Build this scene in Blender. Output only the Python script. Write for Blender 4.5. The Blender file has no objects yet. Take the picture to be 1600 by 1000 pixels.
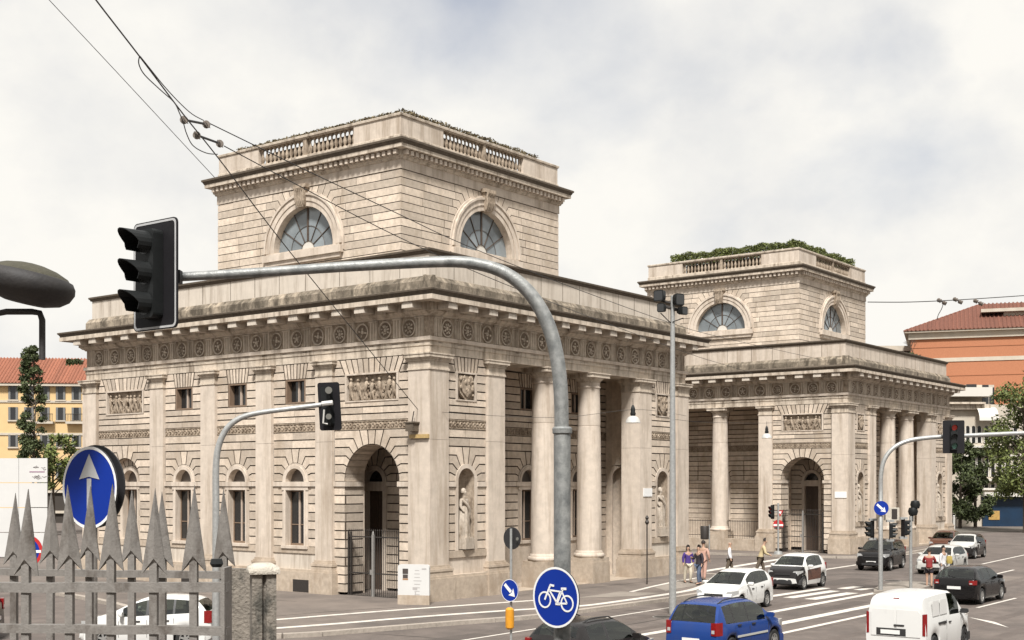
import bpy, bmesh, math, random
from mathutils import Vector, Matrix
random.seed(7)
scene = bpy.context.scene
C = scene.collection
R_ = math.radians

# ------------------------------------------------------------------ camera
# world axes: x runs along the front of the two toll houses, y goes into the
# near one; the near corner of the near toll house is the origin.
F_PX, TH, HORIZON, EYE = 1984.24, 0.651, 754.83, 4.7
RX, RY = math.sin(TH), math.cos(TH)          # picture-right / forward parts of +x
LX, LY = -math.cos(TH), math.sin(TH)         # the same of +y
CX, CY = -3.197, 49.2
CAM = (-(CX*RX+CY*RY), -(CX*LX+CY*LY))
cam = bpy.data.cameras.new('camera')
cam.sensor_width = 36.0
cam.lens = 36.0*F_PX/1600.0
cam.shift_y = (HORIZON-500.0)/1600.0
cam.clip_start, cam.clip_end = 0.2, 6000.0
camo = bpy.data.objects.new('camera', cam)
C.objects.link(camo)
camo.location = (CAM[0], CAM[1], EYE)
camo.rotation_euler = (math.pi/2, 0, -math.atan2(RY, LY))
scene.camera = camo

# ------------------------------------------------------------------ world, sun
SUN_AZ = math.atan2(-0.57, -0.82)            # direction towards the sun in x, y
SUN_EL = R_(53)
world = bpy.data.worlds.new('World')
scene.world = world
world.use_nodes = True
wn, wl = world.node_tree.nodes, world.node_tree.links
wn.clear()
w_out = wn.new('ShaderNodeOutputWorld')
w_bg = wn.new('ShaderNodeBackground')
w_sky = wn.new('ShaderNodeTexSky')
w_sky.sky_type = 'NISHITA'
w_sky.sun_disc = False
w_sky.sun_elevation = SUN_EL
w_sky.sun_rotation = math.pi/2 - SUN_AZ
w_sky.air_density, w_sky.dust_density = 1.0, 2.5
w_tc = wn.new('ShaderNodeTexCoord')
w_map = wn.new('ShaderNodeMapping')
w_map.inputs['Scale'].default_value = (1.0, 1.0, 1.35)
w_map.inputs['Location'].default_value = (2.6, 11.0, 9.44)
w_n1 = wn.new('ShaderNodeTexNoise')
w_n1.inputs['Scale'].default_value = 2.9
w_n1.inputs['Detail'].default_value = 7.0
w_n1.inputs['Roughness'].default_value = 0.50
w_n1.inputs['Distortion'].default_value = 0.15
w_ramp = wn.new('ShaderNodeValToRGB')
w_ramp.color_ramp.elements[0].position = 0.27
w_ramp.color_ramp.elements[0].color = (0.45, 0.45, 0.45, 1)
w_ramp.color_ramp.elements[1].position = 0.455
w_ramp.color_ramp.elements[1].color = (1, 1, 1, 1)
w_n2 = wn.new('ShaderNodeTexNoise')
w_n2.inputs['Scale'].default_value = 5.0
w_n2.inputs['Detail'].default_value = 8.0
w_n2.inputs['Roughness'].default_value = 0.56
w_ramp2 = wn.new('ShaderNodeValToRGB')        # lit and grey bellies of the clouds
w_ramp2.color_ramp.elements[0].position = 0.33
w_ramp2.color_ramp.elements[0].color = (0.36, 0.361, 0.362, 1)
w_ramp2.color_ramp.elements[1].position = 0.60
w_ramp2.color_ramp.elements[1].color = (0.455, 0.444, 0.418, 1)
w_blue = wn.new('ShaderNodeMix')
w_blue.data_type = 'RGBA'
w_blue.blend_type = 'MULTIPLY'
w_blue.inputs[0].default_value = 1.0
w_blue.inputs[7].default_value = (0.044, 0.046, 0.052, 1)
w_mix = wn.new('ShaderNodeMix')
w_mix.data_type = 'RGBA'
wl.new(w_tc.outputs['Generated'], w_map.inputs['Vector'])
wl.new(w_map.outputs['Vector'], w_n1.inputs['Vector'])
wl.new(w_map.outputs['Vector'], w_n2.inputs['Vector'])
wl.new(w_n1.outputs['Fac'], w_ramp.inputs['Fac'])
wl.new(w_n2.outputs['Fac'], w_ramp2.inputs['Fac'])
wl.new(w_sky.outputs['Color'], w_blue.inputs[6])
wl.new(w_ramp.outputs['Color'], w_mix.inputs[0])
wl.new(w_blue.outputs[2], w_mix.inputs[6])
wl.new(w_ramp2.outputs['Color'], w_mix.inputs[7])
wl.new(w_mix.outputs[2], w_bg.inputs['Color'])
w_bg.inputs['Strength'].default_value = 1.0
wl.new(w_bg.outputs['Background'], w_out.inputs['Surface'])

sun = bpy.data.lights.new('sun', 'SUN')
sun.energy = 3.3
sun.angle = R_(9)
sun.color = (1.0, 0.985, 0.955)
suno = bpy.data.objects.new('sun', sun)
C.objects.link(suno)
sdir = Vector((math.cos(SUN_AZ)*math.cos(SUN_EL), math.sin(SUN_AZ)*math.cos(SUN_EL), math.sin(SUN_EL)))
suno.rotation_euler = (-sdir).to_track_quat('-Z', 'Y').to_euler()
suno.location = sdir*80

vs = scene.view_settings
vs.view_transform = 'Standard'
vs.look = 'None'
vs.gamma = 1.0
vs.use_curve_mapping = False
vs.exposure = 1.12
try:
    scene.display_settings.display_device = 'sRGB'
except Exception:
    pass
scene.render.engine = 'CYCLES'

# ------------------------------------------------------------------ pixels to places
def at(px, py, t):
    """point seen at pixel (px, py) of the 1600 x 1000 photograph, t metres ahead"""
    a = (px-800)/F_PX
    return Vector((CAM[0]+t*(a*RX+RY), CAM[1]+t*(a*LX+LY), EYE+t*(HORIZON-py)/F_PX))
def ground(px, py, z=0.0):
    return at(px, py, (EYE-z)*F_PX/(py-HORIZON))
VIEW_R = Vector((RX, LX, 0))                  # picture-right as a world direction
VIEW_F = Vector((RY, LY, 0))                  # straight ahead

# ------------------------------------------------------------------ materials
MATS = {}
def principled(name):
    m = bpy.data.materials.new(name)
    m.use_nodes = True
    nt = m.node_tree
    return m, nt, nt.nodes['Principled BSDF']
def rgb(c):
    return (c[0], c[1], c[2], 1.0)
def mat(name, col, rough=0.6, metal=0.0, var=0.0, scale=6.0, bump=0.0, bscale=40.0, col2=None, spec=0.5,
        island=0.0, dirt=None, dirt_scale=0.6, dirt_lo=0.52, dirt_hi=0.70, coat=0.0, stretch=None, emit=None, rvar=0.0, streak=False):
    """procedural material: base colour with noise towards col2, per-piece variation, stains, bump"""
    m, nt, p = principled(name)
    N, L = nt.nodes, nt.links
    p.inputs['Roughness'].default_value = rough
    p.inputs['Metallic'].default_value = metal
    p.inputs['Specular IOR Level'].default_value = spec
    if coat:
        p.inputs['Coat Weight'].default_value = coat
        p.inputs['Coat Roughness'].default_value = 0.06
    tc = N.new('ShaderNodeTexCoord')
    geo = N.new('ShaderNodeNewGeometry')
    vec = geo.outputs['Position']
    if stretch:
        mp = N.new('ShaderNodeMapping')
        mp.inputs['Scale'].default_value = stretch
        L.new(geo.outputs['Position'], mp.inputs['Vector'])
        vec = mp.outputs['Vector']
    cur = None
    if var > 0 or col2:
        n = N.new('ShaderNodeTexNoise')
        n.inputs['Scale'].default_value = scale
        n.inputs['Detail'].default_value = 7.0
        n.inputs['Roughness'].default_value = 0.62
        L.new(vec, n.inputs['Vector'])
        r = N.new('ShaderNodeValToRGB')
        r.color_ramp.elements[0].position = 0.30
        r.color_ramp.elements[1].position = 0.70
        c2 = col2 or tuple(max(0, c*(1-var)) for c in col)
        r.color_ramp.elements[0].color = rgb(c2)
        r.color_ramp.elements[1].color = rgb(col)
        L.new(n.outputs['Fac'], r.inputs['Fac'])
        cur = r.outputs['Color']
    if island > 0:
        oi = N.new('ShaderNodeObjectInfo')
        ad = N.new('ShaderNodeMath'); ad.operation = 'ADD'
        L.new(oi.outputs['Random'], ad.inputs[0])
        L.new(geo.outputs['Random Per Island'], ad.inputs[1])
        fr = N.new('ShaderNodeMath'); fr.operation = 'FRACT'
        L.new(ad.outputs[0], fr.inputs[0])
        mr = N.new('ShaderNodeMapRange')
        mr.inputs['To Min'].default_value = 1.0-island
        mr.inputs['To Max'].default_value = 1.0+island*0.6
        L.new(fr.outputs[0], mr.inputs['Value'])
        hs = N.new('ShaderNodeHueSaturation')
        if cur is None:
            hs.inputs['Color'].default_value = rgb(col)
        else:
            L.new(cur, hs.inputs['Color'])
        L.new(mr.outputs['Result'], hs.inputs['Value'])
        cur = hs.outputs['Color']
    if dirt:
        n = N.new('ShaderNodeTexNoise')
        n.inputs['Scale'].default_value = dirt_scale
        n.inputs['Detail'].default_value = 9.0
        n.inputs['Roughness'].default_value = 0.68
        mp = N.new('ShaderNodeMapping')
        mp.inputs['Scale'].default_value = (1.7, 1.7, 0.16) if streak else (1.0, 1.0, 0.45)
        mp.inputs['Location'].default_value = (13.0, 5.0, 2.0)
        L.new(geo.outputs['Position'], mp.inputs['Vector'])
        L.new(mp.outputs['Vector'], n.inputs['Vector'])
        r = N.new('ShaderNodeMapRange')
        r.inputs['From Min'].default_value = dirt_lo
        r.inputs['From Max'].default_value = dirt_hi
        L.new(n.outputs['Fac'], r.inputs['Value'])
        mx = N.new('ShaderNodeMix'); mx.data_type = 'RGBA'
        L.new(r.outputs['Result'], mx.inputs[0])
        if cur is None:
            mx.inputs[6].default_value = rgb(col)
        else:
            L.new(cur, mx.inputs[6])
        mx.inputs[7].default_value = rgb(dirt)
        cur = mx.outputs[2]
    if cur is None:
        p.inputs['Base Color'].default_value = rgb(col)
    else:
        L.new(cur, p.inputs['Base Color'])
    if bump > 0:
        n = N.new('ShaderNodeTexNoise')
        n.inputs['Scale'].default_value = bscale
        n.inputs['Detail'].default_value = 6.0
        L.new(vec, n.inputs['Vector'])
        b = N.new('ShaderNodeBump')
        b.inputs['Strength'].default_value = bump
        b.inputs['Distance'].default_value = 0.02
        L.new(n.outputs['Fac'], b.inputs['Height'])
        L.new(b.outputs['Normal'], p.inputs['Normal'])
    if rvar > 0:
        n = N.new('ShaderNodeTexNoise')
        n.inputs['Scale'].default_value = 3.0
        L.new(vec, n.inputs['Vector'])
        mr = N.new('ShaderNodeMapRange')
        mr.inputs['To Min'].default_value = rough-rvar
        mr.inputs['To Max'].default_value = rough+rvar
        L.new(n.outputs['Fac'], mr.inputs['Value'])
        L.new(mr.outputs['Result'], p.inputs['Roughness'])
    if emit:
        p.inputs['Emission Color'].default_value = rgb(emit[0])
        p.inputs['Emission Strength'].default_value = emit[1]
    MATS[name] = m
    return m

STONE_D = (0.20, 0.145, 0.095)
mat('stone', (0.595, 0.495, 0.395), 0.85, var=0.30, scale=4.5, bump=0.6, bscale=22, island=0.27, dirt=(0.33, 0.26, 0.19), dirt_scale=0.9, dirt_lo=0.50, dirt_hi=0.74)
mat('stone_brown', (0.19, 0.142, 0.10), 0.9, var=0.4, scale=12)  # darker brown for the medallion dish inside its ring
mat('mortar', (0.095, 0.068, 0.047), 0.95, var=0.3, scale=5.0)
mat('stone_smooth', (0.57, 0.485, 0.40), 0.8, var=0.20, scale=3.0, bump=0.25, bscale=40, island=0.06, dirt=(0.25, 0.19, 0.135), dirt_scale=1.2, dirt_lo=0.46, dirt_hi=0.76, streak=True)
mat('stone_plinth', (0.46, 0.375, 0.29), 0.85, var=0.30, scale=5.0, bump=0.45, bscale=30, island=0.08, dirt=(0.27, 0.205, 0.145), dirt_scale=1.4, dirt_lo=0.48, dirt_hi=0.70)
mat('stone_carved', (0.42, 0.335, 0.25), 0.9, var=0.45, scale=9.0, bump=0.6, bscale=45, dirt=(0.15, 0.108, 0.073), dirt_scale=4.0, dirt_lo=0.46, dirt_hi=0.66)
mat('stone_cornice', (0.56, 0.475, 0.38), 0.85, var=0.28, scale=5.0, bump=0.45, bscale=30, dirt=(0.14, 0.103, 0.07), dirt_scale=1.5, dirt_lo=0.47, dirt_hi=0.70, streak=True)
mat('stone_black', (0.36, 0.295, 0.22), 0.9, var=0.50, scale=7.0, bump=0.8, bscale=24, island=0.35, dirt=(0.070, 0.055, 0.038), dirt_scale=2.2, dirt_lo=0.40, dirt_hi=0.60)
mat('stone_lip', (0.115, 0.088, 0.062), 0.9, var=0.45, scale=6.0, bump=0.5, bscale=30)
mat('plaster_white', (0.53, 0.465, 0.39), 0.8, var=0.12, scale=3.0, bump=0.12, bscale=30, dirt=(0.22, 0.17, 0.125), dirt_scale=1.5, dirt_lo=0.48, dirt_hi=0.78, streak=True)
mat('marble', (0.46, 0.39, 0.315), 0.7, var=0.35, scale=8.0, bump=0.3, bscale=40, dirt=(0.22, 0.17, 0.12), dirt_scale=3.5, dirt_lo=0.52, dirt_hi=0.68)
mat('interior_dark', (0.035, 0.028, 0.022), 0.9)
mat('wood_dark', (0.075, 0.05, 0.035), 0.6, var=0.3, scale=8)
mat('wood_frame', (0.20, 0.135, 0.09), 0.6, var=0.25, scale=10)
mat('wood_mullion', (0.42, 0.33, 0.26), 0.6, var=0.2, scale=10)
mat('glass_dark', (0.018, 0.018, 0.018), 0.08, spec=0.6)
mat('glass_mesh', (0.115, 0.095, 0.08), 0.5, var=0.2, scale=20)
mat('glass_sky_painted', (0.215, 0.24, 0.25), 0.14, spec=0.7, var=0.35, scale=1.0, island=0.25)  # pale base colour paints in the sky mirrored by the panes
mat('iron', (0.045, 0.038, 0.033), 0.55, metal=0.3, var=0.4, scale=20)
mat('iron_grey', (0.30, 0.285, 0.265), 0.5, metal=0.35, var=0.25, scale=14)
mat('steel_zinc', (0.30, 0.30, 0.285), 0.5, metal=0.3, col2=(0.125, 0.13, 0.128), scale=9.0, bump=0.2, bscale=60, rvar=0.1, dirt=(0.09, 0.088, 0.08), dirt_scale=5.0, dirt_lo=0.55, dirt_hi=0.75)
mat('steel_thin', (0.40, 0.40, 0.385), 0.45, metal=0.4, var=0.3, scale=12)
mat('fence_paint', (0.195, 0.178, 0.160), 0.55, var=0.28, scale=40, bump=0.15, bscale=160, dirt=(0.060, 0.046, 0.036), dirt_scale=11.0, dirt_lo=0.50, dirt_hi=0.70)
mat('concrete', (0.21, 0.182, 0.15), 0.9, var=0.35, scale=12, bump=0.6, bscale=60, dirt=(0.06, 0.055, 0.045), dirt_scale=7.0, dirt_lo=0.50, dirt_hi=0.60)
mat('concrete_cap', (0.47, 0.425, 0.355), 0.9, var=0.25, scale=18, bump=0.6, bscale=60)
mat('asphalt', (0.142, 0.114, 0.097), 0.88, var=0.38, scale=1.3, bump=0.35, bscale=60, dirt=(0.072, 0.058, 0.050), dirt_scale=0.32, dirt_lo=0.46, dirt_hi=0.66)
mat('asphalt_pale', (0.165, 0.134, 0.112), 0.9, var=0.25, scale=0.8, bump=0.3, bscale=60, dirt=(0.085, 0.07, 0.06), dirt_scale=0.3, dirt_lo=0.44, dirt_hi=0.66)
mat('asphalt_patch', (0.25, 0.215, 0.18), 0.9, var=0.25, scale=1.5, bump=0.3, bscale=60)
mat('asphalt_dark', (0.085, 0.068, 0.058), 0.9, var=0.25, scale=1.5, bump=0.3, bscale=60)
mat('asphalt_track', (0.112, 0.088, 0.074), 0.75, var=0.35, scale=0.7, bump=0.2, bscale=60)
mat('tar', (0.022, 0.019, 0.017), 0.6)
mat('kerb_granite', (0.36, 0.31, 0.26), 0.85, var=0.3, scale=9, bump=0.3, bscale=60, island=0.12)
mat('road_paint', (0.58, 0.535, 0.475), 0.75, var=0.18, scale=3.0, dirt=(0.24, 0.205, 0.175), dirt_scale=2.4, dirt_lo=0.55, dirt_hi=0.72)
mat('ground', (0.12, 0.105, 0.085), 0.95, var=0.3, scale=0.3)
mat('sign_blue', (0.004, 0.026, 0.235), 0.5, var=0.08, scale=3, spec=0.2)
mat('sign_white', (0.72, 0.71, 0.69), 0.45, var=0.06, scale=8)
mat('sign_grey', (0.42, 0.415, 0.41), 0.5, var=0.15, scale=8)
mat('sign_back', (0.022, 0.021, 0.022), 0.5, var=0.2, scale=9)
mat('sign_red', (0.42, 0.02, 0.02), 0.45, var=0.1, scale=9)
mat('signal_black', (0.011, 0.012, 0.012), 0.5, var=0.25, scale=12, rvar=0.1, spec=0.3)
mat('signal_board', (0.012, 0.011, 0.0125), 0.6, var=0.2, scale=6, spec=0.2)
mat('lens_dark', (0.03, 0.03, 0.03), 0.2, spec=0.6)
mat('lens_red', (0.22, 0.015, 0.01), 0.3, emit=((1.0, 0.10, 0.06), 0.05))
mat('lens_green', (0.10, 0.22, 0.17), 0.25, spec=0.6)
mat('lens_grey', (0.13, 0.125, 0.11), 0.25, spec=0.6)
mat('orange_plastic', (0.62, 0.27, 0.02), 0.45, var=0.25, scale=9)
mat('white_enamel', (0.44, 0.425, 0.395), 0.4)
mat('brass_plate', (0.45, 0.31, 0.13), 0.6, var=0.3, scale=14)
mat('cable', (0.035, 0.033, 0.032), 0.6)
mat('porcelain', (0.17, 0.14, 0.115), 0.4, var=0.4, scale=30)
mat('tyre', (0.018, 0.017, 0.016), 0.85, var=0.3, scale=30)
mat('rim', (0.42, 0.41, 0.39), 0.35, metal=0.6, var=0.2, scale=20)
mat('car_glass', (0.030, 0.034, 0.031), 0.05, spec=0.9)
mat('car_trim', (0.022, 0.021, 0.021), 0.55)
mat('car_seat', (0.05, 0.048, 0.045), 0.8)
mat('lamp_clear', (0.36, 0.36, 0.35), 0.12, spec=0.8)
mat('lamp_red', (0.22, 0.010, 0.010), 0.15, spec=0.5, var=0.3, scale=14)
mat('plate_white', (0.66, 0.65, 0.62), 0.4, var=0.05, scale=40)
for nm, c in dict(white=(0.58, 0.57, 0.545), blue=(0.013, 0.040, 0.165), black=(0.008, 0.007, 0.007), silver=(0.42, 0.41, 0.38), brown=(0.085, 0.036, 0.023),
                  darkgrey=(0.016, 0.014, 0.0135), vanwhite=(0.60, 0.59, 0.565), greygreen=(0.11, 0.11, 0.095)).items():
    mat('paint_'+nm, c, 0.22, coat=0.12, var=0.05, scale=2.0, spec=0.25, dirt=tuple(v*0.85+0.008 for v in c), dirt_scale=1.2, rvar=0.05)
mat('leaf', (0.13, 0.155, 0.035), 0.7, island=0.55, var=0.35, scale=1.5)
mat('leaf_dark', (0.062, 0.08, 0.022), 0.7, island=0.55, var=0.35, scale=1.2)
mat('leaf_dry', (0.16, 0.125, 0.065), 0.8, island=0.5, var=0.4, scale=2.5)
mat('leaf_hedge', (0.13, 0.15, 0.035), 0.7, island=0.5, var=0.4, scale=1.6)
mat('bark', (0.10, 0.075, 0.055), 0.9, var=0.4, scale=8, bump=0.6, bscale=30)
mat('flower_white', (0.66, 0.61, 0.54), 0.8)
mat('brick_orange', (0.365, 0.150, 0.075), 0.9, col2=(0.30, 0.118, 0.058), scale=9.0, island=0.06, bump=0.3, bscale=50)
mat('roof_tile', (0.20, 0.075, 0.046), 0.9, var=0.45, scale=5.0, island=0.25, bump=0.4, bscale=20)
mat('roof_tile_red', (0.36, 0.135, 0.078), 0.9, var=0.40, scale=4.0, island=0.28, bump=0.4, bscale=20)
mat('wall_yellow', (0.56, 0.39, 0.195), 0.9, var=0.10, scale=1.0, dirt=(0.56, 0.39, 0.20), dirt_scale=0.5)
mat('wall_cream', (0.46, 0.405, 0.33), 0.9, var=0.18, scale=1.0, dirt=(0.42, 0.35, 0.27), dirt_scale=0.5)
mat('wall_grey', (0.33, 0.30, 0.27), 0.9, var=0.2, scale=0.6)
mat('shutter', (0.145, 0.145, 0.14), 0.7, var=0.2, scale=8)
mat('awning', (0.50, 0.47, 0.42), 0.8)
mat('shop_blue', (0.002, 0.022, 0.055), 0.5, var=0.3, scale=1.0)
mat('shop_gold', (0.44, 0.27, 0.08), 0.6, var=0.4, scale=3.0)
mat('hoarding', (0.52, 0.51, 0.49), 0.6, var=0.06, scale=1.0)
mat('planter', (0.11, 0.08, 0.055), 0.9, var=0.4, scale=4)
mat('print_dark', (0.05, 0.04, 0.035), 0.6)
mat('print_grey', (0.33, 0.31, 0.30), 0.6)
mat('print_purple', (0.22, 0.10, 0.17), 0.6)
mat('print_brown', (0.30, 0.17, 0.09), 0.6)
mat('lamp_head', (0.030, 0.026, 0.023), 0.7, col2=(0.018, 0.016, 0.016), scale=7, bump=0.2)
mat('lamp_moss', (0.06, 0.054, 0.034), 0.85, var=0.4, scale=14, bump=0.5)
for nm, c in dict(skin=(0.42, 0.26, 0.18), hair=(0.022, 0.015, 0.012), purple=(0.050, 0.022, 0.16), cream=(0.52, 0.46, 0.36), dark=(0.018, 0.012, 0.018), jeans=(0.07, 0.095, 0.15),
                  pinkish=(0.45, 0.27, 0.21), white=(0.66, 0.65, 0.66), khaki=(0.48, 0.385, 0.22), red=(0.22, 0.02, 0.02), yellow=(0.40, 0.30, 0.08), bag=(0.10, 0.075, 0.05), shoe=(0.03, 0.025, 0.022)).items():
    mat('cloth_'+nm, c, 0.8, var=0.18, scale=9)

# ------------------------------------------------------------------ objects
def tag(o, label=None, cat=None, group=None, kind=None):
    if label: o['label'] = label
    if cat: o['category'] = cat
    if group: o['group'] = group
    if kind: o['kind'] = kind
    return o
def thing(name, label, cat, loc=(0, 0, 0), rotz=0.0, group=None):
    o = bpy.data.objects.new(name, None)
    o.empty_display_size = 0.3
    C.objects.link(o)
    o.location = loc
    o.rotation_euler = (0, 0, rotz)
    return tag(o, label, cat, group)
def link(name, me, parent=None, mtx=None, loc=None):
    o = bpy.data.objects.new(name, me)
    C.objects.link(o)
    o.parent = parent
    if mtx is not None: o.matrix_local = mtx
    if loc is not None: o.location = loc
    return o
def copy_tree(o, parent=None):
    c = o.copy()
    C.objects.link(c)
    c.parent = parent
    for ch in [k for k in bpy.data.objects if k.parent == o]:
        copy_tree(ch, c)
    return c

class MB:
    """collects geometry that becomes ONE mesh"""
    def __init__(self):
        self.v, self.f, self.m = [], [], []
    def add(self, vs, fs, m=0):
        b = len(self.v)
        self.v += [tuple(p) for p in vs]
        self.f += [[b+i for i in f] for f in fs]
        self.m += [m]*len(fs)
    def box(self, a, b, m=0):
        x0, y0, z0 = a; x1, y1, z1 = b
        self.add([(x0,y0,z0),(x1,y0,z0),(x1,y1,z0),(x0,y1,z0),(x0,y0,z1),(x1,y0,z1),(x1,y1,z1),(x0,y1,z1)],
                 [(0,3,2,1),(4,5,6,7),(0,1,5,4),(1,2,6,5),(2,3,7,6),(3,0,4,7)], m)
    def obox(self, c, ax, ay, az, m=0):
        """box about c with half-axis vectors"""
        c, ax, ay, az = Vector(c), Vector(ax), Vector(ay), Vector(az)
        vs = [c+sx*ax+sy*ay+sz*az for sz in (-1, 1) for sx, sy in ((-1,-1),(1,-1),(1,1),(-1,1))]
        self.add(vs, [(0,3,2,1),(4,5,6,7),(0,1,5,4),(1,2,6,5),(2,3,7,6),(3,0,4,7)], m)
    def prism(self, pts, off, m=0):
        off = Vector(off); n = len(pts)
        pts = [Vector(p) for p in pts]
        self.add(pts+[p+off for p in pts], [tuple(range(n-1, -1, -1)), tuple(range(n, 2*n))]+[(i, (i+1) % n, n+(i+1) % n, n+i) for i in range(n)], m)
    def face(self, pts, m=0):
        self.add(pts, [tuple(range(len(pts)))], m)
    def rings(self, rings, closed=True, cap0=True, cap1=True, m=0):
        n = len(rings[0]); vs = [p for r in rings for p in r]; fs = []
        for k in range(len(rings)-1):
            for i in range(n if closed else n-1):
                j = (i+1) % n
                fs.append((k*n+i, k*n+j, (k+1)*n+j, (k+1)*n+i))
        if cap0: fs.append(tuple(range(n-1, -1, -1)))
        if cap1: fs.append(tuple((len(rings)-1)*n+i for i in range(n)))
        self.add(vs, fs, m)
    def tube(self, path, r, n=8, m=0, caps=True):
        path = [Vector(p) for p in path]
        rs = r if isinstance(r, (list, tuple)) else [r]*len(path)
        rings = []; ref = None
        for i, p in enumerate(path):
            t = (path[min(i+1, len(path)-1)]-path[max(i-1, 0)])
            t = t.normalized() if t.length > 1e-9 else Vector((0, 0, 1))
            if ref is None:
                ref = Vector((0, 0, 1)) if abs(t.z) < 0.9 else Vector((1, 0, 0))
            a = (ref - t*ref.dot(t)).normalized(); ref = a
            b = t.cross(a)
            rings.append([p+rs[i]*(math.cos(2*math.pi*k/n)*a+math.sin(2*math.pi*k/n)*b) for k in range(n)])
        self.rings(rings, True, caps, caps, m)
    def lathe(self, prof, c=(0, 0, 0), n=16, m=0, sx=1.0, sy=1.0, rot=0.0):
        c = Vector(c)
        self.rings([[c+Vector((r*sx*math.cos(2*math.pi*k/n+rot), r*sy*math.sin(2*math.pi*k/n+rot), z)) for k in range(n)] for r, z in prof], m=m)
    def disc(self, c, nrm, up, rx, ry, thick, n=32, m=0):
        c, nrm, up = Vector(c), Vector(nrm).normalized(), Vector(up)
        rt = up.cross(nrm).normalized()
        self.prism([c+rt*rx*math.cos(2*math.pi*k/n)+up*ry*math.sin(2*math.pi*k/n) for k in range(n)], nrm*thick, m)
    def mesh(self, name, mats, smooth=None):
        me = bpy.data.meshes.new(name)
        me.from_pydata(self.v, [], self.f)
        bm = bmesh.new(); bm.from_mesh(me)
        bmesh.ops.recalc_face_normals(bm, faces=bm.faces)
        bm.to_mesh(me); bm.free()
        if not isinstance(mats, (list, tuple)): mats = [mats]
        for k in mats: me.materials.append(MATS[k])
        if len(mats) > 1 and len(me.polygons) == len(self.m):
            me.polygons.foreach_set('material_index', self.m)
        if smooth is not None:
            me.shade_smooth()
            me.set_sharp_from_angle(angle=R_(smooth))
        me.update()
        return me
    def build(self, name, mats, parent=None, smooth=None, loc=None):
        return link(name, self.mesh(name, mats, smooth), parent, None, loc)

def arc(cx, cz, r, a0, a1, n):
    return [(cx+r*math.cos(R_(a0+(a1-a0)*k/n)), cz+r*math.sin(R_(a0+(a1-a0)*k/n))) for k in range(n+1)]

def thin_glass(name, tint, refl=0.10):
    """clear tinted pane: you see through it, it mirrors more at a glancing angle"""
    m = bpy.data.materials.new(name); m.use_nodes = True
    N, L = m.node_tree.nodes, m.node_tree.links
    N.clear()
    out = N.new('ShaderNodeOutputMaterial'); mx = N.new('ShaderNodeMixShader')
    tr = N.new('ShaderNodeBsdfTransparent'); tr.inputs['Color'].default_value = rgb(tint)
    gl = N.new('ShaderNodeBsdfGlossy'); gl.inputs['Roughness'].default_value = 0.03
    gl.inputs['Color'].default_value = (0.9, 0.92, 0.9, 1)
    lw = N.new('ShaderNodeLayerWeight'); lw.inputs['Blend'].default_value = 0.42
    mr = N.new('ShaderNodeMapRange'); mr.inputs['To Min'].default_value = refl; mr.inputs['To Max'].default_value = 0.6
    L.new(lw.outputs['Fresnel'], mr.inputs['Value']); L.new(mr.outputs['Result'], mx.inputs['Fac'])
    L.new(tr.outputs[0], mx.inputs[1]); L.new(gl.outputs[0], mx.inputs[2]); L.new(mx.outputs[0], out.inputs['Surface'])
    MATS[name] = m
thin_glass('car_glass', (0.38, 0.43, 0.38), 0.035)

# ------------------------------------------------------------------ the two toll houses
W, D = 22.4, 19.86
Z_PL, Z_DADO, Z_SILL, Z_IMP0, Z_IMP1, Z_BAND0, Z_BAND1, Z_OP0, Z_OP1, Z_ARCH = 1.08, 1.74, 2.02, 4.56, 4.76, 6.86, 7.22, 8.06, 9.08, 9.75

class Face:
    def __init__(s, O, U, N, flip=False):
        s.O, s.U, s.N = Vector(O), Vector(U), Vector(N)
        a = -s.U if s.U.cross(s.N).z < 0 else s.U     # keeps instanced parts right-handed
        s.M = Matrix(((a.x, s.N.x, 0), (a.y, s.N.y, 0), (0, 0, 1))).to_4x4()
    def p(s, u, z, d=0.0):
        return s.O + s.U*u + s.N*d + Vector((0, 0, z))
    def mtx(s, u, z, d=0.0):
        return Matrix.Translation(s.p(u, z, d)) @ s.M
def fbox(mb, F, u0, u1, z0, z1, d0, d1, m=0):
    c = (F.p(u0, z0, d0)+F.p(u1, z1, d1))/2
    mb.obox(c, F.U*(u1-u0)/2, F.N*(d1-d0)/2, Vector((0, 0, (z1-z0)/2)), m)
def fpoly(mb, F, poly, d0, d1, m=0):
    mb.prism([F.p(u, z, d0) for u, z in poly], F.N*(d1-d0), m)

def area(p):
    return sum(p[i][0]*p[(i+1) % len(p)][1]-p[(i+1) % len(p)][0]*p[i][1] for i in range(len(p)))/2
def inset(poly, g, hard=()):
    n = len(poly); out = []
    lines = []
    for i in range(n):
        (x0, y0), (x1, y1) = poly[i], poly[(i+1) % n]
        l = math.hypot(x1-x0, y1-y0) or 1e-9
        gg = g
        for h in hard:
            if abs(x0-h) < 1e-4 and abs(x1-h) < 1e-4: gg = 0.0
        if gg > 0 and n == 4 and abs(x1-x0) < 1e-5: gg = 0.0045
        nx, ny = -(y1-y0)/l, (x1-x0)/l
        lines.append((x0+nx*gg, y0+ny*gg, x1-x0, y1-y0))
    for i in range(n):
        ax, ay, adx, ady = lines[i-1]; bx, by, bdx, bdy = lines[i]
        den = adx*bdy-ady*bdx
        if abs(den) < 1e-6*(math.hypot(adx, ady)*math.hypot(bdx, bdy)+1e-9):
            out.append((bx, by))
        else:
            t = ((bx-ax)*bdy-(by-ay)*bdx)/den
            out.append((ax+adx*t, ay+ady*t))
    return out
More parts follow.
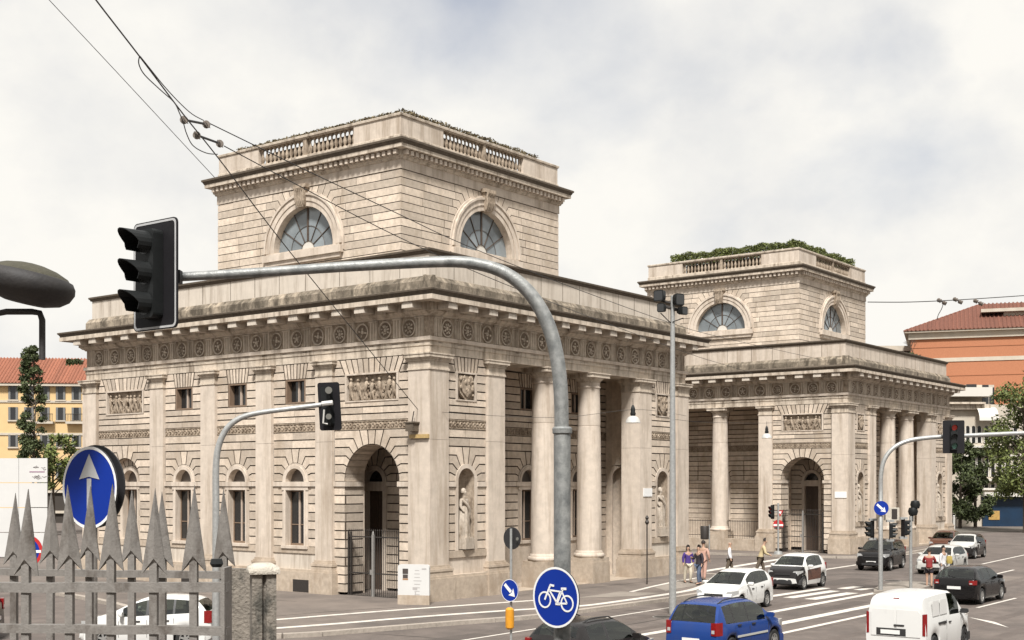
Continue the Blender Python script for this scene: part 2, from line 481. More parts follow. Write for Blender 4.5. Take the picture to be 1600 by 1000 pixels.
def stone_piece(mb, F, poly, g=0.026, groove=0.085, d=0.0, hard=()):
    if area(poly) < 0: poly = poly[::-1]
    q = inset(poly, g, hard)
    r = inset(poly, -0.0, hard)
    base = []
    for (u, z) in r:
        for h in hard:
            if abs(u-h) < 1e-4: u = u+(0.03 if h == min(hard) else -0.03)
        base.append((u, z))
    n = len(poly)
    dd = d + random.uniform(-0.006, 0.006)
    vs = [F.p(u, z, dd) for u, z in q]+[F.p(u, z, d-groove) for u, z in base]
    mb.add(vs, [tuple(range(n))])
    mb.f += [[len(mb.v)-2*n+i, len(mb.v)-n+i, len(mb.v)-n+(i+1) % n, len(mb.v)-2*n+(i+1) % n] for i in range(n)]
    mb.m += [1]*n
def rect(u0, u1, z0, z1):
    return [(u0, z0), (u1, z0), (u1, z1), (u0, z1)]
def course(u0, u1, z0, z1, lens, rnd=0.35, phase=None):
    """blocks of one course"""
    out = []; w = u1-u0
    n = max(1, round(w/lens))
    if n == 1: return [rect(u0, u1, z0, z1)]
    cuts = [u0+w*(k+random.uniform(-rnd, rnd)*0.5)/n for k in range(1, n)]
    e = [u0]+cuts+[u1]
    return [rect(e[k], e[k+1], z0, z1) for k in range(n)]
def fan(uc, zc, r, n, h, rows, u0, u1, arcn=3):
    """stepped voussoirs over an arch of radius r that run out into level courses of height h"""
    out = []; st = 180.0/n
    Pk = []
    for k in range(0, n//2+1):
        a = R_(st*k)
        if k == 0: Pk.append((r, 0.0)); continue
        z = min(k, rows)*h
        Rr = max(z/math.sin(a), r+0.02)
        Pk.append((Rr*math.cos(a), z))
    for k in range(0, n//2):
        a0, a1 = st*k, st*(k+1)
        inner = arc(0, 0, r, a1, a0, arcn)
        if k < rows:
            z0, z1 = k*h, (k+1)*h
            pr = list(inner)
            if k > 0: pr.append(Pk[k])
            else: pr[-1] = (r, 0.0)
            for s in (1, -1):
                e = (u1-uc) if s > 0 else (uc-u0)
                xcut = max(Pk[k][0], Pk[k+1][0])+0.12
                if e-xcut > 1.2:        # the tail of the elbow is a block of its own
                    c0 = xcut+random.uniform(0.1, 0.5)
                    poly = pr+[(c0, z0), (c0, z1), Pk[k+1]]
                    out.append([(uc+s*x, zc+z) for x, z in poly])
                    out += [[(uc+s*x, zc+z) for x, z in b] for b in course(c0, e, z0, z1, 1.5)]
                else:
                    poly = pr+[(e, z0), (e, z1), Pk[k+1]]
                    out.append([(uc+s*x, zc+z) for x, z in poly])
        else:
            for s in (1, -1):
                poly = list(inner)+[Pk[k], Pk[k+1]]
                out.append([(uc+s*x, zc+z) for x, z in poly])
    k = n//2; a0 = st*k
    xk = Pk[k]
    out.append([(uc+x, zc+z) for x, z in arc(0, 0, r, 180-a0, a0, arcn)]+[(uc+xk[0], zc+xk[1]), (uc-xk[0], zc+xk[1])])
    return out
def flat_fan(uc, hw, z0, z1, n, u0, u1):
    out = []; k1 = 1.22
    for i in range(n):
        a, b = -hw+2*hw*i/n, -hw+2*hw*(i+1)/n
        out.append([(uc+a, z0), (uc+b, z0), (uc+b*k1, z1), (uc+a*k1, z1)])
    zm = (z0+z1)/2; hm = hw*(1+k1)/2
    for s in (1, -1):
        e = (u1-uc) if s > 0 else (uc-u0)
        if e-hw*k1 < 0.05:
            out.append([(uc+s*hw, z0), (uc+s*e, z0), (uc+s*e, z1), (uc+s*hw*k1, z1)])
            continue
        out.append([(uc+s*hw, z0), (uc+s*e, z0), (uc+s*e, zm), (uc+s*hm, zm)])
        out.append([(uc+s*hm, zm), (uc+s*e, zm), (uc+s*e, z1), (uc+s*hw*k1, z1)])
    return out
def bay_stones(u0, u1, kind):
    uc = (u0+u1)/2; S = []
    hw = {'gate': 1.5, 'window': 0.78, 'niche': 0.68, 'blind': 1.12}[kind]
    h = (Z_IMP0-Z_SILL)/7
    rows = range(-5, 7) if kind == 'gate' else range(7)
    for k in rows:
        z0, z1 = Z_SILL+k*h, Z_SILL+(k+1)*h
        if kind == 'gate' and z0 < 0: z0 = 0.0
        S += course(u0, uc-hw, z0, z1, 1.0)+course(uc+hw, u1, z0, z1, 1.0)
    if kind == 'gate':
        S += fan(uc, Z_IMP1, hw, 15, 0.35, 6, u0, u1)
    elif kind == 'blind':
        S += fan(uc, Z_IMP1, hw, 11, 0.35, 5, u0, u1)+course(u0, u1, Z_IMP1+1.75, Z_IMP1+2.1, 1.3)
    else:
        S += fan(uc, Z_IMP1, hw, 9, 0.35, 4, u0, u1)
        for k in (4, 5):
            S += course(u0, u1, Z_IMP1+0.35*k, Z_IMP1+0.35*(k+1), 1.3)
    for k in range(3):
        S += course(u0, u1, Z_BAND1+0.28*k, Z_BAND1+0.28*(k+1), 1.35)
    ow = {'gate': 1.48, 'window': 0.62, 'niche': 0.66, 'blind': 1.48}[kind]
    for k in range(3):
        z0 = Z_OP0+0.34*k
        S += course(u0, uc-ow, z0, z0+0.34, 1.0)+course(uc+ow, u1, z0, z0+0.34, 1.0)
    S += flat_fan(uc, ow, Z_OP1, Z_ARCH, 11 if kind in ('gate', 'blind') else 7, u0, u1)
    return S

def sweep(name, prof, x0, y0, x1, y1, material, parent, smooth=None):
    """mouldings carried round the whole rectangle; prof = [(projection, z)]"""
    mb = MB(); rings = []
    for d, z in prof:
        rings.append([(x0-d, y0-d, z), (x1+d, y0-d, z), (x1+d, y1+d, z), (x0-d, y1+d, z)])
    mb.rings(rings, True, False, False)
    return mb.build(name, material, parent, smooth)

# ---- shared meshes in (u, outward, z) axes
def shared(build, name, mats, smooth=None):
    mb = MB(); build(mb); return mb.mesh(name, mats, smooth)
LOC = Face((0, 0, 0), (1, 0, 0), (0, 1, 0))
def _steps(mb, w, lv):
    for z0, z1, d in lv:
        fbox(mb, LOC, -w/2-(d-0.15), w/2+(d-0.15), z0, z1, -0.12, d)
PIL_W = 0.98
M_shaft = shared(lambda m: (fbox(m, LOC, -PIL_W/2, PIL_W/2, 1.5, 6.395, -0.12, 0.15), fbox(m, LOC, -PIL_W/2, PIL_W/2, 6.405, 9.11, -0.12, 0.148)), 'shaft', 'stone_smooth')
M_pbase = shared(lambda m: _steps(m, PIL_W, [(0, 1.0, 0.34), (1.0, 1.08, 0.30), (1.08, 1.26, 0.265), (1.26, 1.36, 0.29), (1.36, 1.42, 0.23), (1.42, 1.5, 0.185)]), 'base', 'stone_plinth')
CAPS = [(9.11, 9.17, 0.185), (9.17, 9.21, 0.165), (9.21, 9.45, 0.152), (9.45, 9.52, 0.19), (9.52, 9.58, 0.235), (9.58, 9.70, 0.30), (9.70, 9.748, 0.325)]
M_cap = shared(lambda m: _steps(m, PIL_W, CAPS), 'capital', 'stone_cornice')

def _mutule(m):
    fbox(m, LOC, -0.27, 0.27, 11.43, 11.60, 0.30, 0.86)
    fbox(m, LOC, -0.25, 0.25, 11.60, 11.70, 0.28, 0.84)
M_mutule = shared(_mutule, 'mutule', 'plaster_white')
def _trig(m):
    for s in (-1, 0, 1):
        u = s*0.15
        m.prism([LOC.p(u-0.065, 10.43, 0.0), LOC.p(u-0.03, 10.43, 0.055), LOC.p(u+0.03, 10.43, 0.055), LOC.p(u+0.065, 10.43, 0.0)], (0, 0, 0.70))
    fbox(m, LOC, -0.24, 0.24, 11.13, 11.195, -0.01, 0.07)
    for s in range(6):                                   # drops under the band
        u = -0.2+0.08*s
        fbox(m, LOC, u-0.025, u+0.025, 10.16, 10.235, 0.0, 0.05)
    fbox(m, LOC, -0.24, 0.24, 10.215, 10.248, 0.0, 0.06)
M_trig = shared(_trig, 'triglyph', 'stone_cornice')
def medal_mesh(kind):
    m = MB(); rg = random.Random(kind)
    n = 20
    ring = [(0.345, 0.0), (0.345, 0.05), (0.30, 0.055), (0.285, 0.012), (0.25, 0.008), (0.03, 0.010)]
    R4 = lambda q, mi: m.rings([[LOC.p(r*math.cos(2*math.pi*k/n), 10.79+r*1.04*math.sin(2*math.pi*k/n), d) for k in range(n)] for r, d in q], True, False, mi == 1, mi)
    R4(ring[:4], 0); R4(ring[3:], 1)
    k0 = [8, 5, 9, 6, 4][kind]
    for k in range(k0):                                  # carved petals or a small figure
        a = 2*math.pi*k/k0+0.2
        c = LOC.p(0.16*math.cos(a)*rg.uniform(0.8, 1.2), 10.79+0.16*math.sin(a)*rg.uniform(0.8, 1.2), 0.0)
        s = rg.uniform(0.035, 0.06)
        m.obox(c, LOC.U*s*math.cos(a)+Vector((0, 0, s*math.sin(a))), LOC.U*-s*0.6*math.sin(a)+Vector((0, 0, s*0.6*math.cos(a))), (0, 0.05, 0))
    m.lathe([(0.0, 10.70), (0.06, 10.72), (0.085, 10.79), (0.06, 10.86), (0.0, 10.88)], (0, 0.0, 0), 8, sy=0.8)
    return m.mesh('medallion', ['stone_cornice', 'stone_brown'])
M_medal = [medal_mesh(k) for k in range(5)]

def _balu(m):
    m.lathe([(0.085, 0.0), (0.085, 0.06), (0.05, 0.09), (0.085, 0.20), (0.095, 0.30), (0.05, 0.46), (0.035, 0.60), (0.06, 0.66), (0.085, 0.70), (0.085, 0.76)], n=8)
M_balu = shared(_balu, 'baluster', 'stone_carved', 40)

def half_ring(m, r0, r1, zc, d0, d1, n=16, mi=0):
    a = arc(0, zc, r0, 0, 180, n); b = arc(0, zc, r1, 0, 180, n)
    for k in range(n):
        fpoly_local = [a[k], b[k], b[k+1], a[k+1]]
        m.prism([LOC.p(u, z, d0) for u, z in fpoly_local], (0, d1-d0, 0), mi)
# lower arched window, origin at bay centre, z in building heights
def _win_sur(m):
    for s in (-1, 1):
        fbox(m, LOC, min(s*0.56, s*0.78), max(s*0.56, s*0.78), Z_SILL, 4.40, -0.34, 0.02)
        fbox(m, LOC, min(s*0.56, s*0.66), max(s*0.56, s*0.66), Z_SILL, 4.40, 0.02, 0.05)
        fbox(m, LOC, min(s*0.56, s*0.64), max(s*0.56, s*0.64), Z_IMP1, 4.80, -0.34, -0.02)
    fbox(m, LOC, -0.80, 0.80, 4.40, Z_IMP0, -0.34, 0.05)
    fbox(m, LOC, -1.0, 1.0, Z_IMP0, Z_IMP1, -0.34, 0.085)
    half_ring(m, 0.56, 0.70, Z_IMP1, -0.34, 0.05)
    half_ring(m, 0.70, 0.785, Z_IMP1, -0.10, 0.02)
    fbox(m, LOC, -0.80, 0.80, 1.93, Z_SILL+0.03, -0.34, 0.09)
M_wsur = shared(_win_sur, 'window', 'stone_smooth')
M_wpane = shared(lambda m: fbox(m, LOC, -0.245, 0.245, Z_SILL+0.12, 4.33, -0.30, -0.285), 'pane', 'glass_dark')
def _wframe(m):
    for u0, u1 in ((-0.56, -0.505), (0.505, 0.56)): fbox(m, LOC, u0, u1, Z_SILL+0.03, 4.40, -0.32, -0.25)
    fbox(m, LOC, -0.505, 0.505, Z_SILL+0.03, Z_SILL+0.12, -0.32, -0.25)
    fbox(m, LOC, -0.505, 0.505, 4.33, 4.40, -0.32, -0.25)
    fbox(m, LOC, -0.505, 0.505, Z_SILL+0.9, Z_SILL+0.94, -0.32, -0.26)
M_wframe = shared(_wframe, 'frame', 'wood_frame')
M_wmull = shared(lambda m: fbox(m, LOC, -0.045, 0.045, Z_SILL+0.12, 4.33, -0.31, -0.235), 'mullion', 'wood_mullion')
def _wfan(m):
    m.prism([LOC.p(u, z, -0.29) for u, z in arc(0, Z_IMP1, 0.57, 0, 180, 14)], (0, -0.02, 0))
M_wfan = shared(_wfan, 'fanlight', 'glass_mesh')
# small upper window
def _uw(m):
    for s in (-1, 1): fbox(m, LOC, min(s*0.52, s*0.62), max(s*0.52, s*0.62), Z_OP0, Z_OP1, -0.32, -0.015)
    fbox(m, LOC, -0.52, 0.52, Z_OP0, Z_OP0+0.07, -0.32, -0.015)
    fbox(m, LOC, -0.52, 0.52, Z_OP1-0.06, Z_OP1, -0.32, -0.015)
M_uw = shared(_uw, 'window', 'wood_frame')
M_upane = shared(lambda m: fbox(m, LOC, -0.23, 0.23, Z_OP0+0.07, Z_OP1-0.06, -0.285, -0.27), 'pane', 'glass_dark')
M_umull = shared(lambda m: fbox(m, LOC, -0.045, 0.045, Z_OP0+0.07, Z_OP1-0.06, -0.29, -0.20), 'mullion', 'wood_mullion')

def put(name, me, parent, F, u, z=0.0, d=0.0):
    return link(name, me, parent, F.mtx(u, z, d))
def window(root, F, u, d=0.0):
    w = put('window', M_wsur, root, F, u, 0, d)
    for me, n in ((M_wframe, 'frame'), (M_wmull, 'mullion'), (M_wfan, 'fanlight')): link(n, me, w)
    for s in (-1, 1): link('pane', M_wpane, w, Matrix.Translation((s*0.265, 0, 0)))
    return w
def upper_window(root, F, u, d=0.0):
    w = put('window', M_uw, root, F, u, 0, d)
    link('mullion', M_umull, w)
    for s in (-1, 1): link('pane', M_upane, w, Matrix.Translation((s*0.28, 0, 0)))
    return w
def blobs(m, rg, u0, u1, z0, z1, cnt, d0, smin, smax, figures=False):
    """carved high relief: overlapping rounded lumps"""
    for k in range(cnt):
        u = rg.uniform(u0, u1); z = rg.uniform(z0, z1); s = rg.uniform(smin, smax)
        sx, sz, sd = s*rg.uniform(0.5, 1.0), s*rg.uniform(0.7, 1.4), s*rg.uniform(0.6, 1.0)
        n = 6
        rings = []
        for ph in (-60, -20, 20, 60):
            rr = math.cos(R_(ph))
            rings.append([LOC.p(u+sx*rr*math.cos(2*math.pi*q/n), z+sz*math.sin(R_(ph)), d0+max(-0.02, sd*rr*math.sin(2*math.pi*q/n)*0.8+0.02)) for q in range(n)])
        m.rings(rings)
def relief_mesh(seed, hw):
    m = MB(); rg = random.Random(seed)
    fbox(m, LOC, -hw, hw, Z_OP0, Z_OP1, -0.16, -0.14)
    for i in range(7):                                    # figures side by side: legs, body, head, arms
        u = -hw+0.2+(2*hw-0.4)*i/6+rg.uniform(-0.06, 0.06); lean = rg.uniform(-0.12, 0.12); zt = Z_OP0+rg.uniform(0.72, 0.86)
        m.tube([LOC.p(u-0.07, Z_OP0+0.02, -0.12), LOC.p(u-0.05, Z_OP0+0.22, -0.06), LOC.p(u, Z_OP0+0.38, -0.07)], [0.035, 0.05, 0.07], 6)
        m.tube([LOC.p(u+0.09, Z_OP0+0.02, -0.12), LOC.p(u+0.07, Z_OP0+0.2, -0.07), LOC.p(u, Z_OP0+0.38, -0.07)], [0.035, 0.05, 0.07], 6)
        m.tube([LOC.p(u, Z_OP0+0.34, -0.07), LOC.p(u+lean*0.5, Z_OP0+0.5, -0.04), LOC.p(u+lean, zt-0.12, -0.05), LOC.p(u+lean, zt-0.06, -0.06)], [0.07, 0.085, 0.09, 0.04], 7)
        m.lathe([(0, -0.075), (0.05, -0.05), (0.062, 0), (0.05, 0.05), (0, 0.075)], LOC.p(u+lean, zt+0.02, -0.06), 7)
        sd = rg.choice((-1, 1))
        m.tube([LOC.p(u+lean, zt-0.13, -0.04), LOC.p(u+lean+sd*0.15, zt-0.22, -0.02), LOC.p(u+lean+sd*0.27, zt-0.08-rg.uniform(0, 0.2), -0.05)], [0.04, 0.035, 0.025], 5)
    blobs(m, rg, -hw+0.1, hw-0.1, Z_OP0+0.04, Z_OP0+0.5, 26, -0.13, 0.05, 0.11)
    return m.mesh('relief', 'stone_carved', 50)
M_relief = [relief_mesh(3, 1.36), relief_mesh(8, 1.36)]
def _relframe(hw):
    def f(m):
        for a, b in ((-hw-0.1, -hw), (hw, hw+0.1)): fbox(m, LOC, a, b, Z_OP0-0.02, Z_OP1, -0.17, 0.035)
        fbox(m, LOC, -hw-0.1, hw+0.1, Z_OP1, Z_OP1+0.07, -0.17, 0.04)
        fbox(m, LOC, -hw-0.1, hw+0.1, Z_OP0-0.07, Z_OP0-0.02, -0.17, 0.03)
    return f
M_relframe = shared(_relframe(1.37), 'relief_frame', 'stone_smooth')
M_shframe = shared(_relframe(0.55), 'relief_frame', 'stone_smooth')
def _shield(m):
    fbox(m, LOC, -0.55, 0.55, Z_OP0, Z_OP1, -0.16, -0.14)
    pts = [(-0.42, 9.02), (0.42, 9.02), (0.46, 8.6), (0.38, 8.3), (0.0, 8.0), (-0.38, 8.3), (-0.46, 8.6)]
    fpoly(m, LOC, pts, -0.13, 0.0)
    fpoly(m, LOC, [(u*0.75, 8.58+(z-8.58)*0.75) for u, z in pts], 0.0, 0.05)
    blobs(m, random.Random(5), -0.4, 0.4, 8.2, 8.95, 28, 0.02, 0.05, 0.11)
M_shield = shared(_shield, 'shield', 'stone_carved', 40)
def band_mesh(w):
    m = MB(); rg = random.Random(int(w*100))
    fbox(m, LOC, -w/2, w/2, Z_BAND0, Z_BAND1, -0.05, -0.015)
    fbox(m, LOC, -w/2, w/2, Z_BAND0, Z_BAND0+0.035, -0.05, 0.02)
    fbox(m, LOC, -w/2, w/2, Z_BAND1-0.035, Z_BAND1, -0.05, 0.02)
    n = int(w/0.21)
    for k in range(n):
        u = -w/2+(k+0.5)*w/n
        z = (Z_BAND0+Z_BAND1)/2
        rr = 0.075
        if k % 2:
            m.rings([[LOC.p(u+r*math.cos(R_(60*q)), z+r*1.35*math.sin(R_(60*q)), d) for q in range(6)] for r, d in ((0.095, -0.015), (0.085, 0.025), (0.05, 0.03), (0.04, 0.0))], True, False, True)
        else:
            for s in (-1, 1):
                m.prism([LOC.p(u-0.075, z+s*0.02, -0.01), LOC.p(u+0.075, z+s*0.02, -0.01), LOC.p(u, z+s*0.12, -0.01)], (0, 0.035, 0))
    return m.mesh('ornament_band', 'stone_carved')
BANDS = {}
def band(root, F, u0, u1, d=0.0):
    k = round(u1-u0, 2)
    if k not in BANDS: BANDS[k] = band_mesh(k)
    return put('ornament_band', BANDS[k], root, F, (u0+u1)/2, 0, d)

def column_meshes():
    m = MB(); m.box((-0.70, -0.70, 0), (0.70, 0.70, 1.08)); m.box((-0.67, -0.67, 1.08), (0.67, 0.67, 1.28))
    a = m.mesh('pedestal', 'stone_plinth')
    m = MB()
    m.lathe([(0.68, 1.28), (0.72, 1.33), (0.73, 1.39), (0.70, 1.46), (0.64, 1.48), (0.64, 1.52), (0.60, 1.60)], n=28)
    b = m.mesh('base', 'stone_smooth', 40)
    m = MB(); pr = []
    for k in range(15):
        z = 1.6+(9.05-1.6)*k/14
        r = 0.585-0.085*(k/14.0)**1.7
        pr.append((r, z))
    pr2 = []
    for r, z in pr:
        pr2.append((r, z))
    pr2 += [(0.505, 9.06), (0.54, 9.09), (0.54, 9.13), (0.505, 9.16), (0.50, 9.32)]
    pr2 = sorted(pr2+[(0.522, 7.305), (0.508, 7.315), (0.508, 7.33), (0.521, 7.34)], key=lambda q: q[1])
    m.lathe(pr2, n=32); c = m.mesh('shaft', 'stone_smooth', 30)
    m = MB(); m.lathe([(0.50, 9.32), (0.53, 9.34), (0.53, 9.38), (0.56, 9.40), (0.66, 9.50), (0.68, 9.54)], n=28)
    m.box((-0.70, -0.70, 9.54), (0.70, 0.70, 9.70)); m.box((-0.74, -0.74, 9.70), (0.74, 0.74, 9.748))
    e = m.mesh('capital', 'stone_cornice', 40)
    return a, b, c, e
M_COL = column_meshes()
def column(root, x, y):
    c = link('column', M_COL[2], root, None, (x, y, 0))
    link('pedestal', M_COL[0], c); link('base', M_COL[1], c); link('capital', M_COL[3], c)

# iron gate leaf pair for the arches: origin at arch centre, on the ground
def gate_part(root, F, uc, d):
    mb = MB()
    for u in (-1.48, -1.36, 1.30, 1.44): fbox(mb, LOC, u-0.03, u+0.03, 0.05, 2.72, -0.03, 0.03)
    for z in (0.12, 1.05, 2.52): fbox(mb, LOC, -1.45, 1.45, z-0.025, z+0.025, -0.025, 0.025)
    g = link('iron_gate', mb.mesh('iron_gate', 'iron'), root, F.mtx(uc, 0, d))
    mb = MB(); n = 26
    for k in range(n):
        u = -1.42+2.84*k/(n-1)
        mb.tube([LOC.p(u, 0.1, 0), LOC.p(u, 2.74, 0)], 0.014, 5)
        mb.lathe([(0.014, 2.74), (0.026, 2.78), (0.0, 2.86)], LOC.p(u, 0, 0), 5)
    tag(mb.build('bars', 'iron', g), kind='stuff')
    mb = MB(); fbox(mb, LOC, -0.05, 0.05, 0.0, 2.62, 0.03, 0.11)
    mb.rings([[LOC.p(0.05*math.cos(R_(60*q))*s, z, 0.07+0.05*math.sin(R_(60*q))*s) for q in range(6)] for z, s in ((2.62, 1), (2.70, 0.8), (2.78, 0.05))])
    mb.build('gate_post', 'iron_grey', g)
    mb = MB(); fbox(mb, LOC, 0.08, 0.20, 1.0, 1.2, 0.03, 0.06); mb.build('lock_box', 'iron_grey', g)
    return g

def arch_passage(root, F, uc, back_u, depth_jamb=1.1, depth=2.7):
    """deep arched opening: coursed jambs and intrados, then a dim vestibule with a tall door"""
    hw = 1.5
    mb = MB(); h = (Z_IMP0-Z_SILL)/7
    side = {}
    for s in (-1, 1):
        G = Face(F.p(uc+s*hw, 0, 0), -F.N, -s*F.U)
        for k in range(-5, 7):
            z0, z1 = max(0, Z_SILL+k*h), Z_SILL+(k+1)*h
            stone_piece(mb, G, rect(0.0, depth_jamb, z0, z1), hard=(0.0, depth_jamb))
    tag(mb.build('jamb_stones', ['stone', 'mortar'], root), kind='stuff')
    mb = MB(); n = 15
    for k in range(n):
        a = arc(uc, Z_IMP1, hw, 180*k/n+0.5, 180*(k+1)/n-0.5, 2)
        for i in range(2):
            (ua, za), (ub, zb) = a[i], a[i+1]
            mb.face([F.p(ua, za, -0.01), F.p(ub, zb, -0.01), F.p(ub, zb, -depth_jamb), F.p(ua, za, -depth_jamb)])
    b2 = arc(uc, Z_IMP1, hw+0.03, 0, 180, 20)
    for i in range(20):
        (ua, za), (ub, zb) = b2[i], b2[i+1]
        mb.face([F.p(ua, za, -0.04), F.p(ub, zb, -0.04), F.p(ub, zb, -depth_jamb), F.p(ua, za, -depth_jamb)])
    mb.build('vault', 'stone', root)
    mb = MB()
    for s in (-1, 1):
        fbox(mb, F, min(uc+s*(hw-0.07), uc+s*(hw+0.6)), max(uc+s*(hw-0.07), uc+s*(hw+0.6)), Z_IMP0, Z_IMP1, -depth_jamb, 0.06)
    mb.build('impost', 'stone_smooth', root)
    # vestibule shell
    u0, u1 = uc-2.2, max(uc+2.0, back_u+0.95); mb = MB()
    fbox(mb, F, u0, u1, 0.0, 0.02, -depth, -depth_jamb)
    fbox(mb, F, u0, u1, 7.0, 7.1, -depth, -depth_jamb)
    fbox(mb, F, u0-0.1, u0, 0.0, 7.1, -depth, -depth_jamb)
    fbox(mb, F, u1, u1+0.1, 0.0, 7.1, -depth, -depth_jamb)
    for s, (a, b) in ((1, (uc+hw, u1)), (-1, (u0, uc-hw))):
        fbox(mb, F, a, b, 0.0, 7.0, -depth_jamb-0.05, -depth_jamb)
    mb.build('vestibule', 'stone', root)
    mb = MB()
    B = Face(F.p(0, 0, -depth), F.U, F.N)
    for k in range(-5, 7):
        z0, z1 = max(0, Z_SILL+k*h), Z_SILL+(k+1)*h
        for a, b in ((u0, back_u-0.7), (back_u+0.7, u1)):
            for q in course(a, b, z0, z1, 1.1): stone_piece(mb, B, q)
    for q in fan(back_u, Z_IMP1, 0.70, 9, 0.35, 4, u0, u1): stone_piece(mb, B, q)
    for k in (4, 5, 6):
        for q in course(u0, u1, Z_IMP1+0.35*k, Z_IMP1+0.35*(k+1), 1.3): stone_piece(mb, B, q)
    tag(mb.build('back_stones', ['stone', 'mortar'], root), kind='stuff')
    mb = MB()
    for a, b in ((u0, back_u-0.7), (back_u+0.7, u1)): fbox(mb, B, a, b, Z_IMP0, Z_IMP1, -0.1, 0.06)
    mb.build('impost', 'stone_smooth', root)
    mb = MB()
    for s in (-1, 1):
        fbox(mb, B, min(back_u+s*0.5, back_u+s*0.7), max(back_u+s*0.5, back_u+s*0.7), 0, 4.36, -0.3, 0.05)
    fbox(mb, B, back_u-0.72, back_u+0.72, 4.36, Z_IMP1, -0.3, 0.09)
    a = arc(back_u, Z_IMP1, 0.5, 0, 180, 14); b = arc(back_u, Z_IMP1, 0.705, 0, 180, 14)
    for k in range(14): fpoly(mb, B, [a[k], b[k], b[k+1], a[k+1]], -0.3, 0.05)
    dr = mb.build('door', 'stone_smooth', root)
    mb = MB(); fbox(mb, B, back_u-0.5, back_u-0.01, 0, 4.36, -0.27, -0.24); fbox(mb, B, back_u+0.01, back_u+0.5, 0, 4.36, -0.27, -0.24)
    for s in (-1, 1):
        for z0, z1 in ((0.3, 1.6), (1.8, 4.1)): fbox(mb, B, back_u+s*0.25-0.16, back_u+s*0.25+0.16, z0, z1, -0.24, -0.225)
    mb.build('door_leaf', 'wood_dark', dr)
    mb = MB(); fpoly(mb, B, arc(back_u, Z_IMP1, 0.51, 0, 180, 14), -0.26, -0.24); mb.build('fanlight', 'glass_dark', dr)

def blind_arch(root, F, uc, dj=0.32):
    """shallow arch with a window in its back wall"""
    hw = 1.12; h = (Z_IMP0-Z_SILL)/7
    mb = MB()
    for s in (-1, 1):
        G = Face(F.p(uc+s*hw, 0, 0), -F.N, -s*F.U)
        for k in range(7):
            z0, z1 = max(0, Z_SILL+k*h), Z_SILL+(k+1)*h
            stone_piece(mb, G, rect(0.0, dj, z0, z1), hard=(0.0, dj))
    B = Face(F.p(0, 0, -dj), F.U, F.N)
    for k in range(7):
        z0, z1 = max(0, Z_SILL+k*h), Z_SILL+(k+1)*h
        if True:
            stone_piece(mb, B, rect(uc-hw, uc-0.78, z0, z1)); stone_piece(mb, B, rect(uc+0.78, uc+hw, z0, z1))
    for q in fan(uc, Z_IMP1, 0.78, 9, 0.35, 4, uc-1.4, uc+1.4): stone_piece(mb, B, q)
    fbox(mb, B, uc-hw, uc-1.0, Z_IMP0, Z_IMP1, -0.1, 0.05); fbox(mb, B, uc+1.0, uc+hw, Z_IMP0, Z_IMP1, -0.1, 0.05)
    tag(mb.build('recess_stones', ['stone', 'mortar'], root), kind='stuff')
    mb = MB(); n = 15; b2 = arc(uc, Z_IMP1, hw+0.01, 0, 180, 30)
    for i in range(30):
        (ua, za), (ub, zb) = b2[i], b2[i+1]
        mb.face([F.p(ua, za, -0.03), F.p(ub, zb, -0.03), F.p(ub, zb, -dj), F.p(ua, za, -dj)])
    mb.build('vault', 'stone', root)
    mb = MB()
    for s in (-1, 1): fbox(mb, F, min(uc+s*(hw-0.07), uc+s*2.1), max(uc+s*(hw-0.07), uc+s*2.1), Z_IMP0, Z_IMP1, -dj, 0.06)
    mb.build('impost', 'stone_smooth', root)
    u0, u1 = uc-2.1, uc+2.1
    mb = MB(); fbox(mb, F, u0, u1, Z_PL, Z_DADO, -0.4, -0.01); mb.build('dado_panel', 'plaster_white', root)
    mb = MB(); fbox(mb, F, u0, u1, Z_DADO, Z_SILL, -0.4, 0.035); mb.build('sill_course', 'stone_plinth', root)
    mb = MB(); fbox(mb, F, u0, u1, 0, 0.98, -0.1, 0.20); fbox(mb, F, u0, u1, 0.98, Z_PL, -0.1, 0.16); mb.build('plinth', 'stone_plinth', root)
    window(root, B, uc)

def niche(root, F, uc):
    """recess with a half-domed head and a stone surround"""
    r, zc = 0.52, 4.78
    mb = MB(); n = 12
    rings = []
    for z in (2.05, 3.4, zc):
        rings.append([F.p(uc+r*math.cos(R_(180*k/n)), z, -r*1.0*math.sin(R_(180*k/n))) for k in range(n+1)])
    for e in (25, 50, 75):
        rings.append([F.p(uc+r*math.cos(R_(e))*math.cos(R_(180*k/n)), zc+r*math.sin(R_(e)), -r*math.cos(R_(e))*math.sin(R_(180*k/n))) for k in range(n+1)])
    rings.append([F.p(uc, zc+r, 0)]*(n+1))
    mb.rings(rings, False, False, False)
    mb.face([F.p(uc+r*math.cos(R_(180*k/n)), 2.05, -r*math.sin(R_(180*k/n))) for k in range(n+1)])
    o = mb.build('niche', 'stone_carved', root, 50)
    mb = MB()
    for s in (-1, 1):
        fbox(mb, F, min(uc+s*r, uc+s*0.68), max(uc+s*r, uc+s*0.68), Z_SILL, zc, -0.2, 0.03)
        fbox(mb, F, min(uc+s*0.68, uc+s*1.26), max(uc+s*0.68, uc+s*1.26), Z_IMP0, Z_IMP1, -0.1, 0.06)
    a = arc(uc, zc, r, 0, 180, 16); b = arc(uc, zc, 0.69, 0, 180, 16)
    for k in range(16): fpoly(mb, F, [a[k], b[k], b[k+1], a[k+1]], -0.2, 0.03)
    mb.build('surround', 'stone_smooth', o)

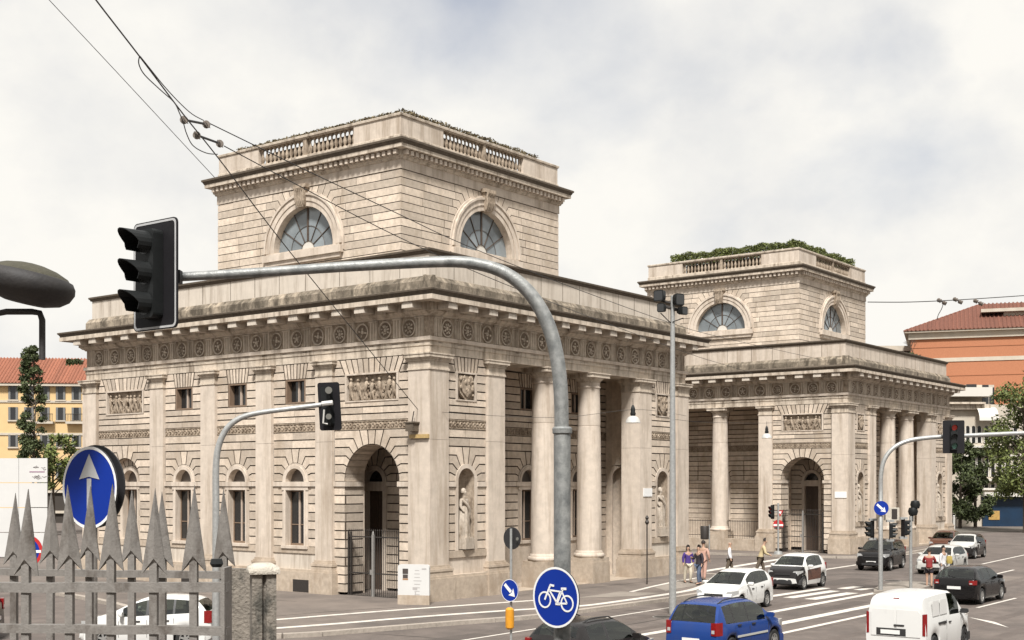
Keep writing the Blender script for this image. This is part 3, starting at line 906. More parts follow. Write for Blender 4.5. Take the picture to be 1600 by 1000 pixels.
def lunette(root, F, uc, zc, d=0.0):
    """semicircular tower window: stepped archivolt, carved keystone, sill, glazing"""
    mb = MB()
    def ring(r0, r1, d0, d1, n=28):
        a = arc(uc, zc, r0, 0, 180, n); b = arc(uc, zc, r1, 0, 180, n)
        for k in range(n): fpoly(mb, F, [a[k], b[k], b[k+1], a[k+1]], d0, d1)
    ring(1.98, 2.22, -0.36, 0.07); ring(2.22, 2.48, -0.1, 0.11); ring(2.48, 2.58, -0.1, 0.17); ring(2.58, 2.67, -0.1, 0.06)
    for s in (-1, 1):
        fbox(mb, F, min(uc+s*1.97, uc+s*2.45), max(uc+s*1.97, uc+s*2.45), zc-0.30, zc, -0.36, 0.10)
        fbox(mb, F, min(uc+s*2.45, uc+s*2.66), max(uc+s*2.45, uc+s*2.66), zc-0.30, zc, -0.1, 0.07)
    w = mb.build('lunette', 'stone_smooth', root)
    mb = MB(); fbox(mb, F, uc-2.62, uc+2.62, zc-0.42, zc-0.10, -0.1, 0.24); fbox(mb, F, uc-2.5, uc+2.5, zc-0.62, zc-0.42, -0.1, 0.15)
    fbox(mb, F, uc-1.98, uc+1.98, zc-0.10, zc-0.02, -0.36, 0.1)
    mb.build('sill', 'stone_smooth', w)
    mb = MB()
    fpoly(mb, F, [(uc-0.22, zc+1.93), (uc+0.22, zc+1.93), (uc+0.36, zc+2.85), (uc-0.36, zc+2.85)], -0.1, 0.22)
    fbox(mb, F, uc-0.42, uc+0.42, zc+2.80, zc+2.97, -0.1, 0.30)
    rg = random.Random(4)
    for k in range(5):
        u = uc-0.24+0.12*k
        mb.tube([F.p(u*0.98+uc*0.02, zc+2.0, 0.20), F.p(u, zc+2.35, 0.30), F.p(u, zc+2.62, 0.27), F.p(u, zc+2.8, 0.34)], [0.05, 0.075, 0.06, 0.075], 6)
    mb.build('keystone', 'stone_carved', w, 50)
    # glazing: each pane its own piece, bars between
    gd = -0.29
    edges = [0, 33, 62, 90, 118, 147, 180]
    for r0, r1 in ((0.0, 0.42), (0.42, 1.12), (1.12, 1.98)):
        for k in range(6):
            if r0 == 0 and k % 3: continue
            a0, a1 = (edges[k], edges[k+3]) if r0 == 0 else (edges[k], edges[k+1])
            pi = arc(uc, zc-0.02, r0, a1, a0, 4) if r0 > 0 else [(uc, zc-0.02)]
            mb = MB(); fpoly(mb, F, arc(uc, zc-0.02, r1, a0, a1, 6)+pi, gd, gd-0.01)
            mb.build('pane', 'glass_sky_painted' if r0 > 0 else 'awning', w)
    mb = MB()
    for a in edges[1:-1]:
        c, s = math.cos(R_(a)), math.sin(R_(a)); t = 0.05 if a == 90 else 0.014
        mb.obox(F.p(uc+1.2*c, zc+1.2*s, gd+0.02), F.U*0.78*c+Vector((0, 0, 0.78*s)), F.N*0.02, F.U*-t*s+Vector((0, 0, t*c)))
    for r in (0.42, 1.12):
        mb.tube([F.p(u, z, gd+0.02) for u, z in arc(uc, zc, r, 0, 180, 20)], 0.013, 4)
    mb.build('glazing_bars', 'wood_dark', w)

def toll_house(label, ox, oz, left_kind, near):
    root = thing('toll_house', label, 'building', (ox, 0, oz), 0, 'twin neoclassical toll houses')
    FL = Face((0, 0, 0), (0, 1, 0), (-1, 0, 0)); FF = Face((0, 0, 0), (1, 0, 0), (0, -1, 0))
    pil = [5.67, 9.35, 13.05, 16.73]
    gates = [(0.98, 5.18), (17.22, 21.42)]
    wins = [(6.16, 8.86), (9.84, 12.56), (13.54, 16.24)]
    single, rest = [], MB()
    def lay(F, polys, one):
        for q in polys:
            if one:
                single.append((F, q))
            else:
                stone_piece(rest, F, q)
    # --- left facade
    for i, (u0, u1) in enumerate(gates):
        lay(FL, bay_stones(u0, u1, 'blind' if i == 1 and near else 'gate'), near)
        uc = (u0+u1)/2
        if i == 1 and near: blind_arch(root, FL, uc)
        else: arch_passage(root, FL, uc, uc+2.3 if near else uc+0.5, 1.1, 2.6)
        rl = put('relief', M_relief[i], root, FL, uc); link('relief_frame', M_relframe, rl)
        band(root, FL, u0, u1)
        if i == 0 or left_kind == 'loggia': gate_part(root, FL, uc, -0.16)
    if left_kind == 'windows':
        for u0, u1 in wins:
            lay(FL, bay_stones(u0, u1, 'window'), near)
            uc = (u0+u1)/2
            window(root, FL, uc); upper_window(root, FL, uc); band(root, FL, u0, u1)
            mb = MB(); fbox(mb, FL, u0, u1, Z_PL, Z_DADO, -0.1, -0.01); mb.build('dado_panel', 'plaster_white', root)
            mb = MB(); fbox(mb, FL, u0, u1, Z_DADO, Z_SILL, -0.1, 0.035); mb.build('sill_course', 'stone_plinth', root)
            mb = MB(); fbox(mb, FL, u0, u1, 0, 0.98, -0.1, 0.20); fbox(mb, FL, u0, u1, 0.98, Z_PL, -0.1, 0.16); pl = mb.build('plinth', 'stone_plinth', root)
            mb = MB(); fbox(mb, FL, uc-1.0, uc-0.1, 0.16, 0.62, 0.19, 0.204); fbox(mb, FL, uc-1.04, uc-0.06, 0.13, 0.65, 0.18, 0.202); mb.build('cellar_vent', 'iron', pl)
            mb = MB(); fbox(mb, FL, u0, uc-1.0, Z_IMP0, Z_IMP1, -0.1, 0.06); fbox(mb, FL, uc+1.0, u1, Z_IMP0, Z_IMP1, -0.1, 0.06); mb.build('impost', 'stone_smooth', root)
        for u in pil:
            p = put('pilaster', M_shaft, root, FL, u); link('base', M_pbase, p); link('capital', M_cap, p)
    else:
        # open loggia between piers, columns on the pilaster grid
        for u in (pil[0], pil[3]):
            mb = MB(); fbox(mb, FL, u-PIL_W/2, u+PIL_W/2, 1.5, 9.11, -0.85, 0.15)
            p = mb.build('pier', 'stone_smooth', root)
            mb = MB(); _stepsF(mb, FL, u, PIL_W, [(0, 1.0, 0.34), (1.0, 1.08, 0.30), (1.08, 1.26, 0.265), (1.26, 1.36, 0.29), (1.36, 1.42, 0.23), (1.42, 1.5, 0.185)], 0.85); mb.build('base', 'stone_plinth', p)
            mb = MB(); _stepsF(mb, FL, u, PIL_W, CAPS, 0.85); mb.build('capital', 'stone_cornice', p)
        for u in pil[1:3]: column(root, 0.45, u)
        back = Face((4.0, 0, 0), (0, 1, 0), (-1, 0, 0))
        for u0, u1 in ((5.3, 9.35), (9.35, 13.05), (13.05, 17.1)):
            lay(back, [q for q in bay_stones(u0, u1, 'window')], False)
            uc = (u0+u1)/2
            window(root, back, uc); upper_window(root, back, uc); band(root, back, u0, u1)
            mb = MB(); fbox(mb, back, u0, uc-1.0, Z_IMP0, Z_IMP1, -0.1, 0.06); fbox(mb, back, uc+1.0, u1, Z_IMP0, Z_IMP1, -0.1, 0.06); mb.build('impost', 'stone_smooth', root)
        mb = MB()
        fbox(mb, back, 5.3, 17.1, 0.0, Z_SILL, -0.1, 0.03)
        mb.box((0.9, 5.2, 0), (4.1, 5.3, 9.8)); mb.box((0.9, 17.1, 0), (4.1, 17.2, 9.8))
        mb.build('loggia_wall', 'stone', root)
        mb = MB(); mb.box((-0.2, 6.2, 0.0), (4.0, 16.2, 0.78)); mb.build('loggia_floor', 'stone_plinth', root)
        mb = MB()
        for a, b in ((6.2, 8.75), (9.95, 12.45), (13.65, 16.2)):
            for k in range(int((b-a)/0.13)):
                mb.tube([(0.3, a+0.065+0.13*k, 0.78), (0.3, a+0.065+0.13*k, 2.05)], 0.012, 4)
            for z in (0.95, 1.95): mb.box((0.28, a, z), (0.32, b, z+0.04))
        mb.build('railing', 'iron', root)
    # --- front: statue bays, piers, two columns
    fb = [(0.98, 3.5), (16.36, 18.88)]
    for u0, u1 in fb:
        lay(FF, bay_stones(u0, u1, 'niche'), False)
        uc = (u0+u1)/2
        niche(root, FF, uc); band(root, FF, u0, u1)
        s = put('shield', M_shield, root, FF, uc); link('relief_frame', M_shframe, s)
        mb = MB(); fbox(mb, FF, u0, u1, Z_PL, Z_DADO, -0.1, -0.01); mb.build('dado_panel', 'plaster_white' if u0 > 5 else 'stone_smooth', root)
        mb = MB(); fbox(mb, FF, u0, u1, Z_DADO, Z_SILL, -0.1, 0.05); mb.build('sill_course', 'stone_plinth', root)
        mb = MB()
        for a, b in ((u0, (u0+u1)/2-0.3), ((u0+u1)/2-0.296, u1)): fbox(mb, FF, a, b, 0, 0.98, -0.1, 0.26)
        fbox(mb, FF, u0, u1, 0.98, Z_PL, -0.1, 0.22); mb.build('plinth', 'stone_plinth', root)
    for u in (4.05, 15.81):
        w = 1.1
        mb = MB(); fbox(mb, FF, u-w/2, u+w/2, 1.5, 6.395, -0.9, 0.15); fbox(mb, FF, u-w/2, u+w/2, 6.405, 9.11, -0.9, 0.148)
        p = mb.build('pier', 'stone_smooth', root)
        mb = MB(); _stepsF(mb, FF, u, w, [(0, 1.0, 0.34), (1.0, 1.08, 0.30), (1.08, 1.26, 0.265), (1.26, 1.36, 0.29), (1.36, 1.42, 0.23), (1.42, 1.5, 0.185)], 0.9); mb.build('base', 'stone_plinth', p)
        mb = MB(); _stepsF(mb, FF, u, w, CAPS, 0.9); mb.build('capital', 'stone_cornice', p)
    for x in (8.15, 11.71): column(root, x, 0.42)
    PB = 2.6
    back = Face((0, PB, 0), (1, 0, 0), (0, -1, 0))
    for u0, u1 in ((3.4, 8.3), (8.3, 11.56), (11.56, 16.5)):
        lay(back, bay_stones(u0, u1, 'window'), False)
        uc = (u0+u1)/2
        window(root, back, uc); upper_window(root, back, uc); band(root, back, u0, u1)
        mb = MB(); fbox(mb, back, u0, uc-1.0, Z_IMP0, Z_IMP1, -0.1, 0.06); fbox(mb, back, uc+1.0, u1, Z_IMP0, Z_IMP1, -0.1, 0.06); mb.build('impost', 'stone_smooth', root)
    mb = MB()
    fbox(mb, back, 3.4, 16.5, 0.0, Z_SILL, -0.1, 0.03)
    mb.box((3.3, 0.8, 0), (3.4, PB, 9.8))
    # end wall of the portico with an open arch
    ya, yb, zs = 1.05, 2.25, 4.9
    mb.box((16.5, 0.8, 0), (16.6, ya, 9.8)); mb.box((16.5, yb, 0), (16.6, PB, 9.8)); mb.box((16.5, ya, 5.6), (16.6, yb, 9.8))
    ac = arc((ya+yb)/2, zs, 0.6, 0, 90, 6)
    for s in (1, -1):
        pts = [((ya+yb)/2+s*(u-(ya+yb)/2), z) for u, z in ac]+[((ya+yb)/2+s*0.6, 5.6)]
        pts = [q for q in pts]
        mb.prism([(16.5, y, z) for y, z in pts]+[], (0.1, 0, 0))
    mb.box((16.9, 0.9, 0), (17.0, PB, 6.0))
    mb.build('portico_wall', 'stone', root)
    mb = MB(); mb.box((3.4, -0.1, 0.0), (16.5, PB, 0.14)); mb.build('portico_floor', 'stone_plinth', root)
    # --- corner piers
    for x, y in ((0, 0), (0, W), (D, 0), (D, W)):
        sx, sy = (1 if x == 0 else -1), (1 if y == 0 else -1)
        def cb(mb, z0, z1, d):
            mb.box((min(x-sx*d, x+sx*(0.98+d-0.15)), min(y-sy*d, y+sy*(0.98+d-0.15)), z0), (max(x-sx*d, x+sx*(0.98+d-0.15)), max(y-sy*d, y+sy*(0.98+d-0.15)), z1))
        mb = MB(); cb(mb, 1.5, 6.395, 0.15); cb(mb, 6.405, 9.11, 0.148); p = mb.build('corner_pier', 'stone_smooth', root)
        mb = MB()
        for z0, z1, d in [(0, 1.0, 0.34), (1.0, 1.08, 0.30), (1.08, 1.26, 0.265), (1.26, 1.36, 0.29), (1.36, 1.42, 0.23), (1.42, 1.5, 0.185)]: cb(mb, z0, z1, d)
        mb.build('base', 'stone_plinth', p)
        mb = MB()
        for z0, z1, d in CAPS: cb(mb, z0, z1, d)
        mb.build('capital', 'stone_cornice', p)
    # --- back and far walls, slabs
    mb = MB(); mb.box((0.2, W-0.15, 0), (D-0.2, W-0.05, Z_ARCH)); mb.box((D-0.15, 1, 0), (D-0.05, W-0.1, Z_ARCH)); mb.build('rear_wall', 'stone', root)
    mb = MB(); mb.box((0.3, 0.3, 9.80), (D-0.3, W-0.3, 9.95)); mb.build('ceiling', 'stone', root)
    mb = MB(); mb.box((0.3, 0.3, 13.2), (D-0.3, W-0.3, 13.4)); mb.build('roof', 'wall_grey', root)
    # --- entablature
    sweep('architrave', [(-0.98, 9.90), (-0.98, 9.752), (0.02, 9.752), (0.02, 10.05), (0.05, 10.06), (0.05, 10.25)], 0, 0, D, W, 'stone_cornice', root)
    sweep('taenia', [(0.0, 10.25), (0.11, 10.25), (0.12, 10.40), (0.0, 10.41)], 0, 0, D, W, 'stone_smooth', root)
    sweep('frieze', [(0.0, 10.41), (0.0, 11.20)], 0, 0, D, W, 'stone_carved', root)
    co = sweep('cornice', [(0.0, 11.20), (0.06, 11.21), (0.09, 11.26), (0.16, 11.28), (0.24, 11.36), (0.28, 11.38), (0.28, 11.70), (0.90, 11.70), (0.90, 11.675), (0.93, 11.675), (0.93, 11.86)], 0, 0, D, W, 'stone_cornice', root)
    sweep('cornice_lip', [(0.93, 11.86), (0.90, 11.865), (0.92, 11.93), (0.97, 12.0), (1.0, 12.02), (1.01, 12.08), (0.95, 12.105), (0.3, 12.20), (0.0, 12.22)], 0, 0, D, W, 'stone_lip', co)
    step = 1.27
    for F, n, ln in ((FL, 17, W), (FF, 15, D)):
        e = (ln-(n-1)*step)/2
        for k in range(n): put('medallion', M_medal[(k*2+k//3) % 5], root, F, e+k*step)
        for k in range(n-1): put('triglyph', M_trig, root, F, e+(k+0.5)*step)
        for k in (-0.43, n-0.57): put('triglyph', M_trig, root, F, e+k*step)
        for k in range(n+1): put('mutule', M_mutule, co, F, max(0.24, min(ln-0.24, e+(k-0.5)*step)))
    # blocking course laid in blackened blocks, then the attic
    sweep('blocking_bed', [(0.06, 12.15), (0.06, 12.24)], 0, 0, D, W, 'stone_lip', root)
    for F, ln in ((FL, W), (FF, D)):
        n = 22 if near else 12
        for k in range(n):
            a, b = -0.05+(ln+0.1)*k/n, -0.05+(ln+0.1)*(k+1)/n
            mb = MB()
            dd = random.uniform(-0.008, 0.008)
            mb.rings([[F.p(a+0.004+(i if a < 0 else 0), z, d+dd), F.p(b-0.004, z, d+dd), F.p(b-0.004, z, -0.3), F.p(a+0.004, z, -0.3)] for i, z, d in ((0, 12.2, 0.05), (0, 12.58, 0.04), (0, 12.66, -0.03), (0, 12.80, -0.16))])
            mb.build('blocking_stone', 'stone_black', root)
    sweep('attic', [(-0.16, 12.6), (-0.18, 12.80), (-0.18, 13.66)], 0, 0, D, W, 'plaster_white' if near else 'stone_smooth', root)
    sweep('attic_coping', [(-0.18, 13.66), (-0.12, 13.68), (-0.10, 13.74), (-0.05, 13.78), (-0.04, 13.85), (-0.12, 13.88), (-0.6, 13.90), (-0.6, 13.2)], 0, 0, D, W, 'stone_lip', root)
    for F, ln in ((FL, W), (FF, D)):                      # fine upright joints of the attic slabs
        mb = MB()
        for k in range(1, 13):
            u = ln*k/13+random.uniform(-0.2, 0.2); mb = MB(); fbox(mb, F, u-0.014, u+0.014, 12.82, 13.66, -0.19, -0.177); mb.build('slab_joint', 'stone_lip', root)
    # --- tower
    tw, td = 12.2, 11.93
    x0, y0 = (D-td)/2, (W-tw)/2
    x1, y1 = x0+td, y0+tw
    TL = Face((x0, y0, 0), (0, 1, 0), (-1, 0, 0)); TF = Face((x0, y0, 0), (1, 0, 0), (0, -1, 0))
    zc = 15.60; h = (18.44-zc)/8
    tmb = MB()
    for F, ln in ((TL, tw), (TF, td)):
        polys = []
        uc = ln/2
        k = 1
        while zc-k*h > 13.3:
            z0, z1 = zc-k*h, zc-(k-1)*h
            if k <= 1:
                polys += course(0, uc-2.5, z0, z1, 1.5)+course(uc+2.5, ln, z0, z1, 1.5)
            else: polys += course(0, ln, z0, z1, 1.6)
            k += 1
        polys += fan(uc, zc, 2.66, 23, h, 8, 0, ln, 2)
        for q in polys: stone_piece(tmb, F, q, 0.017, 0.05, hard=(0.0, ln))
        lunette(root, F, uc, zc)
    tag(tmb.build('tower_stonework', ['stone', 'mortar'], root), kind='stuff')
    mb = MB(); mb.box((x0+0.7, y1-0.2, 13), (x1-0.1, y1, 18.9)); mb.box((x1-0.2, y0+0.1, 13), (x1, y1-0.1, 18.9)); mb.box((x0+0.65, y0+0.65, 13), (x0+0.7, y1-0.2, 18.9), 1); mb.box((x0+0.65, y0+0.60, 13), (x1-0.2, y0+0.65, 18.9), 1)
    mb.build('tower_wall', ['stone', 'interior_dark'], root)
    sweep('tower_architrave', [(-0.1, 18.46), (0.03, 18.46), (0.03, 18.86)], x0, y0, x1, y1, 'stone_smooth', root)
    tc = sweep('tower_cornice', [(0.03, 18.86), (0.09, 18.88), (0.12, 18.96), (0.17, 18.98), (0.17, 19.22), (0.22, 19.24), (0.46, 19.26), (0.46, 19.42)], x0, y0, x1, y1, 'stone_cornice', root)
    sweep('cornice_lip', [(0.46, 19.42), (0.48, 19.44), (0.53, 19.54), (0.57, 19.56), (0.58, 19.64), (0.54, 19.67), (0.0, 19.74)], x0, y0, x1, y1, 'stone_lip', tc)
    mb = MB(); fbox(mb, LOC, -0.085, 0.085, 19.03, 19.22, 0.15, 0.36); M_d = mb.mesh('dentil', 'stone_smooth')
    for F, ln in ((TL, tw), (TF, td)):
        n = 38
        for k in range(n): put('dentil', M_d, tc, F, 0.05+(ln-0.1)*k/(n-1))
    sweep('parapet_base', [(0.0, 19.66), (0.0, 19.95), (-0.03, 19.97), (-0.5, 19.98)], x0, y0, x1, y1, 'stone_cornice', root)
    sweep('parapet_coping', [(-0.42, 20.74), (-0.04, 20.74), (-0.02, 20.78), (0.02, 20.80), (0.03, 20.89), (-0.02, 20.92), (-0.42, 20.93), (-0.42, 20.74)], x0, y0, x1, y1, 'stone_cornice', root)
    for F, ln in ((TL, tw), (TF, td)):
        a, b = 2.9, ln-2.95
        for u0, u1 in ((0.04, a), (b, ln-0.04)):
            mb = MB(); fbox(mb, F, u0, u1, 19.97, 20.75, -0.38, -0.035); mb.build('parapet_panel', 'stone_smooth', root)
        mid = (a+b)/2
        mb = MB(); fbox(mb, F, mid-0.09, mid+0.09, 19.97, 20.75, -0.34, -0.05); mb.build('balustrade_pier', 'stone_carved', root)
        for s0, s1 in ((a, mid-0.09), (mid+0.09, b)):
            n = 11
            for k in range(n):
                put('baluster', M_balu, root, F, s0+(s1-s0)*(k+0.5)/n, 19.98, -0.2)
            mb = MB(); fbox(mb, F, s0+0.2, s1-0.05, 19.96, 20.62, -0.95, -0.55); mb.build('planter_box', 'planter', root)
    mb = MB(); mb.box((x0+0.3, y0+0.3, 19.8), (x1-0.3, y1-0.3, 19.95))
    mb.box((x0+0.1, y1-0.35, 19.96), (x1-0.1, y1-0.1, 20.74)); mb.box((x1-0.35, y0+0.1, 19.96), (x1-0.1, y1-0.36, 20.74)); mb.build('tower_roof', 'wall_grey', root)
    # --- stones
    single.sort(key=lambda q: -abs(area(q[1])))
    for i, (F, q) in enumerate(single):
        if i < 296:
            mb = MB(); stone_piece(mb, F, q); mb.build('stone', ['stone', 'mortar'], root)
        else: stone_piece(rest, F, q)
    tag(rest.build('stonework', ['stone', 'mortar'], root), kind='stuff')
    return root, (x0, y0, x1, y1)
def _stepsF(mb, F, u, w, lv, depth):
    for z0, z1, d in lv:
        fbox(mb, F, u-w/2-(d-0.15), u+w/2+(d-0.15), z0, z1, -depth-(d-0.15), d)

OFF2, UP2 = 40.83, 0.13
house1, T1 = toll_house('large pale stone toll house with arched windows, behind the white notice board', 0.0, 0.0, 'windows', True)
house2, T2 = toll_house('pale stone toll house with green hedge on its tower and a columned side loggia', OFF2, UP2, 'loggia', False)

# ------------------------------------------------------------------ ground, road, pavements
def struct(name, mb, m, parent=None, smooth=None):
    o = mb.build(name, m, parent, smooth)
    if parent is None: o['kind'] = 'structure'
    return o
mb = MB(); mb.face([(-2500, -2500, -0.03), (2500, -2500, -0.03), (2500, 2500, -0.03), (-2500, 2500, -0.03)]); struct('ground', mb, 'ground')
mb = MB(); mb.face([(-90, -110, 0), (170, -110, 0), (170, 120, 0), (-90, 120, 0)]); struct('road', mb, 'asphalt')

def strip(pts, w, z):
    """ribbon of width w along a polyline"""
    mb = MB(); L = []; Rr = []
    P = [Vector((p[0], p[1], 0)) for p in pts]
    for i, p in enumerate(P):
        t = (P[min(i+1, len(P)-1)]-P[max(i-1, 0)]).normalized()
        n = Vector((-t.y, t.x, 0))
        L.append(p+n*w/2); Rr.append(p-n*w/2)
    for i in range(len(P)-1):
        mb.face([(Rr[i].x, Rr[i].y, z), (Rr[i+1].x, Rr[i+1].y, z), (L[i+1].x, L[i+1].y, z), (L[i].x, L[i].y, z)])
    return mb
def smooth_line(pts, n=6):
    out = []
    P = [Vector((p[0], p[1], 0)) for p in pts]
    for i in range(len(P)-1):
        p0, p1, p2, p3 = P[max(i-1, 0)], P[i], P[i+1], P[min(i+2, len(P)-1)]
        for k in range(n):
            t = k/n
            out.append(0.5*((2*p1)+(p2-p0)*t+(2*p0-5*p1+4*p2-p3)*t*t+(3*p1-p0-3*p2+p3)*t**3))
    out.append(P[-1])
    return out
PV = 0.12
k1 = smooth_line([(-4.5, 40), (-5, 26), (-7, 12), (-10.2, 3), (-11.6, -1.2), (-10.8, -3.5), (-8.3, -4.4), (-5.1, -5.3), (-1.8, -6.3), (1, -6.5), (5, -6.6), (8.5, -6.6), (12.5, -6.1), (16.5, -4.9), (19.6, -2.2), (20.6, 2), (20.7, 14), (20.7, 40)])
k2 = smooth_line([(37.0, 40), (37.0, 14), (37.2, 5), (37.5, 1.6), (38.6, -1.2), (41, -2.3), (46, -2.2), (54, -1.4), (62, 0.2), (72, 2.4), (79, 6), (81, 14), (81, 40)])
for k in (k1, k2):
    mb = MB(); mb.prism([(p.x, p.y, 0.0) for p in k], (0, 0, PV)); struct('pavement', mb, 'asphalt_pale')
# granite kerb stones along both pavements
for kk in (k1, k2):
    root = tag(bpy.data.objects.new('kerb', None), kind='structure'); C.objects.link(root)
    # resample into stones of about a metre
    acc = [kk[0]]; pts = []
    for p in kk[1:]:
        q = acc[-1]
        d = (p-q).length; n = max(1, int(d/0.3))
        for i in range(1, n+1): acc.append(q+(p-q)*i/n)
    run = [acc[0]]; ln = 0
    for p in acc[1:]:
        ln += (p-run[-1]).length; run.append(p)
        if ln >= 1.1:
            a, b = run[0], run[-1]; t = (b-a).normalized(); n = Vector((-t.y, t.x, 0))
            if a.y < 16 and b.y < 16:
                m = MB(); L = (b-a).length
                m.obox((a+b)/2+Vector((0, 0, 0.065))+n*0.03, t*(L/2-0.006), n*0.14, Vector((0, 0, 0.07)))
                m.build('kerb_stone', 'kerb_granite', root)
            run = [p]; ln = 0
ZP, ZR = PV+0.006, 0.005
def mark(name, pts, w, z=ZR, m='road_paint'):
    return struct(name, strip(pts, w, z), m)
mark('road_marking', smooth_line([(-10.2, 0.3), (-8.0, -0.3), (-5.8, -0.75), (-3.2, -1.35), (-0.5, -2.1), (1.8, -2.75), (3.5, -3.3)]), 0.32, ZP)
mark('road_marking', smooth_line([(-10.4, -2.0), (-7.8, -2.75), (-5.3, -3.3), (-2.8, -4.0), (-0.7, -4.7), (1.9, -5.7), (4.4, -5.85), (8.9, -5.7), (11.6, -5.3), (15, -4.2)]), 0.38, ZP)
mark('road_marking', [(8.2, -4.0), (11, -3.3), (14.2, -2.65), (17.2, -2.3)], 0.22, ZP)
mb = MB(); mb.face([(4.6, -3.7, ZP), (6.8, -5.2, ZP), (8.6, -5.3, ZP), (8.2, -3.5, ZP)]); struct('pavement_patch', mb, 'asphalt_patch')
mb = MB(); mb.face([(9.6, -4.9, ZP), (13, -4.5, ZP), (17.4, -2.9, ZP), (15, -2.5, ZP), (11, -3.5, ZP)]); struct('pavement_patch', mb, 'asphalt_patch')
mark('lane_line', [(-30, -11.7), (-8, -11.7), (4, -11.85), (19, -11.8)], 0.34)
mark('lane_line', [(1.2, -13.75), (13.5, -13.85)], 0.42)
mark('lane_line', [(-1.0, -15.0), (14.5, -15.0)], 0.22)
mark('lane_line', [(11.5, -17.3), (16.5, -17.3)], 0.14)
mark('lane_line', [(4.6, -17.6), (9.4, -17.5)], 0.32)
mark('lane_line', [(-34, -17.7), (-26, -17.7)], 0.14)
mark('lane_line', [(-8, -8.2), (9, -8.0)], 0.12)
for i, (a, b, y, w) in enumerate(((10.6, 16.6, -8.95, 0.42), (11.0, 15.4, -9.85, 0.5), (10.9, 14.9, -10.85, 0.55), (16.6, 18.2, -9.8, 0.5), (16.4, 17.6, -10.6, 0.4))):
    mark('crossing_stripe', [(a, y), (b, y-0.15)], w)
mb = MB(); mb.face([(7.9, -18.1, ZR), (5.4, -20.2, ZR), (6.9, -19.3, ZR)]); struct('road_marking', mb, 'road_paint')
mark('lane_line', [(27.5, -4.1), (37.2, -3.7)], 0.26)
mark('lane_line', [(21.5, -5.6), (27.5, -4.3)], 0.22)
mark('crossing_stripe', [(21.5, -1.2), (37.0, 0.6)], 0.5)
mark('crossing_stripe', [(22.0, 0.4), (36.8, 2.2)], 0.5)
for k in range(4): mark('lane_line', [(30+9*k, -12.5), (34+9*k, -12.3)], 0.16)
mark('lane_line', [(38, -9.4), (60, -8.0)], 0.16)
mark('lane_line', [(33, -14.6), (60, -13.2)], 0.18)
mark('crossing_stripe', [(36.5, -2.9), (60, -1.3)], 0.3)
# traffic island with a low kerb
isl = smooth_line([(15.0, -11.9), (17.0, -11.2), (20.0, -10.7), (21.8, -11.2), (20.6, -12.4), (17.5, -12.9), (15.0, -11.9)], 5)
mb = MB(); mb.prism([(p.x, p.y, 0) for p in isl[:-1]], (0, 0, 0.10)); struct('traffic_island', mb, 'asphalt_patch')
# raised walk on which the photographer and the railing stand
def vp(s, t, z):
    p = Vector((CAM[0], CAM[1], 0))+VIEW_R*s+VIEW_F*t
    return (p.x, p.y, z)
mb = MB(); mb.prism([vp(-16, -8, 0), vp(14, -8, 0), vp(14, 10.6, 0), vp(-16, 10.6, 0)], (0, 0, 2.72)); struct('terrace', mb, 'asphalt_pale')

# repairs, tyre-polished lanes and covers in the carriageway
rgr = random.Random(11)
for (x, y, lx, ly, m) in ((-3, -9.4, 3.2, 1.1, 'asphalt_dark'), (9.2, -12.9, 4.0, 0.7, 'asphalt_dark'), (20.5, -8.2, 5.0, 1.3, 'asphalt_dark'), (-9, -7.6, 5.5, 0.8, 'asphalt_dark'), (26, -13.5, 6, 1.6, 'asphalt_pale'), (3.5, -17.0, 3.0, 1.2, 'asphalt_pale'), (24, -4.5, 3.0, 1.0, 'asphalt_dark')):
    pts = [(x+lx*a+rgr.uniform(-.15, .15), y+ly*b+rgr.uniform(-.1, .1), 0.003) for a, b in ((-.5, -.5), (0, -.52), (.5, -.5), (.52, .5), (0, .48), (-.5, .5))]
    mb = MB(); mb.face(pts); struct('road_patch', mb, m)
for i, (x, y) in enumerate(((1.5, -9.6), (10.2, -8.3), (22.5, -9.9), (-6.5, -12.9))):
    mc = thing('manhole_cover', ['iron manhole cover in the lane beside the white hatchback', 'iron manhole cover before the two-tone car', 'iron manhole cover between the island and the black off-roader', 'iron manhole cover near the blue people carrier'][i], 'manhole cover', (x, y, 0.004), 0, 'manhole covers in the road')
    mb = MB(); mb.lathe([(0.36, 0.0), (0.36, 0.006), (0.0, 0.006)], n=24); mb.build('lid', 'iron', mc)
    mb = MB(); mb.lathe([(0.42, 0.0), (0.42, 0.004), (0.37, 0.004), (0.37, 0.0)], n=24); mb.build('rim', 'iron_grey', mc)
for y in (-9.1, -10.9, -15.2, -16.9, -19.1, -20.8):                      # dark wheel tracks worn into the lanes
    mark('wheel_track', [(-30, y), (0, y+rgr.uniform(-.1, .1)), (30, y)], 0.42, 0.0018, 'asphalt_track')
for pts in ([(-12, -9.8), (-9, -9.9), (-5.5, -9.5), (-1, -9.9), (4, -9.7), (9, -10)], [(2.6, -6.7), (2.9, -8.6), (2.4, -11.2), (2.9, -13.2)], [(18.6, -4.0), (18.9, -7.4), (18.2, -10.5)], [(-8.4, -4.6), (-8.0, -7.4), (-8.6, -11)]):
    mark('tar_seam', smooth_line(pts, 5), 0.05, 0.0042, 'tar')
for pts in ([(-9.5, 0.9), (-5.6, 0.3), (-2.0, -0.8)], [(3.5, -1.2), (9, -1.4), (14, -1.6)], [(-3.2, 4), (-3.4, 9), (-2.6, 15)]):
    mark('tar_seam', smooth_line(pts, 5), 0.06, ZP-0.003, 'tar')

# ------------------------------------------------------------------ street furniture
def hdir(deg):
    """horizontal direction: 0 = towards the viewer, 90 = to the viewer's right, 180 = away"""
    a = R_(deg)
    return (-VIEW_F*math.cos(a)+VIEW_R*math.sin(a))
UP = Vector((0, 0, 1))
def L2(o, p):
    """world point into the local axes of an unrotated thing"""
    return Vector(p)-Vector(o.location)

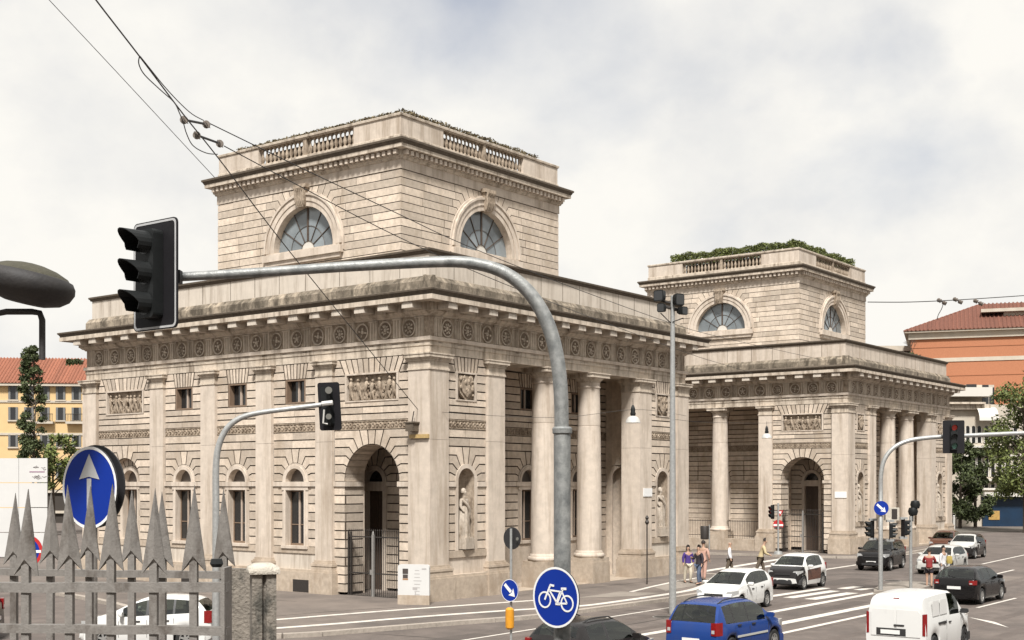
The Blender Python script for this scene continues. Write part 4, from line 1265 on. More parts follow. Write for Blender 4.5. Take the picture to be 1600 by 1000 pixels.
def rounded(w, h, r, n=4):
    pts = []
    for cx, cy, a0 in ((w-r, h-r, 0), (-w+r, h-r, 90), (-w+r, -h+r, 180), (w-r, -h+r, 270)):
        for k in range(n+1):
            a = R_(a0+90*k/n); pts.append((cx+r*math.cos(a), cy+r*math.sin(a)))
    return pts
def signal_head(root, c, n, w, h, lenses, tilt=0.0, visor=0.28, dia=0.2, border=True, back=False):
    """backboard with three lamps under hoods; c = board centre in root axes, n = facing"""
    n = Vector(n).normalized(); e = n.cross(UP).normalized(); e = -e      # e: to the right when looking at the face
    e = UP.cross(n).normalized()
    P = lambda x, z, d: c+e*x+UP*z+n*d+e*(z*tilt)
    mb = MB(); mb.prism([P(x, z, -0.012) for x, z in rounded(w/2, h/2, 0.06)], n*0.02); bb = mb.build('backboard', 'signal_board', root)
    if border:
        mb = MB(); o = rounded(w/2-0.012, h/2-0.012, 0.055); i = rounded(w/2-0.034, h/2-0.034, 0.045)
        for k in range(len(o)):
            j = (k+1) % len(o)
            mb.prism([P(*o[k], 0.0085), P(*o[j], 0.0085), P(*i[j], 0.0085), P(*i[k], 0.0085)], n*0.003)
        mb.build('border', 'sign_grey', bb)
    sp = h*0.275
    mb = MB()
    s = -1 if back else 1
    mb.prism([P(x, z, -0.01 if back else 0.012) for x, z in rounded(dia*0.62, sp*1.46, 0.05)], n*(-0.16 if back else 0.13)); hd = mb.build('housing', 'signal_black', root)
    for k, lm in enumerate(lenses):
        z = (1-k)*sp
        m = MB(); m.disc(P(0, z, 0.125), n, UP, dia*0.5, dia*0.5, 0.02, 20); m.build('lens', lm, hd)
        m = MB(); nn = 14; R0 = dia*0.56
        a0, a1 = -40, 220
        o = []; i = []
        for q in range(nn+1):
            a = R_(a0+(a1-a0)*q/nn); ca, sa = math.cos(a), math.sin(a)
            Lh = visor*(0.55+0.45*max(0, sa))
            o.append((P(R0*ca, z+R0*sa, 0.12), P(R0*0.96*ca, z+R0*0.96*sa-0.02*Lh, 0.12+Lh)))
            i.append((P(R0*0.93*ca, z+R0*0.93*sa, 0.12), P(R0*0.90*ca, z+R0*0.90*sa-0.02*Lh, 0.12+Lh)))
        for q in range(nn):
            m.face([o[q][0], o[q+1][0], o[q+1][1], o[q][1]]); m.face([i[q][0], i[q][1], i[q+1][1], i[q+1][0]]); m.face([o[q][1], o[q+1][1], i[q+1][1], i[q][1]])
        m.build('hood', 'signal_black', hd, 40)
    return bb
def path_px(pts, t):
    return [at(x, y, t if not isinstance(t, (list, tuple)) else t[i]) for i, (x, y) in enumerate(pts)]
def smooth3(P, n=4):
    out = []
    for i in range(len(P)-1):
        p0, p1, p2, p3 = P[max(i-1, 0)], P[i], P[i+1], P[min(i+2, len(P)-1)]
        for k in range(n):
            t = k/n
            out.append(0.5*((2*p1)+(p2-p0)*t+(2*p0-5*p1+4*p2-p3)*t*t+(3*p1-p0-3*p2+p3)*t**3))
    return out+[P[-1]]

# --- big galvanised mast with its arm over the road
base = at(878.5, 700, 14.0); base.z = 0
mast = thing('traffic_signal', 'three-lamp traffic signal on the thick galvanised arm that bends over the street', 'traffic signal', base)
mb = MB(); zc = at(878, 674, 14).z
mb.tube([(0, 0, 0), (0, 0, zc)], 0.093, 20); mb.lathe([(0.15, 0.0), (0.15, 0.03), (0.10, 0.05)], n=20); mb.build('pole', 'steel_zinc', mast, 40)
mb = MB(); mb.lathe([(0.094, zc-0.03), (0.108, zc-0.02), (0.110, zc+0.03), (0.094, zc+0.05), (0.084, zc+0.05)], n=20); mb.build('collar', 'steel_zinc', mast, 40)
ap = [L2(mast, p) for p in path_px([(877.5, 674), (877, 630), (874, 585), (866, 538), (851, 495), (826, 456), (790, 427), (745, 412.5), (690, 409), (560, 415.5), (430, 424), (277, 433)], 14.0)]
ap = smooth3(ap, 4); n = len(ap)
mb = MB(); mb.tube(ap, [0.080-0.032*max(0, (k/n-0.35)/0.65) for k in range(n)], 18); mb.build('arm', 'steel_zinc', mast, 40)
c = L2(mast, at(243, 430, 13.7))
signal_head(mast, c, hdir(-37), 0.74, 1.18, ['lens_dark']*3, visor=0.34, dia=0.235, tilt=0.0)
mb = MB(); mb.obox(L2(mast, at(276, 433, 13.7)), VIEW_R*0.05, VIEW_F*0.06, UP*0.07); mb.build('bracket', 'signal_black', mast)

# --- round signs
def ring_piece(mb, P, r0, r1, d, n=40, m=0):
    for k in range(n):
        a, b = 2*math.pi*k/n, 2*math.pi*(k+1)/n
        mb.face([P(r0*math.cos(a), r0*math.sin(a), d), P(r1*math.cos(a), r1*math.sin(a), d), P(r1*math.cos(b), r1*math.sin(b), d), P(r0*math.cos(b), r0*math.sin(b), d)], m)
def frame(c, n):
    n = Vector(n).normalized(); e = UP.cross(n).normalized()
    return (lambda x, z, d=0.0: Vector(c)+e*x+UP*z+n*d), n
def bar2(mb, P, a, b, w, d=0.006):
    a, b = Vector((a[0], a[1])), Vector((b[0], b[1])); t = (b-a).normalized(); nn = Vector((-t.y, t.x))*w/2
    mb.prism([P(*(a+nn), d), P(*(b+nn), d), P(*(b-nn), d), P(*(a-nn), d)], P(0, 0, 0.002)-P(0, 0, 0))
def round_sign(root, c, n, r, symbol, rim='sign_white', field='sign_blue'):
    P, n = frame(c, n)
    mb = MB(); mb.disc(P(0, 0, -0.012), n, UP, r, r, 0.012, 44); mb.build('back_plate', 'sign_back', root)
    mb = MB(); mb.disc(P(0, 0, 0.0005), n, UP, r*0.955, r*0.955, 0.002, 44); mb.build('sign_face', field, root)
    mb = MB(); ring_piece(mb, P, r*0.93, r, 0.004); mb.build('sign_rim', rim, root)
    if symbol:
        mb = MB(); symbol(mb, P, r); mb.build('symbol', 'sign_grey' if symbol is arrow_up else 'sign_white', root)
def arrow_up(mb, P, r):
    mb.prism([P(-0.075*r, -0.80*r, 0.005), P(0.085*r, -0.80*r, 0.005), P(0.085*r, 0.22*r, 0.005), P(-0.075*r, 0.22*r, 0.005)], P(0, 0, 0.002)-P(0, 0, 0))
    mb.prism([P(-0.36*r, 0.20*r, 0.005), P(0.0, 0.265*r, 0.005), P(0.38*r, 0.20*r, 0.005), P(0.005*r, 0.82*r, 0.005)], P(0, 0, 0.002)-P(0, 0, 0))
def arrow_diag(mb, P, r):
    a = R_(-42); ca, sa = math.cos(a), math.sin(a)
    def q(x, y): return P((x*ca-y*sa)*r, (x*sa+y*ca)*r, 0.005)
    mb.prism([q(-0.78, -0.15), q(0.2, -0.15), q(0.2, 0.15), q(-0.78, 0.15)], P(0, 0, 0.002)-P(0, 0, 0))
    mb.prism([q(0.18, -0.42), q(0.82, 0.0), q(0.18, 0.42), q(0.3, 0)], P(0, 0, 0.002)-P(0, 0, 0))
def bicycle(mb, P, r):
    def ring(cx, cz, R0):
        for k in range(28):
            a, b = 2*math.pi*k/28, 2*math.pi*(k+1)/28
            q = lambda rr, t: P(cx+rr*math.cos(t), cz+rr*math.sin(t), 0.005)
            mb.prism([q(R0*0.80*r, a), q(R0*r, a), q(R0*r, b), q(R0*0.80*r, b)], P(0, 0, 0.002)-P(0, 0, 0))
    fw, rw = (-0.47*r, -0.10*r), (0.50*r, -0.17*r)
    ring(*fw, 0.28); ring(*rw, 0.28)
    hs, st, bb_ = (-0.27*r, 0.23*r), (0.28*r, 0.20*r), (0.08*r, -0.19*r)
    for a, b, w in ((fw, (-0.22*r, 0.40*r), 0.07), (hs, st, 0.055), (hs, bb_, 0.06), (st, bb_, 0.055), (st, (0.34*r, 0.30*r), 0.055), (st, rw, 0.05), (bb_, rw, 0.06), ((0.2*r, 0.20*r), (0.02*r, -0.2*r), 0.05)):
        bar2(mb, P, a, b, w*r)
    bar2(mb, P, (-0.24*r, 0.40*r), (-0.06*r, 0.38*r), 0.07*r); bar2(mb, P, (0.24*r, 0.30*r), (0.47*r, 0.31*r), 0.08*r)
    bar2(mb, P, (0.0, -0.21*r), (0.20*r, -0.21*r), 0.07*r)

P0 = at(868.5, 933.5, 13.85)
sg = thing('bicycle_sign', 'round blue sign with a white bicycle clamped to the thick galvanised mast', 'road sign', P0)
round_sign(sg, Vector((0, 0, 0)), hdir(-43), 0.332, bicycle)
for dz in (0.12, -0.12):
    mb = MB(); mb.obox(hdir(-43)*-0.06+UP*dz, hdir(47)*0.09, hdir(-43)*0.045, UP*0.02); mb.build('clamp', 'steel_thin', sg)

P0 = at(140, 762, 9.3)
ps = thing('direction_sign', 'round blue sign with a pale upward arrow behind the spiked fence', 'road sign', (P0.x, P0.y, 2.72))
round_sign(ps, Vector((0, 0, P0.z-2.72)), hdir(-33), 0.302, arrow_up)
mb = MB(); mb.tube([VIEW_F*0.06, VIEW_F*0.06+UP*(P0.z-2.72+0.28)], 0.037, 14); mb.build('post', 'fence_paint', ps, 40)
P1 = at(150, 760, 9.5)
ps2 = thing('sign_disc', 'black back of a round sign peeping out behind the blue arrow sign', 'road sign', P1)
mb = MB(); mb.disc((0, 0, 0), hdir(-30), UP, 0.31, 0.31, 0.012, 40); mb.build('back_plate', 'sign_back', ps2)
mb = MB(); mb.obox(VIEW_R*0.02-VIEW_F*0.02+UP*-0.02, VIEW_R*0.03, VIEW_F*0.03, UP*0.03); mb.build('clamp', 'steel_thin', ps2)

# --- slim signal over the side street, seen from behind
b = at(337.5, 700, 31); b.z = 0
ms = thing('traffic_signal', 'traffic signal seen from behind on a slim curved pole before the window bays', 'traffic signal', b)
pp = [Vector((0, 0, 0)), Vector((0, 0, 2.5))]+[L2(ms, p) for p in path_px([(337.5, 790), (337.5, 730), (342, 696), (355, 669), (376, 653), (405, 645), (450, 639), (512, 631)], 31)]
pp = smooth3(pp, 4); n = len(pp)
mb = MB(); mb.tube(pp, [0.095-0.04*k/n for k in range(n)], 14); mb.build('pole', 'steel_thin', ms, 40)
signal_head(ms, L2(ms, at(515, 635, 30.9)), hdir(155), 0.62, 1.17, ['lens_dark']*3, tilt=0.07, visor=0.2, dia=0.2, border=False, back=True)
for dy, r, mm in ((24, 0.085, 'lens_grey'), (-17, 0.07, 'lens_grey')):
    mb = MB(); cc = L2(ms, at(514, 634-dy, 30.65)); mb.disc(cc, -VIEW_F, UP, r, r, 0.06, 14); mb.build('lamp_cap', mm, ms)
mb = MB(); mb.tube([L2(ms, at(503, 631, 30.6)), L2(ms, at(520, 629, 30.6))], 0.06, 8); mb.tube([L2(ms, at(506.5, 640, 30.62)), L2(ms, at(505, 661, 30.62)), L2(ms, at(512, 662.5, 30.62))], 0.022, 6); mb.build('clamp', 'white_enamel', ms)

# --- signal over the far lanes
b = ground(1376, 922, 0.1); b.z = 0.1
rs = thing('traffic_signal', 'traffic signal with red lamp lit on the curved pole by the traffic island', 'traffic signal', b)
t = 55.0
pp = [Vector((0, 0, 0)), Vector((0, 0, 2.5))]+[L2(rs, p) for p in path_px([(1376, 775), (1376.5, 742), (1382, 718), (1396, 700), (1418, 689), (1445, 684.5), (1480, 682), (1570, 678), (1660, 674)], t)]
pp = smooth3(pp, 4)
mb = MB(); mb.tube(pp, 0.095, 12); mb.build('pole', 'steel_thin', rs, 40)
signal_head(rs, L2(rs, at(1490, 682.5, 54.6)), hdir(-8), 0.90, 1.42, ['lens_red', 'lens_dark', 'lens_green'], visor=0.2, dia=0.24, border=False)

# --- second sign post on the island: blue disc, pedestrian lamps
p1 = ground(1376, 922, 0.1)
d1 = thing('road_sign', 'round blue sign on the curved signal pole by the traffic island', 'road sign', at(1377, 794, 54.6))
round_sign(d1, Vector((0, 0, 0)), hdir(-5), 0.31, arrow_diag, rim='sign_blue')
for (px, py, dg, nm, lb) in ((1363, 827, -80, 'a', 'black lamp head facing the street, left side of the island pole'), (1390, 829, 70, 'b', 'black lamp head on the island pole next to the grey control box'), (1411, 825, 100, 'c', 'black lamp head with pale caps on the thin post beyond the island pole')):
    sgn = thing('pedestrian_signal', lb, 'traffic signal', at(px, py, 55.2))
    signal_head(sgn, Vector((0, 0, 0)), hdir(dg), 0.34, 0.80, ['lens_dark', 'lens_dark', 'lens_green'], visor=0.24, dia=0.21, border=False)
    mb = MB(); mb.obox(VIEW_R*0.02+UP*0.42, VIEW_R*0.16, VIEW_F*0.1, UP*0.05); mb.obox(UP*-0.42, VIEW_R*0.16, VIEW_F*0.1, UP*0.05); tag(mb.build('bracket', 'steel_thin', sgn), kind='stuff')
b = ground(1423, 919, 0.1); b.z = 0.1
pst = thing('signal_post', 'short post with a black rounded lamp head on the traffic island', 'traffic signal', b)
mb = MB(); mb.tube([(0, 0, 0), (0, 0, 3.15)], 0.07, 10); mb.build('post', 'steel_thin', pst, 40)
cc = L2(pst, at(1428, 797, 56)); mb = MB()
for dz in (0.24, -0.06): mb.lathe([(0, -0.2), (0.17, -0.16), (0.22, 0), (0.17, 0.16), (0, 0.2)], cc+UP*dz+VIEW_R*(0.06 if dz > 0 else -0.04), 10)
mb.obox(cc-UP*0.35-VIEW_R*0.1, VIEW_R*0.06, VIEW_F*0.06, UP*0.15)
mb.build('lamp_head', 'signal_black', pst, 40)
cb = thing('control_box', 'small grey signal control box between the lamp heads on the island', 'box', at(1393, 803, 55.4))
mb = MB(); mb.obox((0, 0, 0), VIEW_R*0.3, VIEW_F*0.15, UP*0.28); mb.build('case', 'concrete_cap', cb)
mb = MB(); mb.obox(VIEW_R*0.08-VIEW_F*0.152, VIEW_R*0.12, VIEW_F*0.01, UP*0.22); mb.build('door', 'iron', cb)

# --- sign post on the narrow island in front of the house
b = at(798.5, 900, 34); b.z = 0
ip = thing('sign_post', 'thin post with an orange reflector, blue arrow disc and the dark back of a disc', 'road sign', b)
mb = MB(); mb.tube([(0, 0, 0), (0, 0, at(798, 826, 34).z)], 0.035, 10); mb.build('post', 'steel_thin', ip, 40)
c = L2(ip, at(800, 841, 34.07)); mb = MB(); mb.disc(c, hdir(140), UP, 0.30, 0.30, 0.012, 32); mb.build('sign_back', 'sign_back', ip)
mb = MB(); mb.disc(L2(ip, at(808.5, 842, 33.85)), hdir(-40), UP, 0.045, 0.045, 0.01, 12); mb.build('clamp_ring', 'lens_grey', ip)
c = L2(ip, at(796.5, 922.5, 33.9)); P, nn = frame(c, hdir(-40))
mb = MB(); mb.disc(P(0, 0, -0.012), nn, UP, 0.30, 0.30, 0.012, 32); mb.build('sign_disc', 'sign_blue', ip)
mb = MB(); ring_piece(mb, P, 0.285, 0.30, 0.003); arrow_diag(mb, P, 0.30); mb.build('symbol', 'sign_white', ip)
z0, z1 = L2(ip, at(797, 983, 34)).z, L2(ip, at(797, 949, 34)).z
mb = MB(); mb.lathe([(0.06, z0), (0.115, z0+0.05), (0.12, (z0+z1)/2), (0.115, z1-0.05), (0.06, z1)], L2(ip, at(796.5, 960, 33.95))*1.0-UP*L2(ip, at(796.5, 960, 33.95)).z, 14); mb.build('reflector', 'orange_plastic', ip, 40)

# --- tall floodlight pole
b = at(1051, 700, 45.5); b.z = 0
fp = thing('floodlight_pole', 'tall slim pole carrying four dark floodlights in front of both toll houses', 'lamp post', b)
zt = at(1051, 462, 45.5).z
mb = MB(); mb.tube([(0, 0, 0), (0, 0, 4), (0, 0, zt)], [0.13, 0.115, 0.075], 14); mb.build('pole', 'steel_thin', fp, 40)
mb = MB()
a, c2 = L2(fp, at(1029, 476, 45.5)), L2(fp, at(1072, 488, 45.5)); mb.tube([a, c2], 0.06, 6)
a, c2 = L2(fp, at(1033, 470, 45.5)), L2(fp, at(1066, 478, 45.5)); mb.tube([a, c2], 0.035, 6)
mb.tube([L2(fp, at(1032, 489, 45.4)), L2(fp, at(1045, 502, 45.4)), L2(fp, at(1050, 505, 45.5))], 0.02, 5); mb.tube([L2(fp, at(1051, 503, 45.4)), L2(fp, at(1068, 497, 45.4))], 0.02, 5)
tag(mb.build('crossbar', 'iron', fp), kind='stuff')
for px, py, w, h, dg in ((1031, 462, 0.20, 0.19, -40), (1060, 468, 0.19, 0.20, 30), (1034, 481, 0.14, 0.15, -30), (1067, 485.5, 0.15, 0.14, 40)):
    c = L2(fp, at(px, py, 45.3)); n = hdir(dg); e = UP.cross(n)
    mb = MB()
    mb.rings([[c+e*x*s+UP*z*s*1.05+n*d-UP*0.03*(d+0.1) for x, z in rounded(w, h, 0.06, 2)] for s, d in ((0.55, -0.22), (0.9, -0.1), (1.0, 0.1))])
    f = mb.build('floodlight', 'signal_black', fp, 40)
    mb = MB(); mb.prism([c+e*x*0.85+UP*z*0.85+n*0.101-UP*0.006 for x, z in rounded(w, h, 0.05, 2)], n*0.004); mb.build('glass', 'lens_dark', f)

# --- spiked fence on the walk: front run and the run behind it
def spear_mesh(s):
    mb = MB()
    pts = [(-0.0, 0.262), (0.032, 0.036), (0.037, 0.0), (0.014, 0.024), (-0.014, 0.024), (-0.037, 0.0), (-0.032, 0.036)]
    pts = [(x*s, z*s) for x, z in pts]; n = len(pts); th = 0.016*s
    rim = [(x, 0.003*s, z) for x, z in pts]+[(x, -0.003*s, z) for x, z in pts]
    ridge_f = [(0, th, 0.20*s), (0, th*1.3, 0.05*s)]; ridge_b = [(0, -th, 0.20*s), (0, -th*1.3, 0.05*s)]
    vs = rim+ridge_f+ridge_b
    fs = [(i, (i+1) % n, n+(i+1) % n, n+i) for i in range(n)]
    for off, a, b in ((0, 2*n, 2*n+1), (n, 2*n+2, 2*n+3)):
        fs += [(off+0, a, off+1), (off+1, a, b), (off+1, b, off+2), (off+2, b, off+3), (off+3, b, off+4), (off+4, b, off+5), (off+5, b, off+6), (off+6, b, a), (off+6, a, off+0)]
    mb.add(vs, fs)
    return mb.mesh('spear_head', 'fence_paint')
M_spear = spear_mesh(1.0)
def fence(label, xs, t, tips, rails, xl, xr, dt=0.0, foot=0.05):
    t0 = t
    o = at((xl+xr)/2, 900, t0); o.z = 2.72
    f = thing('spiked_fence', label, 'fence', o, 0.0, 'spiked grey fence runs')
    yaw = -math.atan2(RY, LY)
    for i, x in enumerate(xs):
        tt = t0+dt*(x-xl)/(xr-xl)
        tip = L2(f, at(x, tips[i], tt)); s = 1.0
        mt = Matrix.Translation((tip.x, tip.y, tip.z-0.262)) @ Matrix.Rotation(yaw+R_(random.uniform(-14, 14)), 4, 'Z') @ Matrix.Rotation(R_(random.uniform(-1.5, 1.5)), 4, 'Y')
        bar = MB(); bar.obox((tip.x, tip.y, (tip.z-0.20+foot)/2), VIEW_R*0.0115, VIEW_F*0.0115, UP*((tip.z-0.20-foot)/2))
        bo = bar.build('bar', 'fence_paint', f)
        link('spear_head', M_spear, bo, mt)
    for yl, yr, w in rails:
        a, b = L2(f, at(xl, yl, t0)), L2(f, at(xr, yr, t0+dt)); d = (b-a)
        mb = MB(); n = 8; up = UP*w/2; nrm = d.cross(UP).normalized()*0.017
        rg = random.Random(int(yl)); rings = []
        for k in range(n+1):
            p = a+d*k/n+UP*rg.uniform(-0.0025, 0.0025)
            rings.append([p-up-nrm, p-up+nrm, p+up+nrm, p+up-nrm])
        mb.rings(rings); mb.build('rail', 'fence_paint', f)
    return f
fence('front run of grey spiked fence, its last bar against the end upright', [-88, -24, 41, 109, 174, 240.5, 303], 3.86, [770, 766, 764, 757, 756, 762, 758], [(918, 917, 0.029), (979, 986, 0.025)], -100, 357, -0.05)
fence('rear run of grey spiked fence seen between the bars of the front one', [-30, 22, 79, 140, 206, 254, 350], 4.75, [770, 770, 767, 760, 764, 768, 763], [(892, 899, 0.024)], -100, 357, -0.5)
b = at(354, 940, 3.82); ue = thing('fence_upright', 'flat end upright of the spiked fence beside the concrete post', 'fence', (b.x, b.y, 2.72))
mb = MB(); zt = at(354, 886, 3.82).z-2.72; mb.obox(UP*zt/2, VIEW_R*0.005, VIEW_F*0.05, UP*zt/2); mb.build('flat_bar', 'fence_paint', ue)
mb = MB(); mb.lathe([(0.014, zt), (0.02, zt+0.01), (0.016, zt+0.025)], -VIEW_R*0.03, 8); mb.build('cap', 'signal_black', ue)
# concrete posts
b = at(411, 940, 6.6)
cp = thing('concrete_post', 'stained concrete post with a rough pale cap beside the spiked fence', 'post', (b.x, b.y, 2.72))
zt = at(411, 893, 6.6).z-2.72
mb = MB(); w = 0.062
prof = [(-w, -w), (-w*0.2, -w), (0, -w*0.55), (w*0.2, -w), (w, -w), (w, w), (-w, w)]
rz = 0.35
def rot(x, y, a): return (x*math.cos(a)-y*math.sin(a), x*math.sin(a)+y*math.cos(a))
yaw = -math.atan2(RY, LY)+0.3
mb.prism([(*rot(x, y, yaw), 0) for x, y in prof], (0, 0, zt)); mb.build('shaft', 'concrete', cp)
mb = MB()
mb.rings([[(*rot(x*s*0.080, y*s*0.080, yaw), zt+z) for x, y in ((-1, -1), (0, -1.08), (1, -1), (1.06, 0), (1, 1), (0, 1), (-1, 1), (-1.05, 0))] for s, z in ((0.95, -0.01), (1.0, 0.004), (0.93, 0.026), (0.55, 0.043), (0.2, 0.046))]); mb.build('cap', 'concrete_cap', cp, 60)
b = at(374, 950, 6.9)
cs = thing('concrete_slab', 'low dirty concrete slab between the fence and the capped post', 'post', (b.x, b.y, 2.72))
zt = at(374, 893, 6.9).z-2.72; mb = MB(); mb.obox(UP*zt/2, VIEW_R*0.066, VIEW_F*0.04, UP*zt/2); mb.obox(UP*(zt+0.008), VIEW_R*0.06, VIEW_F*0.035, UP*0.008); mb.build('slab', 'concrete', cs)

# --- mushroom street lamp at the left edge
b = at(-42, 700, 8.6)
lp = thing('street_lamp', 'dark mushroom-shaped street lamp on a bent post above the spiked fence', 'lamp post', (b.x, b.y, 2.72))
mb = MB()
mb.tube([L2(lp, at(66, 562, 8.6)), L2(lp, at(66, 530, 8.6)), L2(lp, at(66, 500, 8.6)), L2(lp, at(62, 489, 8.6)), L2(lp, at(50, 487, 8.6)), L2(lp, at(10, 487, 8.6)), L2(lp, at(-30, 495, 8.6)), L2(lp, at(-42, 540, 8.6)), L2(lp, at(-42, 760, 8.6)), L2(lp, at(-42, 1175, 8.6))], 0.021, 10)
mb.build('post', 'lamp_head', lp, 50)
c = L2(lp, at(44, 446, 8.6)); tilt = Matrix.Translation(c) @ Matrix.Rotation(R_(-12), 4, VIEW_F*-1) @ Matrix.Scale(0.84, 4)
mb = MB(); mb.lathe([(0.03, -0.150), (0.16, -0.146), (0.27, -0.115), (0.335, -0.065), (0.365, 0.0), (0.360, 0.045), (0.335, 0.085), (0.305, 0.095)], (0, 0, 0), 36); link('bowl', mb.mesh('bowl', 'lamp_head', 40), lp, tilt)
mb = MB(); mb.lathe([(0.308, 0.092), (0.29, 0.112), (0.2, 0.150), (0.1, 0.172), (0.02, 0.18)], (0, 0, 0), 36); link('lid', mb.mesh('lid', 'lamp_moss', 40), lp, tilt)

# --- notice board leaning at the corner pier
b = ground(646, 944.5, 0.13); b.z = PV
nb = thing('notice_board', 'white notice board with small printed panels standing against the corner pier', 'notice board', b)
n = Vector((-1, 0, 0)).lerp(Vector((0, -1, 0)), 0.30).normalized(); e = UP.cross(n).normalized()
hw = 0.62; zt = at(646, 880, 48.6).z-PV
mb = MB(); mb.prism([e*x+UP*(zt/2+z) for x, z in rounded(hw, zt/2, 0.1)], -n*0.12); mb.build('board', 'hoarding', nb)
mb = MB(); mb.prism([e*-hw*1.01+UP*0.0+n*0.01, e*hw*1.01+n*0.01, e*hw*1.01+n*0.01+UP*0.36, e*-hw*1.01+n*0.01+UP*0.36], -n*0.14); mb.build('foot', 'stone_plinth', nb)
for (x, z, w, h, mt) in ((-0.32, zt-0.26, 0.11, 0.10, 'print_dark'), (-0.32, zt-0.45, 0.10, 0.07, 'print_dark'), (-0.32, zt-0.56, 0.11, 0.03, 'print_brown'), (0.42, zt-0.16, 0.09, 0.025, 'print_grey'), (0.06, zt-0.9, 0.09, 0.05, 'print_grey'), (0.08, zt-1.15, 0.02, 0.12, 'print_grey')):
    mb = MB(); mb.prism([e*(x+a)+UP*(z+c_)+n*0.001 for a, c_ in ((-w, -h), (w, -h), (w, h), (-w, h))], n*0.004); mb.build('print', mt, nb)
for k in range(9):
    z = zt-0.22-0.13*k; w = random.uniform(0.10, 0.2)
    mb = MB(); mb.prism([e*(0.12+a)+UP*(z+c_)+n*0.001 for a, c_ in ((-w*0.6, -0.012), (w, -0.012), (w, 0.012), (-w*0.6, 0.012))], n*0.003); mb.build('print', 'print_grey', nb)

# --- small things on the corner pier: wire anchor, yellow plate
ab = thing('wire_anchor', 'dark weathered wire anchor box at the corner of the near toll house', 'bracket', (-0.32, 0.62, at(646, 668, 49.6).z))
mb = MB(); mb.obox((0, 0, 0), (0.17, 0, 0), (0, 0.2, 0), (0, 0, 0.16)); mb.obox((0, 0, 0.18), (0.2, 0, 0), (0, 0.25, 0), (0, 0, 0.03)); mb.build('box', 'stone_lip', ab)
mb = MB(); mb.tube([(0, 0, 0.2), (0.0, -0.1, 0.62)], 0.02, 6); mb.build('rod', 'iron', ab)
yp = thing('yellow_plate', 'narrow yellowish plate on the corner pier under the wire anchor', 'plate', (-0.2, 0.35, at(655, 682, 49.5).z))
mb = MB(); mb.obox((0, 0, 0), (0.05, 0, 0), (0, 0.48, 0), (0, 0, 0.075)); mb.build('plate', 'brass_plate', yp)
for (F, u, z, lb) in ((Face((0, 0, 0), (1, 0, 0), (0, -1, 0)), 15.95, 4.25, 'small white plaque on the portico pier of the near toll house'), (Face((OFF2, 0, 0), (0, 1, 0), (-1, 0, 0)), 0.35, 3.95, 'small white plaque on the corner pier of the hedge-topped toll house')):
    p = thing('plaque', lb, 'plaque', F.p(u, z, 0.155))
    mb = MB(); mb.prism([F.U*a+UP*b_ for a, b_ in ((-0.4, -0.2), (0.4, -0.2), (0.4, 0.2), (-0.4, 0.2))], F.N*0.03); mb.build('plate', 'sign_white', p)

# --- pendant lamps on span wires
for px, py, t, s, lb in ((989, 651, 52.0, 1.0, 'white pendant street lamp hanging before the portico pier with the plaque'), (1198, 678, 76.0, 1.0, 'white pendant street lamp hanging before the side loggia')):
    c = at(px, py, t); k = t/52.0*0.92
    pl = thing('pendant_lamp', lb, 'street lamp', c, 0, 'pendant street lamps')
    mb = MB(); mb.lathe([(0.07, 0.02), (0.10, 0.05), (0.12, 0.12), (0.09, 0.2), (0.10, 0.28), (0.06, 0.42), (0.03, 0.48)], n=12); mb.build('fitting', 'signal_black', pl, 40)
    mb = MB(); mb.lathe([(0.30, -0.26), (0.31, -0.25), (0.27, -0.12), (0.2, -0.02), (0.09, 0.03), (0.0, 0.03)], n=20); mb.build('shade', 'white_enamel', pl, 40)
    mb = MB(); mb.tube([(0, 0, 0.46), (0, 0, 0.75)], 0.012, 5); mb.build('hook', 'iron', pl)

# --- overhead wires
def wire(label, pts, ts, r=0.012, m='cable', name='overhead_wire'):
    P = smooth3([at(x, y, t) for (x, y), t in zip(pts, ts)], 5)
    o = thing(name, label, 'wire', P[0])
    mb = MB(); mb.tube([L2(o, p) for p in P], r, 5); mb.build('cable', m, o)
    return o
wire('thick overhead wire slanting down to the wire anchor on the corner pier', [(60, -120), (150, 0), (218, 88), (286, 178), (345, 252), (436, 372), (530, 489), (653, 640)], [18, 20.5, 22.5, 25, 27.5, 33, 39.5, 49.4], 0.014)
wire('thin grey overhead wire sloping down behind the near tower', [(20, -62), (77, 0), (180, 110), (337, 279), (420, 368)], [70, 72, 75, 80, 84], 0.022)
wire('overhead wire running from the insulators across to the hedge-topped toll house, upper one', [(328, 193), (470, 262), (620, 333), (725, 382), (873, 441), (1049, 505), (1131, 528), (1284, 562)], [26.5, 29, 33, 37, 43, 55, 63, 82], 0.012)
wire('overhead wire running from the insulators across to the hedge-topped toll house, lower one', [(350, 228), (480, 297), (620, 369), (760, 432), (900, 487), (1075, 552), (1136, 571), (1176, 583)], [27, 30, 34, 39, 46, 61, 70, 82], 0.012)
wire('looped slack cable hanging beside the insulators', [(218, 88), (217, 100), (226, 117), (250, 140), (272, 160), (281, 178), (286, 190), (292, 210), (302, 228), (322, 239), (340, 241)], [22.5, 22.6, 22.8, 23.4, 24, 24.6, 25, 25.4, 25.8, 26.5, 27.2], 0.011)
wire('second short cable twisted along the thick wire above the insulators', [(219, 88), (235, 108), (256, 134), (280, 160), (300, 178), (318, 188)], [22.5, 23, 23.7, 24.6, 25.4, 26], 0.010)
wire('overhead wire crossing the sky between the hedge-topped tower and the orange house', [(1356, 472), (1420, 472), (1490, 469), (1569, 464), (1640, 459)], [92, 94, 96, 98, 100], 0.035)
wire('cross wire over the side street between the two toll houses', [(1015, 648), (1060, 656), (1110, 660), (1198, 661), (1230, 658)], [56, 62, 68, 77, 82], 0.010)
